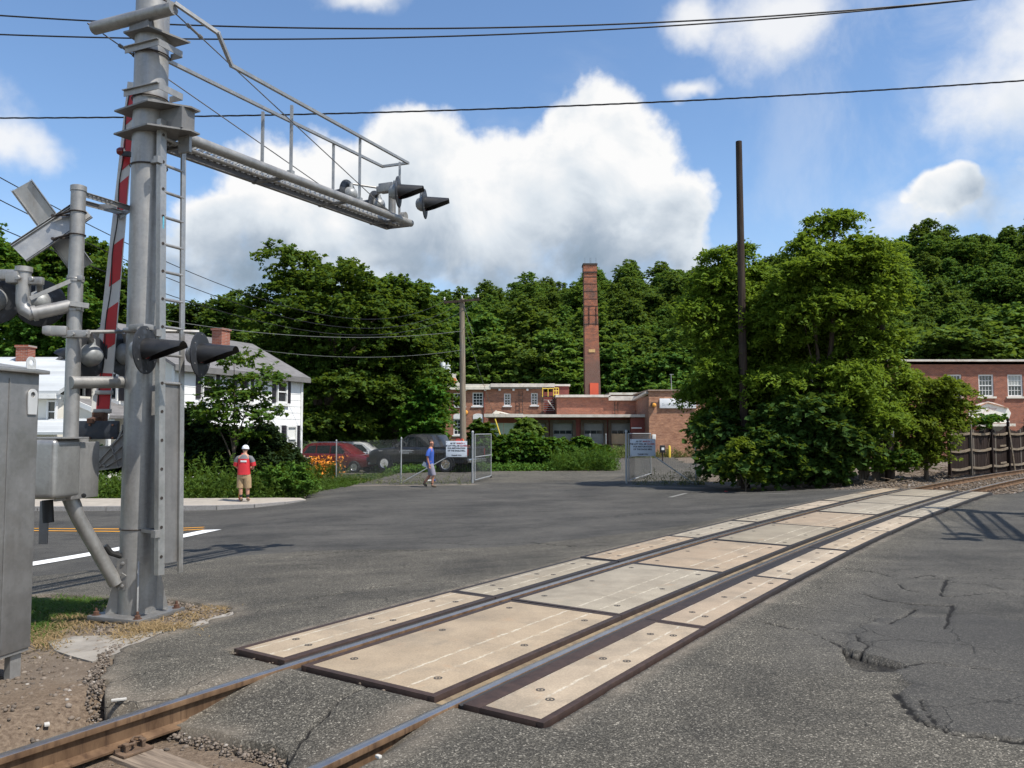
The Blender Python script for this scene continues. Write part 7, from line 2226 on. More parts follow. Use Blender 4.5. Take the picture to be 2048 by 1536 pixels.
# ------------------------------------------------------------------ maroon SUV and white car
def suv(label, paint, name='parked_car', roofrail=True):
    o = thing(name, (0, 0, 0), label, 'car')
    def ring(w, a, t): return [(w * .9, a), (w, a + .12), (w, t - .2), (w * .98, t - .06), (w * .92, t)]
    st = [(2.25, ring(.72, .50, .78)), (2.18, ring(.84, .36, .92)), (1.9, ring(.89, .32, 1.0)), (1.05, ring(.90, .32, 1.06)), (-1.9, ring(.90, .32, 1.10)), (-2.22, ring(.86, .42, 1.06)), (-2.28, ring(.80, .5, 1.0))]
    body_loft(st).build('body', paint, o, smooth=40)
    cst = [(1.25, [(.84, 1.0), (.84, 1.05), (.82, 1.06)]), (.45, [(.83, 1.0), (.68, 1.58), (.60, 1.62)]), (.2, [(.83, 1.0), (.67, 1.64), (.58, 1.68)]), (-1.5, [(.83, 1.0), (.67, 1.64), (.58, 1.68)]), (-1.72, [(.83, 1.0), (.68, 1.58), (.60, 1.62)]), (-2.2, [(.83, 1.0), (.81, 1.08), (.8, 1.09)])]
    body_loft(cst).build('cabin', paint, o, smooth=40)
    side_panel(o, [(.90, 1.10), (.40, 1.52), (-.12, 1.55), (-.12, 1.10)], .825, .710, 'side_window', M_CARGLASS)
    side_panel(o, [(-.20, 1.10), (-.20, 1.55), (-1.02, 1.55), (-1.02, 1.10)], .825, .710, 'side_window', M_CARGLASS)
    side_panel(o, [(-1.10, 1.10), (-1.10, 1.55), (-1.55, 1.52), (-1.86, 1.10)], .825, .710, 'rear_window', M_CARGLASS)
    k = MB(); k.add([(1.205, .72, 1.08), (1.205, -.72, 1.08), (.475, -.60, 1.585), (.475, .60, 1.585)], [(0, 1, 2, 3)]); k.build('windscreen', M_CARGLASS, o, smooth=0)
    for x in (1.42, -1.38):
        for s in (-1, 1):
            k = MB(); k.lathe([(.37, -.10), (.37, .0)], Matrix(((1, 0, 0), (0, 0, s), (0, 1, 0))), (x, s * .905, .34), 24); k.build('wheel_well', M_HOOD, o)
            wheel(o, x, s * .83, .34, 5)
    for s in (-1, 1):
        k = MB(); k.rbox((2.14, s * .62, .80), (.18, .36, .15), .03); k.build('headlight', simple('headlight', (0.6, 0.6, 0.58), .15, .2, .1, 8), o)
        k = MB(); k.rbox((-2.22, s * .76, .90), (.10, .18, .22), .02); k.build('tail_light', M_LENS, o)
        k = MB(); k.rbox((.88, s * .98, 1.12), (.12, .16, .14), .03); k.build('mirror', paint, o)
        if roofrail: k = MB(); k.path([(.1, s * .58, 1.68), (.0, s * .58, 1.73), (-1.4, s * .58, 1.73), (-1.5, s * .58, 1.68)], .018, 6); k.build('roof_rail', M_CHROME, o)
    k = MB(); k.rbox((2.26, 0, .55), (.08, 1.5, .12), .02); k.build('licence_strip', M_TRIM if roofrail else M_PLASTIC, o)
    return o
car1 = suv('maroon wagon with a silver roof rail parked behind the split rail fence', carpaint('maroon paint', (0.16, 0.010, 0.016)))
c1 = Vector((P(690, 0, 47.0).x, 47.0, 0)); car1.location = (c1.x, c1.y, gzf(c1.x, c1.y) - .01); car1.rotation_euler = (0, 0, R(-16))
car2 = suv('silver white car parked behind the maroon wagon, mostly hidden', carpaint('silver white paint', (0.62, 0.63, 0.64), .3), roofrail=False)
c2 = Vector((P(728, 0, 50.5).x, 50.5, 0)); car2.location = (c2.x, c2.y, gzf(c2.x, c2.y) + .05); car2.rotation_euler = (0, 0, R(-8))

# ================================================================== people
def skin(name, verts, edges, mat, parent, sub=2, root=0):
    """continuous surface grown around a joint skeleton: verts are (x, y, z, radius)"""
    me = bpy.data.meshes.new(name); L = PT[parent.name] if parent is not None else Vector((0, 0, 0))
    me.from_pydata([(v[0], v[1], v[2]) for v in verts], edges, [])
    o = bpy.data.objects.new(name, me); col.objects.link(o)
    m1 = o.modifiers.new('skin', 'SKIN'); m1.use_smooth_shade = True
    for i, v in enumerate(verts):
        r = v[3] if isinstance(v[3], (tuple, list)) else (v[3], v[3]); me.skin_vertices[0].data[i].radius = r
    me.skin_vertices[0].data[root].use_root = True
    m2 = o.modifiers.new('sub', 'SUBSURF'); m2.levels = sub; m2.render_levels = sub
    dg = bpy.context.evaluated_depsgraph_get(); nm = bpy.data.meshes.new_from_object(o.evaluated_get(dg))
    bpy.data.objects.remove(o); bpy.data.meshes.remove(me)
    nm.materials.clear(); nm.materials.append(mat); nm.polygons.foreach_set('use_smooth', [True] * len(nm.polygons))
    o = bpy.data.objects.new(name, nm); col.objects.link(o)
    if parent is not None: o.parent = parent; PT[o.name] = L
    return o
def loft(name, rings, mat, parent, tubes=(), n=18):
    """cloth round a body: rings of (x, y, z, half width x, half width y), plus sleeves or legs as (points, radii)"""
    k = MB(); vs = []; fs = []
    for (x, y, z, a, b) in rings:
        for i in range(n):
            t = 2 * math.pi * i / n; w = 1 + .03 * math.sin(3 * t + z * 9)
            vs.append((x + a * w * math.copysign(abs(math.cos(t)) ** .85, math.cos(t)), y + b * w * math.copysign(abs(math.sin(t)) ** .85, math.sin(t)), z))
    for i in range(len(rings) - 1):
        for j in range(n): fs.append((i * n + j, i * n + (j + 1) % n, (i + 1) * n + (j + 1) % n, (i + 1) * n + j))
    fs += [tuple(reversed(range(n))), tuple((len(rings) - 1) * n + j for j in range(n))]
    k.add(vs, fs)
    for pts, rs in tubes: k.path(pts, rs, 12)
    return k.build(name, mat, parent, smooth=60)
M_SKIN = simple('skin', (0.46, 0.24, 0.16), .55, 0, .10, 14)
M_SKIN2 = simple('sunburnt skin', (0.42, 0.19, 0.12), .55, 0, .10, 14)
def hand(V, E, wrist, pd, sd, r=.0095):
    """palm and five bent fingers continuing from a wrist vertex index; pd = pointing, sd = towards the thumb"""
    w = Vector(V[wrist][:3]); pd = Vector(pd).normalized(); sd = Vector(sd).normalized(); nn = pd.cross(sd)
    V.append((*(w + pd * .055), (.040, .020))); pi = len(V) - 1; E.append((wrist, pi))
    for j, (off, ln) in enumerate(((.028, .075), (.010, .085), (-.009, .080), (-.027, .062))):
        a = w + pd * .095 + sd * off; b = a + pd * ln * .5 + nn * .008; c = a + pd * ln * .85 + nn * .03
        s = len(V); V += [(*a, r), (*b, r * .9), (*c, r * .75)]; E += [(pi, s), (s, s + 1), (s + 1, s + 2)]
    a = w + pd * .045 + sd * .040; b = a + pd * .035 + sd * .022; c = b + pd * .03 + sd * .004
    s = len(V); V += [(*a, r * 1.15), (*b, r), (*c, r * .8)]; E += [(pi, s), (s, s + 1), (s + 1, s + 2)]
def person(root_loc, label, yaw, body, height=1.0):
    o = thing('person', (0, 0, 0), label, 'person')
    return o
# ---- man in blue, walking to the right, looking round at the camera
man = thing('person', (0, 0, 0), 'man in blue t-shirt and grey shorts walking past the chain link fence', 'person')
V = [(0, 0, .96, (.13, .15)), (.00, 0, 1.12, (.125, .15)), (.01, 0, 1.30, (.125, .17)), (.02, 0, 1.44, (.085, .13)), (.035, -.005, 1.535, .055), (.055, -.015, 1.60, .058), (.06, -.02, 1.68, (.080, .084)), (.06, -.02, 1.755, (.072, .078))]
E = [(0, 1), (1, 2), (2, 3), (3, 4), (4, 5), (5, 6), (6, 7)]
# nose and chin towards the camera's right
V += [(.105, -.085, 1.625, .030), (.118, -.108, 1.672, .014)]; E += [(5, 8), (6, 9)]
V += [(.005, -.085, 1.67, .014), (.115, .045, 1.67, .012)]; E += [(6, 10), (6, 11)]
def limb(pts, start):
    prev = start
    for p in pts: V.append(p); E.append((prev, len(V) - 1)); prev = len(V) - 1
    return prev
w1 = limb([(.01, -.17, 1.425, .070), (-.03, -.245, 1.36, .060), (-.075, -.275, 1.14, .046), (-.055, -.265, 1.00, .044), (-.01, -.255, .885, .030)], 3); hand(V, E, w1, (.15, .02, -1), (.7, .6, 0))
w2 = limb([(.01, .17, 1.425, .070), (-.01, .245, 1.36, .060), (-.10, .275, 1.15, .046), (-.12, .25, 1.0, .042), (-.14, .22, .90, .030)], 3); hand(V, E, w2, (-.2, -.1, -1), (.6, -.7, 0))
limb([(.02, -.095, .90, .098), (.09, -.10, .68, .078), (.135, -.10, .50, .060), (.12, -.10, .36, .062), (.095, -.10, .11, .042), (.11, -.10, .06, .042), (.24, -.10, .035, .036)], 0)
limb([(-.01, .095, .90, .098), (.02, .10, .68, .078), (.01, .10, .49, .060), (-.09, .10, .35, .060), (-.225, .10, .17, .042), (-.235, .10, .12, .042), (-.13, .10, .045, .036)], 0)
skin('body', V, E, M_SKIN2, man)
M_BLUE = simple('royal blue cotton', (0.030, 0.085, 0.36), .85, 0, .18, 9, .25, 26)
loft('t_shirt', [(0, 0, .86, .150, .185), (0, 0, 1.0, .142, .178), (.01, 0, 1.15, .140, .180), (.015, 0, 1.30, .138, .192), (.02, 0, 1.40, .120, .185), (.022, 0, 1.46, .090, .145), (.028, -.003, 1.505, .066, .075)], M_BLUE, man,
     [([(.015, -.12, 1.43), (.0, -.20, 1.40), (-.04, -.255, 1.33), (-.07, -.28, 1.19)], [.070, .080, .080, .082]), ([(.015, .12, 1.43), (.0, .20, 1.40), (-.03, .255, 1.33), (-.075, .28, 1.19)], [.070, .080, .080, .082])])
M_SHORT = simple('grey plaid shorts', (0.22, 0.21, 0.26), .9, 0, .3, 22, .2, 30)
loft('shorts', [(0, 0, .76, .125, .17), (0, 0, .86, .145, .182), (0, 0, .95, .142, .176), (0, 0, 1.0, .135, .168)], M_SHORT, man,
     [([(.02, -.09, .88), (.05, -.10, .76), (.10, -.105, .60), (.135, -.105, .46)], [.120, .122, .112, .108]), ([(-.01, .09, .88), (.01, .10, .76), (.02, .105, .60), (.01, .105, .46)], [.120, .122, .112, .108])])
M_SHOE = simple('brown work shoe', (0.10, 0.075, 0.05), .8, 0, .3, 20)
for pts in ([(.085, -.10, .10, .055), (.10, -.10, .055, .056), (.20, -.10, .042, .048), (.27, -.10, .036, .040)], [(-.24, .10, .17, .055), (-.235, .10, .11, .056), (-.165, .10, .06, .048), (-.115, .10, .04, .040)]):
    skin('shoe', pts, [(0, 1), (1, 2), (2, 3)], M_SHOE, man)
for pts in ([(.098, -.10, .20, .054), (.093, -.10, .10, .052)], [(-.19, .10, .235, .054), (-.235, .10, .15, .052)]): skin('sock', pts, [(0, 1)], M_HOOD, man)
M_HAIR = simple('brown hair', (0.045, 0.030, 0.022), .8, 0, .4, 60)
skin('hair', [(.03, .02, 1.70, (.078, .082)), (.045, -.005, 1.765, (.080, .084)), (.06, -.03, 1.795, (.060, .064))], [(0, 1), (1, 2)], M_HAIR, man)
for (x_, y_) in ((.072, -.108), (.132, -.062)):
    k = MB(); k.lathe([(.0005, -.010), (.011, -.004), (.011, .004), (.0005, .010)], None, (x_, y_, 1.695), 8); e_ = k.build('eye', M_HOOD, man)
k = MB(); k.box((-.20, .16, .85), (.22, .012, .16), Matrix.Rotation(.5, 3, 'Y')); k.build('paper', simple('white paper', (0.75, 0.75, 0.74), .8, 0, .05, 8), man, smooth=0)
mp = on_ground(866, 973.5); man.location = (mp.x - .12, mp.y, mp.z - .016); man.scale = (1.015,) * 3
# ---- man in red, seen from behind, standing on the sidewalk at a yellow tripod
red = thing('person', (0, 0, 0), 'man in red shirt, tan shorts and white cap standing on the sidewalk', 'person')
V = [(0, 0, .93, (.16, .13)), (0, .01, 1.10, (.155, .125)), (0, .02, 1.26, (.175, .125)), (0, .03, 1.40, (.14, .085)), (0, .05, 1.485, .056), (0, .075, 1.56, .062), (0, .08, 1.63, (.078, .088)), (0, .08, 1.70, (.07, .08))]
E = [(0, 1), (1, 2), (2, 3), (3, 4), (4, 5), (5, 6), (6, 7)]
V += [(0, .175, 1.60, .014), (-.08, .08, 1.615, .013), (.08, .08, 1.615, .013)]; E += [(6, 8), (6, 9), (6, 10)]
w1 = limb([(-.17, .03, 1.375, .072), (-.245, .03, 1.29, .062), (-.275, .06, 1.08, .048), (-.22, .16, 1.02, .042), (-.12, .28, 1.03, .030)], 3); hand(V, E, w1, (.4, 1, .1), (.3, 0, 1))
w2 = limb([(.17, .03, 1.375, .072), (.245, .03, 1.29, .062), (.275, .06, 1.08, .048), (.22, .16, 1.02, .042), (.12, .28, 1.03, .030)], 3); hand(V, E, w2, (-.4, 1, .1), (-.3, 0, 1))
limb([(-.09, 0, .87, .100), (-.10, .01, .66, .082), (-.095, .0, .47, .062), (-.085, -.02, .34, .066), (-.08, -.01, .10, .042), (-.085, .01, .055, .042), (-.12, .12, .035, .036)], 0)
limb([(.09, 0, .87, .100), (.11, .02, .66, .082), (.115, .04, .47, .062), (.12, .03, .34, .066), (.125, .04, .10, .042), (.125, .06, .055, .042), (.14, .17, .035, .036)], 0)
skin('body', V, E, M_SKIN, red)
M_REDC = simple('red sports cloth', (0.52, 0.022, 0.030), .7, 0, .15, 9, .3, 22)
M_GREYC = simple('grey sports cloth', (0.13, 0.13, 0.14), .8, 0, .12, 9)
loft('shirt', [(0, 0, .84, .202, .158), (0, 0, .95, .196, .150), (0, .01, 1.10, .196, .146), (0, .02, 1.24, .203, .144), (0, .025, 1.345, .200, .134)], M_REDC, red,
     [([(-.262, .032, 1.235), (-.288, .046, 1.115)], [.088, .086]), ([(.262, .032, 1.235), (.288, .046, 1.115)], [.088, .086])])
loft('shirt_yoke', [(0, .025, 1.342, .196, .130), (0, .03, 1.37, .190, .122), (0, .034, 1.42, .150, .098), (0, .045, 1.475, .075, .07)], M_GREYC, red,
     [([(-.12, .03, 1.385), (-.20, .03, 1.36), (-.258, .03, 1.28), (-.285, .045, 1.13)], [.072, .084, .084, .080]), ([(.12, .03, 1.385), (.20, .03, 1.36), (.258, .03, 1.28), (.285, .045, 1.13)], [.072, .084, .084, .080])])
k = MB(); k.rbox((.03, -.126, 1.265), (.20, .012, .055), .005); k.build('shirt_print', M_TRIM, red)
M_TAN = simple('khaki cotton', (0.36, 0.25, 0.14), .9, 0, .18, 10, .3, 24)
loft('shorts', [(0, 0, .72, .17, .125), (0, 0, .82, .188, .142), (0, 0, .92, .178, .136)], M_TAN, red,
     [([(-.09, 0, .84), (-.10, .01, .70), (-.105, .005, .55), (-.105, .0, .42)], [.120, .122, .115, .112]), ([(.09, 0, .84), (.108, .02, .70), (.115, .03, .55), (.12, .04, .42)], [.120, .122, .115, .112])])
for x_, dy in ((-.082, 0), (.125, .05)):
    skin('sock', [(x_, dy - .015, .26, .058), (x_, dy - .01, .10, .050)], [(0, 1)], M_HOOD, red)
    skin('shoe', [(x_, dy - .03, .09, .054), (x_, dy - .0, .05, .056), (x_ - .02, dy + .09, .04, .048), (x_ - .03, dy + .17, .035, .040)], [(0, 1), (1, 2), (2, 3)], M_SHOE, red)
M_CAP = simple('white cap', (0.70, 0.71, 0.75), .8, 0, .08, 12)
k = MB(); k.lathe([(.108, 0), (.112, .03), (.100, .075), (.070, .115), (.03, .135), (.0005, .14)], Matrix.Rotation(-.12, 3, 'X'), (0, .085, 1.645), 20); k.prism([(-.075, .09), (.075, .09), (.06, .17), (0, .195), (-.06, .17)], .012, None, (0, .085, 1.650)); k.build('cap', M_CAP, red)
skin('hair', [(0, .055, 1.60, (.090, .085)), (0, .06, 1.645, (.095, .095))], [(0, 1)], M_HAIR, red)
rp = on_ground(507, 997); rz = None
def walk_z(x, y): return gzf(x, 23.85) + .115 + .016
rp = Vector((-8.55, 25.35, 0)); rp = Vector((P(506, 0, 25.2).x, 25.2, 0)); rp.z = walk_z(rp.x, rp.y)
red.location = rp; red.rotation_euler = (0, 0, R(-4)); red.scale = (.985,) * 3
tri = thing('survey_tripod', (rp.x - .16, rp.y + .35, rp.z), 'folded yellow tripod with red feet in front of the man in red', 'tripod')
tb = Vector((rp.x - .16, rp.y + .35, rp.z))
for i in range(3):
    a = 2 * math.pi * i / 3 + .4; f = tb + Vector((.16 * math.cos(a), .16 * math.sin(a), 0)); t_ = tb + Vector((.04 * math.cos(a), .04 * math.sin(a), 1.40))
    k = MB(); k.bar(f + Vector((0, 0, .10)), t_, .040, .028); k.build('leg', M_YELLOW, tri, smooth=0); k = MB(); k.tube(f, f + Vector((0, 0, .18)), .012, .026, 8); k.build('foot', M_REDC, tri)
k = MB(); k.lathe([(.075, 0), (.075, .03), (.05, .04), (.05, .10), (.0005, .11)], loc=tb + Vector((0, 0, 1.38)), n=14); k.build('head', M_REDC, tri)
# ================================================================== trees, shrubs, weeds
L_HILL = leaf('hill leaves', (0.044, 0.096, 0.020), (0.138, 0.245, 0.048), .48)
L_MAPLE = leaf('maple leaves', (0.030, 0.078, 0.014), (0.115, 0.225, 0.034), .48)
L_DARK = leaf('dark leaves', (0.024, 0.064, 0.014), (0.080, 0.160, 0.034), .40)
L_ELDER = leaf('box elder leaves', (0.074, 0.132, 0.015), (0.215, 0.320, 0.036), .52)
L_YOUNG = leaf('young maple leaves', (0.034, 0.084, 0.014), (0.105, 0.200, 0.030), .42)
L_YEW = leaf('yew needles', (0.008, 0.024, 0.007), (0.026, 0.055, 0.014), .12, .6)
L_VINE = leaf('vine leaves', (0.020, 0.060, 0.008), (0.085, 0.180, 0.020), .33)
L_WEED = leaf('weed leaves', (0.035, 0.080, 0.012), (0.110, 0.200, 0.030), .36)
L_PALE = leaf('dry weed', (0.085, 0.110, 0.035), (0.190, 0.200, 0.075), .3)
L_STRAW = leaf('dead grass', (0.17, 0.115, 0.055), (0.36, 0.265, 0.14), .25, .8)
L_ORANGE = leaf('lily petals', (0.62, 0.15, 0.015), (0.82, 0.30, 0.05), .3)
L_GRASS = leaf('lawn grass', (0.030, 0.070, 0.010), (0.085, 0.160, 0.024), .3)
M_BARK = bark('bark', (0.095, 0.075, 0.058))
M_BARKP = bark('pale bark', (0.20, 0.18, 0.15))

def leaf_quads(C, N, L, W, rng, droop=0.0):
    """one bent rhombus per leaf: centre, facing, length, width"""
    n = len(C)
    r = rng.normal(size=(n, 3)); N = N / (np.linalg.norm(N, axis=1, keepdims=True) + 1e-9)
    T_ = np.cross(N, r); T_ /= (np.linalg.norm(T_, axis=1, keepdims=True) + 1e-9)
    T_[:, 2] -= droop; T_ /= np.linalg.norm(T_, axis=1, keepdims=True)
    B_ = np.cross(N, T_); B_ /= (np.linalg.norm(B_, axis=1, keepdims=True) + 1e-9)
    L = L[:, None]; W = W[:, None]
    a = C - T_ * L * .5; b = C + B_ * W * .5 + N * W * .12 - T_ * L * .08; c = C + T_ * L * .5 - N * L * .06; d = C - B_ * W * .5 + N * W * .12 - T_ * L * .08
    V = np.stack([a, b, c, d], 1).reshape(-1, 3)
    F = np.arange(4 * n).reshape(n, 4)
    return V, F
def crown(rng, blobs, clumps, per, L, W, spread, flat=.55, shell=.62, droop=.15, up=.55, jag=.22, sub=6, length=2.6):
    """leafy sprays on sub-lobes of overlapping ellipsoids (cx, cy, cz, rx, ry, rz): every spray arches outward and hangs"""
    big = np.array(blobs, float); lobes = []
    for b in big:
        lobes.append((*b[:3], *(b[3:] * .72)))
        for _ in range(sub):
            d = rng.normal(size=3); d /= np.linalg.norm(d); d[2] = d[2] * .9 + .1; f = rng.uniform(.32, .55)
            lobes.append((*(b[:3] + d * b[3:] * (1.04 - f * .75)), *(b[3:] * f * np.array([1.1, 1.1, .85]))))
    blobs = np.array(lobes); vol = (blobs[:, 3] * blobs[:, 4] + blobs[:, 4] * blobs[:, 5] + blobs[:, 3] * blobs[:, 5]); pr = vol / vol.sum()
    cs = []; ds = []
    need = clumps
    while need > 0:
        bi = rng.choice(len(blobs), size=need * 2, p=pr); d = rng.normal(size=(need * 2, 3)); d /= np.linalg.norm(d, axis=1, keepdims=True)
        d[:, 2] = np.where(d[:, 2] < -.35, -d[:, 2], d[:, 2])
        rr = shell + (1 - shell) * rng.random(need * 2) ** .6
        lump = 1 + jag * (rng.random(need * 2) - .5)
        c = blobs[bi, :3] + d * blobs[bi, 3:] * (rr * lump)[:, None]
        inside = np.zeros(len(c), bool)
        for k_, b in enumerate(blobs):
            q = (c - b[:3]) / b[3:]; inside |= (np.sum(q * q, 1) < (shell * .8) ** 2) & (bi != k_)
        c = c[~inside]; d = d[~inside]; cs.append(c[:need]); ds.append(d[:need]); need -= min(need, len(c))
    C = np.concatenate(cs); D = np.concatenate(ds); m = len(C)
    n = m * per
    ax = D * np.array([1, 1, .5]) + rng.normal(size=(m, 3)) * .45; ax[:, 2] += .22; ax /= np.linalg.norm(ax, axis=1, keepdims=True)
    ln = spread * length * (.55 + .9 * rng.random(m))
    t = rng.random(n) ** .8
    A_ = np.repeat(ax, per, 0); Ln = np.repeat(ln, per)
    P_ = np.repeat(C, per, 0) + A_ * (Ln * (t - .35))[:, None]
    P_[:, 2] -= droop * 1.2 * Ln * t * t
    off = rng.normal(size=(n, 3)) * spread * .42; off[:, 2] *= flat * .8
    P_ += off * (1.15 - .65 * t)[:, None]
    N = A_ * .25 + rng.normal(size=(n, 3)) * .42; N[:, 2] += up + .35
    k_ = .7 + .6 * rng.random(n)
    return leaf_quads(P_, N, L * k_, W * k_, rng, droop * .6)
def limbs(k, base, tops, r0, rng, n=6, fork=.45):
    """trunk and curving limbs from the base towards points in the crown"""
    base = Vector(base)
    for i, t in enumerate(tops):
        t = Vector(t); h = t.z - base.z
        f0 = base if i == 0 else Vector((base.x, base.y, base.z + h * fork * rng.uniform(.5, 1.0)))
        rr = r0 if i == 0 else r0 * rng.uniform(.35, .6)
        pts = []; rs = []
        for j in range(n + 1):
            f = j / n; q = f0.lerp(t, f) if i else base.lerp(t, f)
            if i: q.z += math.sin(f * math.pi) * h * .06
            q += Vector((rng.normal() * .05 * h * .12 * f, rng.normal() * .05 * h * .12 * f, 0)); pts.append(q); rs.append(max(.012, rr * (1 - f * .85)))
        k.path(pts, rs, 8)
    return k
def tree(name, base, blobs, label, lm, clumps, per, L, W, spread, seed, cat='tree', r0=.2, wm=None, group=None, **kw):
    rng = np.random.default_rng(seed)
    o = thing(name, base, label, cat, group)
    V, F = crown(rng, blobs, clumps, per, L, W, spread, **kw)
    cr_ = np_mesh('crown' if cat == 'tree' else 'foliage', V, F, lm, o)
    k = MB(); tops = sorted(blobs, key=lambda b: -b[2]); limbs(k, Vector(base) - Vector((0, 0, .15)), [b[:3] for b in tops], r0, rng); k.build('trunk' if cat == 'tree' else 'stem', wm or M_BARK, o)
    return o
def Pb(u, v, Y, r, ry=None, dep=None):
    """ellipsoid of a crown from its bearing and its size as seen, r and ry in pixels"""
    q = P(u, v, Y); s = Y / FPX
    return (q.x, q.y, q.z, r * s, (dep or r) * s, (ry or r) * s)
def gbase(u, Y): x = P(u, 860, Y).x; return (x, Y, gzf(x, Y) - .03)

# ------------------------------------------------------------------ forest on the hill
rngF = np.random.default_rng(11)
protos = []
pcol = bpy.data.collections.new('forest_trees')
for i in range(6):
    h = [13.0, 15.0, 11.5, 14.0, 12.5, 10.0][i]; w = [4.0, 3.8, 4.2, 4.6, 3.4, 4.4][i]
    bl = [(0, 0, h * .62, w, w, h * .36)]
    for j in range(6):
        a = rngF.uniform(0, 6.28); d = w * rngF.uniform(.45, .7); z = h * rngF.uniform(.38, .82); bl.append((d * math.cos(a), d * math.sin(a), z, w * .52, w * .52, h * .15))
    bl.append((w * .1, 0, h * .9, w * .5, w * .5, h * .12))
    V, F = crown(rngF, bl, 620, 18, .44, .34, .50, flat=.6, shell=.55, jag=.3, sub=3, length=2.4)
    o = np_mesh('crown', V, F, L_HILL)
    k = MB(); limbs(k, (0, 0, -.6), [b[:3] for b in bl[:5]], .24, rngF); t_ = k.build('trunk', M_BARK)
    col.objects.unlink(t_); col.objects.unlink(o)
    # one mesh for the forest copies
    me = o.data.copy(); bm = bmesh.new(); bm.from_mesh(me); nf = len(bm.faces); bm.from_mesh(t_.data); bm.faces.ensure_lookup_table()
    for f in bm.faces[nf:]: f.material_index = 1
    bm.to_mesh(me); bm.free(); me.materials.clear(); me.materials.append(L_HILL); me.materials.append(M_BARK)
    ob = bpy.data.objects.new('forest_tree', me); pcol.objects.link(ob)
    protos.append((o.data, t_.data, h, w))
def forest(name, pts, label):
    n = len(pts); me = bpy.data.meshes.new(name)
    me.vertices.add(n); me.vertices.foreach_set('co', np.array(pts, dtype=np.float32)[:, :3].ravel())
    for an, i, ty in (('scl', 3, 'FLOAT'), ('rot', 4, 'FLOAT')):
        a = me.attributes.new(an, ty, 'POINT'); a.data.foreach_set('value', np.array([p[i] for p in pts], dtype=np.float32))
    a = me.attributes.new('pick', 'INT', 'POINT'); a.data.foreach_set('value', np.array([int(p[5]) for p in pts], dtype=np.int32))
    me.update()
    o = bpy.data.objects.new(name, me); col.objects.link(o); PT[o.name] = Vector((0, 0, 0))
    ng = bpy.data.node_groups.new('scatter_trees', 'GeometryNodeTree')
    ng.interface.new_socket('Geometry', in_out='INPUT', socket_type='NodeSocketGeometry'); ng.interface.new_socket('Geometry', in_out='OUTPUT', socket_type='NodeSocketGeometry')
    N = ng.nodes; Lk = ng.links
    gi, go = N.new('NodeGroupInput'), N.new('NodeGroupOutput'); ci = N.new('GeometryNodeCollectionInfo'); ci.inputs['Collection'].default_value = pcol
    ci.inputs['Separate Children'].default_value = True; ci.inputs['Reset Children'].default_value = True
    ip = N.new('GeometryNodeInstanceOnPoints'); ip.inputs['Pick Instance'].default_value = True
    def na(nm, ty):
        a = N.new('GeometryNodeInputNamedAttribute'); a.data_type = ty; a.inputs['Name'].default_value = nm; return a.outputs['Attribute']
    cx = N.new('ShaderNodeCombineXYZ'); Lk.new(na('rot', 'FLOAT'), cx.inputs[2])
    Lk.new(gi.outputs[0], ip.inputs['Points']); Lk.new(ci.outputs[0], ip.inputs['Instance']); Lk.new(na('pick', 'INT'), ip.inputs['Instance Index'])
    Lk.new(cx.outputs[0], ip.inputs['Rotation']); Lk.new(na('scl', 'FLOAT'), ip.inputs['Scale']); Lk.new(ip.outputs[0], go.inputs[0])
    md = o.modifiers.new('scatter', 'NODES'); md.node_group = ng
    return tag(o, label, 'forest', kind='stuff')
pts = []
y = 132.0
while y < 236:
    st = 5.6 + (y - 132) * .022
    x = -.80 * y
    while x < .92 * y:
        px, py = x + rngF.uniform(-2, 2), y + rngF.uniform(-2, 2)
        pts.append((px, py, gzf(px, py) - .4, rngF.uniform(.78, 1.2), rngF.uniform(0, 6.28), rngF.integers(0, 6))); x += st
    y += st * .85
forest('hillside_forest', pts, 'dense green wood covering the hill behind the mill')
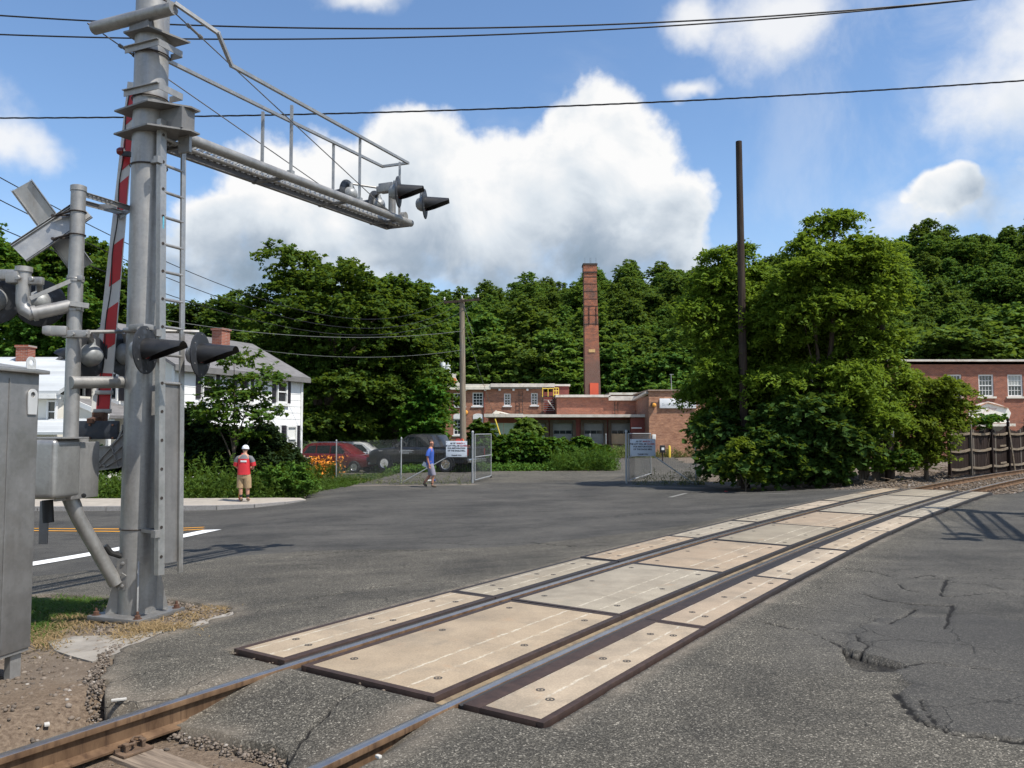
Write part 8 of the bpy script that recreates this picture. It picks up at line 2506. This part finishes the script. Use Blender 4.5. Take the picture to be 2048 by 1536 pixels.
# nearer trees along the foot of the hill, one by one
def far_tree(u, Y, vtop, label, pick, lm=None, wide=1.0):
    b = gbase(u, Y); zt = P(u, vtop, Y).z; cd, td, h, w = protos[pick]
    o = thing('deciduous_tree', b, label, 'tree', 'trees at the foot of the hill'); s = (zt - b[2]) / (h * 1.02)
    for nm, d in (('crown', cd), ('trunk', td)):
        c = bpy.data.objects.new(nm, d); col.objects.link(c); c.parent = o; PT[c.name] = Vector(b)
        if lm and nm == 'crown':
            c.material_slots[0].link = 'OBJECT'; c.material_slots[0].material = lm
    o.scale = (s * wide, s * wide, s); o.rotation_euler = (0, 0, (u * 1.7) % 6.28)
    return o
L_LIGHT = leaf('light hill leaves', (0.056, 0.118, 0.022), (0.165, 0.280, 0.052), .46)
ft = [(905, 122, 600, 'dark leafy tree right behind the crossarm of the utility pole', 0, None, 1.1), (955, 124, 640, 'rounded green tree just right of the utility pole', 3, None, 1.1),
      (985, 114, 668, 'light green loose tree above the left part of the mill roof', 4, L_LIGHT, 1.25), (1040, 126, 600, 'tall dark tree standing behind the light green ones', 1, None, 1.1),
      (1052, 116, 690, 'pale green low tree over the middle of the mill roof', 2, L_LIGHT, 1.1), (1100, 115, 660, 'light green tree with a forked pale trunk left of the chimney', 4, L_LIGHT, 1.3),
      (1140, 118, 720, 'small bright tree touching the left side of the chimney', 5, L_LIGHT, 1.0), (1232, 118, 690, 'dark rounded tree touching the right side of the chimney', 3, None, 1.1),
      (1290, 120, 672, 'dark green tree between chimney and white sign', 0, None, 1.1), (1345, 116, 700, 'mid green tree above the white wall sign', 2, None, 1.2),
      (1400, 120, 640, 'tall green tree behind the left edge of the box elder', 1, None, 1.2), (1890, 100, 660, 'broad dark tree above the long brick mill', 3, None, 1.2),
      (1960, 96, 640, 'light green spreading tree above the tall white windows', 2, L_LIGHT, 1.3), (2040, 98, 610, 'light green tree at the right edge above the mill', 4, L_LIGHT, 1.3),
      (1815, 104, 640, 'green tree behind the corner of the long brick mill', 0, None, 1.2), (855, 118, 610, 'dark tree showing over the right shoulder of the big maple', 1, None, 1.2),
      (1175, 124, 610, 'dark tree hidden behind the chimney shaft', 0, None, 1.0), (2110, 100, 640, 'green tree beyond the right end of the mill', 3, None, 1.2)]
for f_ in ft: far_tree(*f_)
for i, (u, v) in enumerate(((1098, 700), (1108, 690))):
    pass
# bare grey stems in front of the light tree
dt = thing('dead_tree', gbase(1096, 112), 'pale bare forked trunks standing above the mill roof left of the chimney', 'tree')
k = MB(); b_ = Vector(gbase(1096, 112)); k.path([b_, P(1094, 760, 112), P(1098, 720, 112), P(1110, 690, 112)], [.16, .13, .10, .03], 7); k.path([P(1094, 762, 112), P(1088, 735, 112), P(1090, 690, 112)], [.10, .08, .02], 7); k.build('trunk', M_BARKP, dt)

# ------------------------------------------------------------------ the big maple and its neighbours
Ym = 53
tree('maple_tree', gbase(655, Ym), [Pb(600, 540, Ym, 75, 55), Pb(660, 600, Ym, 140, 85), Pb(560, 620, Ym, 90, 80), Pb(690, 690, Ym, 170, 90), Pb(590, 720, Ym, 110, 90), Pb(760, 620, Ym, 90, 60), Pb(650, 780, Ym, 150, 90), Pb(690, 555, Ym, 50, 40), Pb(640, 850, Ym, 140, 60)],
     'big dark spreading maple behind the white house', L_MAPLE, 2900, 24, .27, .22, .40, 21, r0=.42, flat=.42, jag=.34, shell=.60, droop=.25)
tree('maple_tree', gbase(800, 56), [Pb(790, 620, 56, 75, 70), Pb(830, 660, 56, 70, 70), Pb(790, 730, 56, 95, 90), Pb(840, 790, 56, 70, 80), Pb(780, 840, 56, 110, 70), Pb(750, 590, 56, 50, 40)],
     'dark maple between the big maple and the utility pole', L_MAPLE, 1900, 24, .27, .22, .40, 22, r0=.3, flat=.45, jag=.34, droop=.25)
tree('vine_covered_tree', gbase(850, 52), [Pb(856, 800, 52, 30, 56), Pb(840, 860, 52, 44, 46), Pb(866, 852, 52, 18, 44)], 'small leafy tree hanging over the left edge of the mill wall', L_VINE, 420, 18, .30, .22, .35, 23, r0=.12)
for i, (u, v, r, ry, Y, lab) in enumerate(((40, 560, 90, 75, 66, 'tall green tree behind the crossbuck at the left edge'), (150, 545, 80, 60, 68, 'green tree showing between gate post and big mast'), (225, 600, 70, 90, 64, 'green tree behind the raised gate arm'), (-60, 520, 90, 90, 62, 'green tree at the far left edge of the picture'), (110, 640, 90, 70, 60, 'lower dark tree behind the left house roof'))):
    tree('deciduous_tree', gbase(u, Y), [Pb(u, v, Y, r, ry), Pb(u - 40, v + 70, Y, r * .8, ry), Pb(u + 45, v + 80, Y, r * .8, ry), Pb(u, v + 140, Y, r, ry), Pb(u + 20, v - 40, Y, r * .5, ry * .5)], lab, L_MAPLE, 1400, 20, .30, .25, .46, 30 + i, r0=.3, jag=.34, droop=.2)
for i, (u, v, r, ry, Y, lab) in enumerate(((405, 635, 50, 38, 78, 'small dark tree above the house roof left of its chimney'), (340, 640, 45, 45, 80, 'small tree seen through the ladder above the house roof'), (470, 640, 45, 40, 74, 'pale tree between the house chimney and the big maple'))):
    tree('deciduous_tree', gbase(u, Y), [Pb(u, v, Y, r, ry), Pb(u - 30, v + 50, Y, r, ry), Pb(u + 30, v + 55, Y, r, ry), Pb(u, v + 100, Y, r, ry * 1.2)], lab, L_DARK if i < 2 else L_HILL, 700, 18, .34, .28, .48, 40 + i, r0=.25, jag=.34)
# ------------------------------------------------------------------ young maple and yew before the house
Yy = 31.0
tree('young_maple', gbase(470, Yy), [Pb(470, 725, Yy, 50, 40), Pb(440, 775, Yy, 62, 45), Pb(515, 770, Yy, 60, 48), Pb(475, 820, Yy, 85, 50), Pb(420, 830, Yy, 40, 40), Pb(530, 830, Yy, 40, 30), Pb(465, 870, Yy, 60, 25)],
     'young maple with loose bright leaves in front of the white house', L_YOUNG, 330, 15, .17, .14, .22, 51, r0=.07, flat=.30, shell=.40, jag=.5, droop=.25, sub=5)
tree('yew_bush', gbase(420, 32.5), [Pb(420, 900, 32.5, 70, 60), Pb(380, 890, 32.5, 45, 70), Pb(480, 905, 32.5, 75, 65), Pb(530, 900, 32.5, 50, 50), Pb(570, 920, 32.5, 40, 26), Pb(385, 940, 31.8, 50, 34), Pb(450, 945, 31.8, 55, 34), Pb(520, 945, 31.8, 55, 34), Pb(350, 930, 31.8, 40, 40)], 'big dark yew bush under the young maple', L_YEW, 4200, 18, .20, .08, .17, 52, cat='shrub', r0=.08, flat=.6)
tree('yew_bush', gbase(215, 31.5), [Pb(200, 925, 31.5, 60, 28), Pb(240, 930, 31.5, 50, 26), Pb(290, 930, 31.5, 50, 30), Pb(340, 920, 31.5, 45, 40)], 'low dark hedge behind the big mast along the sidewalk', L_YEW, 1200, 18, .20, .08, .16, 53, cat='shrub', r0=.06, flat=.6)
# ------------------------------------------------------------------ box elder thicket at the right
Ye = 28.5
tree('box_elder', gbase(1650, Ye), [Pb(1668, 455, Ye, 48, 40, 40), Pb(1690, 540, Ye, 105, 70, 90), Pb(1620, 560, Ye, 90, 70, 90), Pb(1740, 600, Ye, 75, 70, 80), Pb(1660, 660, Ye, 140, 90, 110), Pb(1740, 730, Ye, 80, 70, 80), Pb(1640, 780, Ye, 140, 90, 110), Pb(1700, 850, Ye, 110, 80, 80), Pb(1600, 500, Ye, 40, 34, 40), Pb(1600, 620, Ye, 110, 80, 90), Pb(1770, 680, Ye, 45, 40, 45)],
     'tall box elder with a feathery top, highest tree by the track', L_ELDER, 3600, 24, .18, .08, .26, 61, r0=.17, flat=.55, shell=.6, jag=.36, droop=.5)
tree('box_elder', gbase(1480, 30.6), [Pb(1470, 560, 30.6, 80, 70, 70), Pb(1430, 620, 30.6, 75, 70, 70), Pb(1540, 620, 30.6, 90, 80, 80), Pb(1460, 720, 30.6, 95, 80, 90), Pb(1550, 730, 30.6, 90, 80, 80), Pb(1430, 790, 30.6, 62, 60, 60), Pb(1520, 820, 30.6, 110, 80, 90), Pb(1415, 860, 30.6, 40, 46, 40)],
     'broad box elder around the tall bare pole', L_ELDER, 3500, 24, .18, .08, .26, 62, r0=.15, flat=.55, shell=.6, jag=.36, droop=.5)
tree('maple_shrub', gbase(1600, 27.2), [Pb(1560, 900, 27.2, 90, 60, 60), Pb(1640, 880, 27.2, 90, 70, 60), Pb(1500, 930, 27.2, 60, 40, 45), Pb(1690, 900, 27.2, 50, 60, 40), Pb(1600, 840, 27.2, 80, 60, 60), Pb(1450, 925, 28.6, 55, 48, 40), Pb(1560, 945, 27.0, 70, 30, 40), Pb(1660, 945, 27.4, 60, 32, 40), Pb(1440, 870, 28.8, 45, 50, 40), Pb(1720, 850, 28.2, 40, 50, 40)], 'dark broad leaved shrubs at the foot of the box elders', L_DARK, 2300, 18, .20, .17, .24, 63, cat='shrub', r0=.05, flat=.5, droop=.3)
tree('box_elder_sprout', gbase(1490, 26.6), [Pb(1490, 905, 26.6, 40, 42, 30), Pb(1470, 935, 26.6, 35, 28, 28), Pb(1520, 945, 26.6, 32, 24, 24)], 'light green sprout leaning out low over the asphalt edge', L_ELDER, 110, 16, .18, .08, .17, 64, cat='shrub', r0=.03, droop=.4)
Yk = 29.5
tree('box_elder_shrub', gbase(1850, Yk), [Pb(1850, 790, Yk, 60, 46, 55), Pb(1880, 840, Yk, 58, 60, 55), Pb(1830, 870, Yk, 70, 60, 60), Pb(1900, 790, Yk, 35, 30, 35), Pb(1800, 810, Yk, 40, 40, 40), Pb(1860, 910, Yk, 50, 34, 45)], 'round bushy box elder right of the dark leaning pole', L_ELDER, 1300, 22, .17, .075, .23, 65, r0=.09, flat=.5, shell=.6, jag=.36, droop=.35)
tree('vine_tangle', gbase(1730, 28.4), [Pb(1720, 890, 28.0, 26, 40, 18), Pb(1750, 930, 27.8, 22, 22, 14), Pb(1800, 925, 28.2, 30, 26, 24)], 'yellowish vines hanging on the old grey fence boards', L_VINE, 190, 16, .14, .11, .16, 66, cat='vine', r0=.02)
tree('vine_tangle', gbase(1965, 33.0), [Pb(1985, 838, 33.4, 26, 10, 14), Pb(1960, 848, 32.8, 20, 14, 14)], 'green vine over the top of the board fence', L_VINE, 70, 14, .15, .11, .14, 67, cat='vine', r0=.015)
# ------------------------------------------------------------------ hedge of vines in the middle
Yh = 47.5
tree('vine_hedge', gbase(1075, Yh), [Pb(u, 908 - (6 if 1000 < u < 1100 else 0) + 3 * math.sin(u), Yh, 30, 27, 26) for u in range(985, 1195, 22)] + [Pb(u, 915, Yh, 26, 22, 24) for u in range(990, 1110, 24)] + [Pb(1050, 884, Yh, 26, 14, 20)], 'long dense hedge of vines in front of the loading dock', L_VINE, 2600, 18, .24, .19, .24, 71, cat='hedge', r0=.04, flat=.6, droop=.3)
tree('small_tree', gbase(1055, 60), [Pb(1055, 852, 60, 16, 12, 16), Pb(1048, 868, 60, 22, 14, 20), Pb(1066, 868, 60, 16, 12, 16)], 'bright young tree rising above the vine hedge', L_LIGHT, 240, 16, .34, .26, .3, 72, r0=.06)
tree('small_tree', gbase(962, 58), [Pb(962, 862, 58, 16, 22, 16), Pb(975, 880, 58, 18, 18, 16), Pb(950, 882, 58, 16, 16, 14)], 'small tree in front of the mill wall next to the utility pole', L_VINE, 200, 16, .30, .24, .26, 73, r0=.05)
def weeds(name, poly, n, h0, h1, lm, label, seed, lw=(.14, .05), nl=18, kind='stuff', cat='weeds', spread=.10, lean=.25, z=None):
    """upright leafy stems all over a patch of ground"""
    rng = np.random.default_rng(seed); xs = np.array([p[0] for p in poly]); ys = np.array([p[1] for p in poly]); C = []; N = []; Ls = []
    cx_ = rng.uniform(xs.min(), xs.max(), n * 8); cy_ = rng.uniform(ys.min(), ys.max(), n * 8); ok = inpoly(cx_, cy_, poly); cand = np.stack([cx_[ok], cy_[ok], gz(cx_[ok], cy_[ok])], 1); n = min(n, len(cand))
    c = 0
    while c < n:
        x, y_, g0 = cand[c]
        c += 1; h = rng.uniform(h0, h1); g_ = g0 - .03 if z is None else z; lx, ly = rng.normal() * lean * h, rng.normal() * lean * h
        t = np.linspace(.08, 1, nl) + rng.normal(size=nl) * .03; s = spread * (1.15 - t)
        C.append(np.stack([x + lx * t * t + rng.normal(size=nl) * s, y_ + ly * t * t + rng.normal(size=nl) * s, g_ + h * t], 1))
        a = rng.normal(size=(nl, 3)) * .7; a[:, 2] += .5; N.append(a); Ls.append(np.full(nl, 1.0) * (.6 + .6 * rng.random()))
    C = np.concatenate(C); N = np.concatenate(N); k_ = np.concatenate(Ls) * (.7 + .6 * rng.random(len(C)))
    V, F = leaf_quads(C, N, lw[0] * k_, lw[1] * k_, rng, -.35)
    return tag(np_mesh(name, V, F, lm), label, cat, kind=kind)
W = lambda pts, Y0=None: [tuple(on_ground(u, v)[:2]) for u, v in pts]
yard = [(-16.5, 26.6), (-7.3, 26.75), (-6.9, 28.0), (-7.3, 30.5), (-16.5, 30.5)]
weeds('weed_strip', yard, 900, .35, .95, L_WEED, 'tangle of green weeds along the back of the sidewalk', 81, (.17, .05), 22)
weeds('tall_weeds', [(-13.2, 27.0), (-9.2, 27.0), (-9.2, 29), (-13.2, 29)], 60, .9, 1.7, L_WEED, 'taller weed stalks behind the man in red', 82, (.20, .045), 30, spread=.12)
tree('leafy_bush', gbase(590, 27.6), [Pb(598, 960, 27.6, 22, 24, 20), Pb(575, 970, 27.6, 22, 22, 20), Pb(550, 966, 27.4, 24, 22, 20), Pb(612, 980, 27.4, 12, 14, 12)], 'bright leafy bush at the sidewalk corner beside the man in red', L_WEED, 240, 16, .20, .07, .15, 83, cat='shrub', r0=.03, up=.3, droop=-.2)
weeds('weed_strip', [(-26, 26.6), (-16.5, 26.6), (-16.5, 31), (-26, 31)], 500, .1, .35, L_GRASS, 'grass and low flowers behind the sidewalk at the left', 84, (.18, .03), 12)
weeds('lawn', [(-7.3, 30.5), (-6.6, 33), (-6.0, 42), (-12, 42), (-9.5, 31)], 2600, .05, .16, L_GRASS, 'mown grass between the house and the parked cars', 85, (.16, .03), 8)
weeds('lawn', [(-6.0, 42.2), (-1, 44.2), (4.0, 45), (4.0, 49), (-9, 49)], 2600, .1, .45, L_WEED, 'bright ground cover in front of the vine hedge', 86, (.18, .10), 10)
weeds('tall_grass', [(2.2, 44.6), (5.6, 44.4), (6.2, 46.4), (2.6, 46.6)], 300, .5, 1.35, L_WEED, 'tall green grass and weeds at the right end of the vine hedge', 87, (.28, .035), 22, spread=.12)
weeds('tall_grass', [(9.9, 78), (13.8, 78.4), (13.8, 82), (9.9, 82)], 260, .6, 1.4, L_PALE, 'yellow green weeds in front of the plywood dock door', 88, (.30, .06), 16, spread=.2)
weeds('tall_grass', [(14, 81.5), (20, 81.5), (20, 83), (14, 83)], 160, .3, 1.0, L_PALE, 'weeds along the foot of the brick block', 89, (.30, .06), 12, spread=.2)
# daylilies
lq = [tuple(on_ground(u, v)[:2]) for u, v in ((545, 958), (700, 935), (700, 928), (560, 938))]
lz = [(-10.9, 36.2), (-8.2, 40.0), (-8.8, 40.8), (-11.6, 37.0)]
weeds('daylily_leaves', lz, 200, .45, .80, L_WEED, 'strappy green leaves of the orange lilies by the house', 90, (.34, .03), 14, spread=.12)
weeds('daylily_flowers', lz, 170, .85, 1.15, L_ORANGE, 'orange lily flowers in front of the house windows', 91, (.17, .10), 5, spread=.07, cat='flowers')
weeds('fence_weeds', [tuple(on_ground(u, v)[:2]) for u, v in ((640, 962), (800, 970), (940, 968), (940, 964), (800, 965), (640, 956))], 130, .08, .5, L_PALE, 'thin dry weeds along the chain link fence', 92, (.12, .02), 10)
weeds('fence_weeds', [tuple(on_ground(u, v)[:2]) for u, v in ((1258, 969), (1400, 972), (1420, 960), (1390, 964))], 110, .1, .7, L_PALE, 'thin weeds and twigs along the right chain link fence', 93, (.14, .02), 12)

# ------------------------------------------------------------------ stones, dead grass, litter
def stones(name, pts, r0, r1, mat, label, seed, flat=.7):
    rng = np.random.default_rng(seed); n = len(pts)
    ico = np.array([(0, 0, 1), (.894, 0, .447), (.276, .851, .447), (-.724, .526, .447), (-.724, -.526, .447), (.276, -.851, .447), (.724, .526, -.447), (-.276, .851, -.447), (-.894, 0, -.447), (-.276, -.851, -.447), (.724, -.526, -.447), (0, 0, -1)])
    fc = np.array([(0, 1, 2), (0, 2, 3), (0, 3, 4), (0, 4, 5), (0, 5, 1), (1, 6, 2), (2, 7, 3), (3, 8, 4), (4, 9, 5), (5, 10, 1), (6, 7, 2), (7, 8, 3), (8, 9, 4), (9, 10, 5), (10, 6, 1), (11, 7, 6), (11, 8, 7), (11, 9, 8), (11, 10, 9), (11, 6, 10)])
    V = np.repeat(ico[None], n, 0) * (1 + .35 * (rng.random((n, 12, 1)) - .5)); sc = rng.uniform(r0, r1, (n, 1, 1)) * (.7 + .6 * rng.random((n, 1, 3))); V = V * sc; V[:, :, 2] *= flat
    a = rng.uniform(0, 6.28, n); ca, sa = np.cos(a)[:, None], np.sin(a)[:, None]; X = V[:, :, 0] * ca - V[:, :, 1] * sa; Y_ = V[:, :, 0] * sa + V[:, :, 1] * ca; V[:, :, 0], V[:, :, 1] = X, Y_
    V = V + np.array(pts)[:, None, :]; F = (fc[None] + (np.arange(n) * 12)[:, None, None]).reshape(-1, 3)
    return tag(np_mesh(name, V.reshape(-1, 3), F, mat), label, 'stones', kind='stuff')
def m_stone(T):
    r = T.node('ShaderNodeNewGeometry').outputs['Random Per Island']; n = T.noise(wpos(T), 40, 4)
    c = T.ramp(r, [(0, (0.045, 0.036, 0.030)), (.45, (0.115, 0.086, 0.062)), (.85, (0.19, 0.15, 0.115)), (.96, (0.27, 0.235, 0.20)), (1, (0.45, 0.42, 0.38))])
    return principled(T, T.mix(.35, c, T.mix(n, scaled((.2, .17, .14), .4), (.3, .26, .22))), .92, 0, None, .2)
M_STONE = material('ballast stone', m_stone)
rg = np.random.default_rng(5)
pts = []
def open_z(x, y): return float(open_zv(np.array([x]), np.array([y]))[0])
def open_zv(x, y):
    s_, t_ = track_st(x, y); return gz(x, y) - .035 - sstep(-.45, -.95, s_) * sstep(1.5, 1.1, np.abs(t_)) * .172 - .15 * sstep(2.3, 1.45, np.abs(t_)) * sstep(CROSS_LEN - .1, CROSS_LEN + .4, s_)
x, y_ = rg.uniform(-7, -.6, 30000), rg.uniform(2.6, 7.6, 30000); s_, t_ = track_st(x, y_)
tie = np.zeros(len(x), bool)
for k_ in range(6): tie |= np.abs(s_ + 1.30 + .56 * k_) < .125
tie &= np.abs(t_) < 1.25
ok = ~paved(x, y_) & (s_ < .2) & (np.abs(np.abs(t_) - .755) > .11) & (~tie | (rg.random(len(x)) < .05)) & (rg.random(len(x)) < np.clip(.25 + 1.2 * fbm(x * 1.3, y_ * 1.3) - .3 * (np.abs(t_) < .7), .05, 1))
x, y_, tie = x[ok][:3600], y_[ok][:3600], tie[ok][:3600]
pts = np.stack([x, y_, open_zv(x, y_) + np.where(tie, .02, .002)], 1)
stones('ballast', pts, .006, .022, M_STONE, 'brown and grey ballast stones around the near end of the track', 6)
pts = []
while len(pts) < 5000:
    s_, t_ = rg.uniform(CROSS_LEN + .1, 46), rg.uniform(-3.0, 2.6)
    if abs(abs(t_) - .755) < .10: continue
    q = track_pos(s_, t_); tie = abs(((s_ - CROSS_LEN - .5) + .28) % .56 - .28) < .125 and abs(t_) < 1.28
    if tie and rg.random() > .10: continue
    pts.append((q.x, q.y, open_z(q.x, q.y) + (.01 if not tie else .01)))
stones('ballast', pts, .025, .055, M_STONE, 'dark ballast stones between the ties beyond the crossing', 7)
gx_, gy_, gz_ = on_ground_np(rg.uniform(190, 470, 4000), rg.uniform(1185, 1300, 4000)); ok = ~paved(gx_, gy_)
pts = np.stack([gx_[ok], gy_[ok], gz_[ok] - .03], 1)[:1500]
stones('gravel', pts, .006, .024, M_STONE, 'dark gravel around the mast base plate', 8)
# crumbs of asphalt and dirt along the broken edges
ex, ey = rg.uniform(-4.6, -.7, 60000), rg.uniform(3.6, 9.0, 60000); s_, t_ = track_st(ex, ey)
edge = np.zeros(len(ex), bool)
for a_ in np.linspace(0, 6.28, 7)[:-1]: edge |= paved(ex + .10 * np.cos(a_), ey + .10 * np.sin(a_))
ok = edge & ~paved(ex, ey) & (s_ < -.1) & (np.abs(np.abs(t_) - .755) > .09); ex, ey = ex[ok][:2600], ey[ok][:2600]
stones('asphalt_crumbs', np.stack([ex, ey, open_zv(ex, ey) + rg.uniform(0, .03, len(ex))], 1), .004, .015, M_STONE, 'crumbled bits of asphalt along the broken pavement edge', 12)
def blades(name, regions, lm, label, seed, cat='grass'):
    """grass blades lying and standing: regions of (u, v, radius px, count, height, lean)"""
    rng = np.random.default_rng(seed); C = []; T_ = []; Ls = []
    V = []
    for (u, v, ru, rv, n, h, lean) in regions:
        X, Y_, Z = on_ground_np(u + rng.normal(size=n) * ru, v + rng.normal(size=n) * rv); ok = ~paved(X, Y_) | (rng.random(n) < .25); X, Y_, Z = X[ok], Y_[ok], Z[ok]; n = len(X)
        a = rng.uniform(0, 6.28, n); l = (h * rng.uniform(.5, 1.4, n))[:, None]; ca, sa = np.cos(a), np.sin(a)
        d = np.stack([ca * lean, sa * lean, np.ones(n)], 1); d /= np.linalg.norm(d, axis=1, keepdims=True); b = np.stack([-sa, ca, 0 * a], 1) * (.004 * rng.uniform(.6, 1.6, n))[:, None]
        o_ = np.stack([X, Y_, Z - .035], 1); m_ = o_ + d * l * .55; e_ = o_ + d * l + np.stack([ca, sa, -.5 + 0 * a], 1) * l * .25 * lean
        V.append(np.stack([o_ - b, o_ + b, m_ + b * .8, m_ - b * .8, m_ - b * .8, m_ + b * .8, e_ + b * .1, e_ - b * .1], 1).reshape(-1, 3))
    V = [q for v in V for q in [v]]; V = np.concatenate(V)
    F = np.arange(len(V)).reshape(-1, 4)
    return tag(np_mesh(name, V, F, lm), label, cat, kind='stuff')
blades('dead_grass', [(320, 1252, 40, 6, 850, .10, 1.6), (380, 1226, 30, 5, 220, .08, 1.6), (255, 1268, 24, 5, 300, .08, 1.6), (150, 1235, 40, 13, 1000, .07, 1.3), (90, 1270, 25, 14, 800, .07, 1.3), (430, 1212, 25, 4, 250, .06, 1.6)], L_STRAW, 'dry straw coloured grass around the mast base', 95)
blades('green_grass', [(110, 1215, 45, 10, 2600, .075, 1.0), (190, 1200, 40, 6, 1200, .06, 1.0), (80, 1240, 20, 14, 900, .07, 1.0)], L_GRASS, 'patch of green grass behind the cabinet', 96)
# woody litter under the thicket
k = MB(); rl = random.Random(4)
for _ in range(420):
    u = rl.uniform(1560, 1960); q = on_ground(u, rl.uniform(935 if u > 1800 else 950, 974 if u < 1800 else 955)); s_, t_ = track_st(q.x, q.y)
    if paved(np.array([q.x]), np.array([q.y]))[0] or abs(t_) < 1.3: continue
    a = rl.uniform(0, 6.28); l = rl.uniform(.15, .8); d = Vector((math.cos(a), math.sin(a), rl.uniform(-.05, .25))) * l; q.z += .0
    k.path([q + Vector((0, 0, .0)), q + d * .5 + Vector((0, 0, rl.uniform(0, .08))), q + d], [.012, .010, .004], 4)
tag(k.build('twigs', wood('dead twigs', (0.20, 0.155, 0.11))), 'brown dead twigs littering the ground under the thicket', 'twigs', kind='stuff')
# scraps of litter lying about
M_LIT = simple('pale wood scrap', (0.62, 0.52, 0.36), .8, 0, .2, 20)
M_LITW = simple('white paper scrap', (0.46, 0.44, 0.40), .8, 0, .15, 20)
for (u, v, sx, sy, m_, lab) in ((182, 1418, .085, .035, M_LIT, 'pale splinter of wood beside the far rail'), (150, 1424, .055, .03, M_LITW, 'crumpled white paper scrap beside the far rail'), (238, 1396, .09, .018, M_LITW, 'thin white shard on the asphalt near the far rail'), (757, 1509, .035, .022, M_LITW, 'white pebble on the asphalt right of the nearer rail'), (235, 1512, .05, .04, M_LITW, 'white paper shred between the rails'), (95, 1415, .05, .03, M_LITW, 'white chip lying in the ballast'), (1452, 982, .10, .05, simple('red scrap', (0.6, 0.05, 0.06), .7, 0, .1, 9), 'small red scrap on the asphalt before the thicket')):
    q = on_ground(u, v); s_, t_ = track_st(q.x, q.y); pv = paved(np.array([q.x]), np.array([q.y]))[0]; z_ = gzf(q.x, q.y) - .016 if pv else open_z(q.x, q.y) + .02
    k = MB(); k.rbox((q.x, q.y, z_ + .006), (sx, sy, .016), .005, rl.uniform(0, 3)); tag(k.build('litter_scrap', m_), lab, 'litter')

# worn strip of concrete between the mast island and the asphalt
cp = gl([(95, 1278), (150, 1268), (215, 1266), (285, 1262), (330, 1254), (400, 1238), (466, 1219), (470, 1231), (400, 1252), (330, 1274), (270, 1288), (232, 1302), (185, 1318), (140, 1306), (110, 1296)])
k = MB(); n_ = len(cp); rz_ = random.Random(9)
top = [(x, y, gzf(x, y) - .020) for x, y in cp]; bot = [(x, y, gzf(x, y) - .12) for x, y in cp]
k.add(top + bot, [tuple(range(n_ - 1, -1, -1)) if False else tuple(reversed(range(n_)))] + [(i, (i + 1) % n_, n_ + (i + 1) % n_, n_ + i) for i in range(n_)])
tag(k.build('concrete_strip', simple('dusty concrete', (0.27, 0.245, 0.21), .92, 0, .22, 4, .35, 70, dirt=(0.15, 0.125, 0.10), dirt_amt=.7), smooth=0), kind='structure')

# the matching signal for the other direction stands beyond the right edge; its shadow falls on the asphalt there
twin = copy_tree(cant)
twin.location = (12.75, 15.6, gzf(12.75, 15.6) - .03); twin.rotation_euler = (0, 0, math.pi)
tag(twin, 'matching silver cantilever signal standing just beyond the right edge of the picture', 'signal')
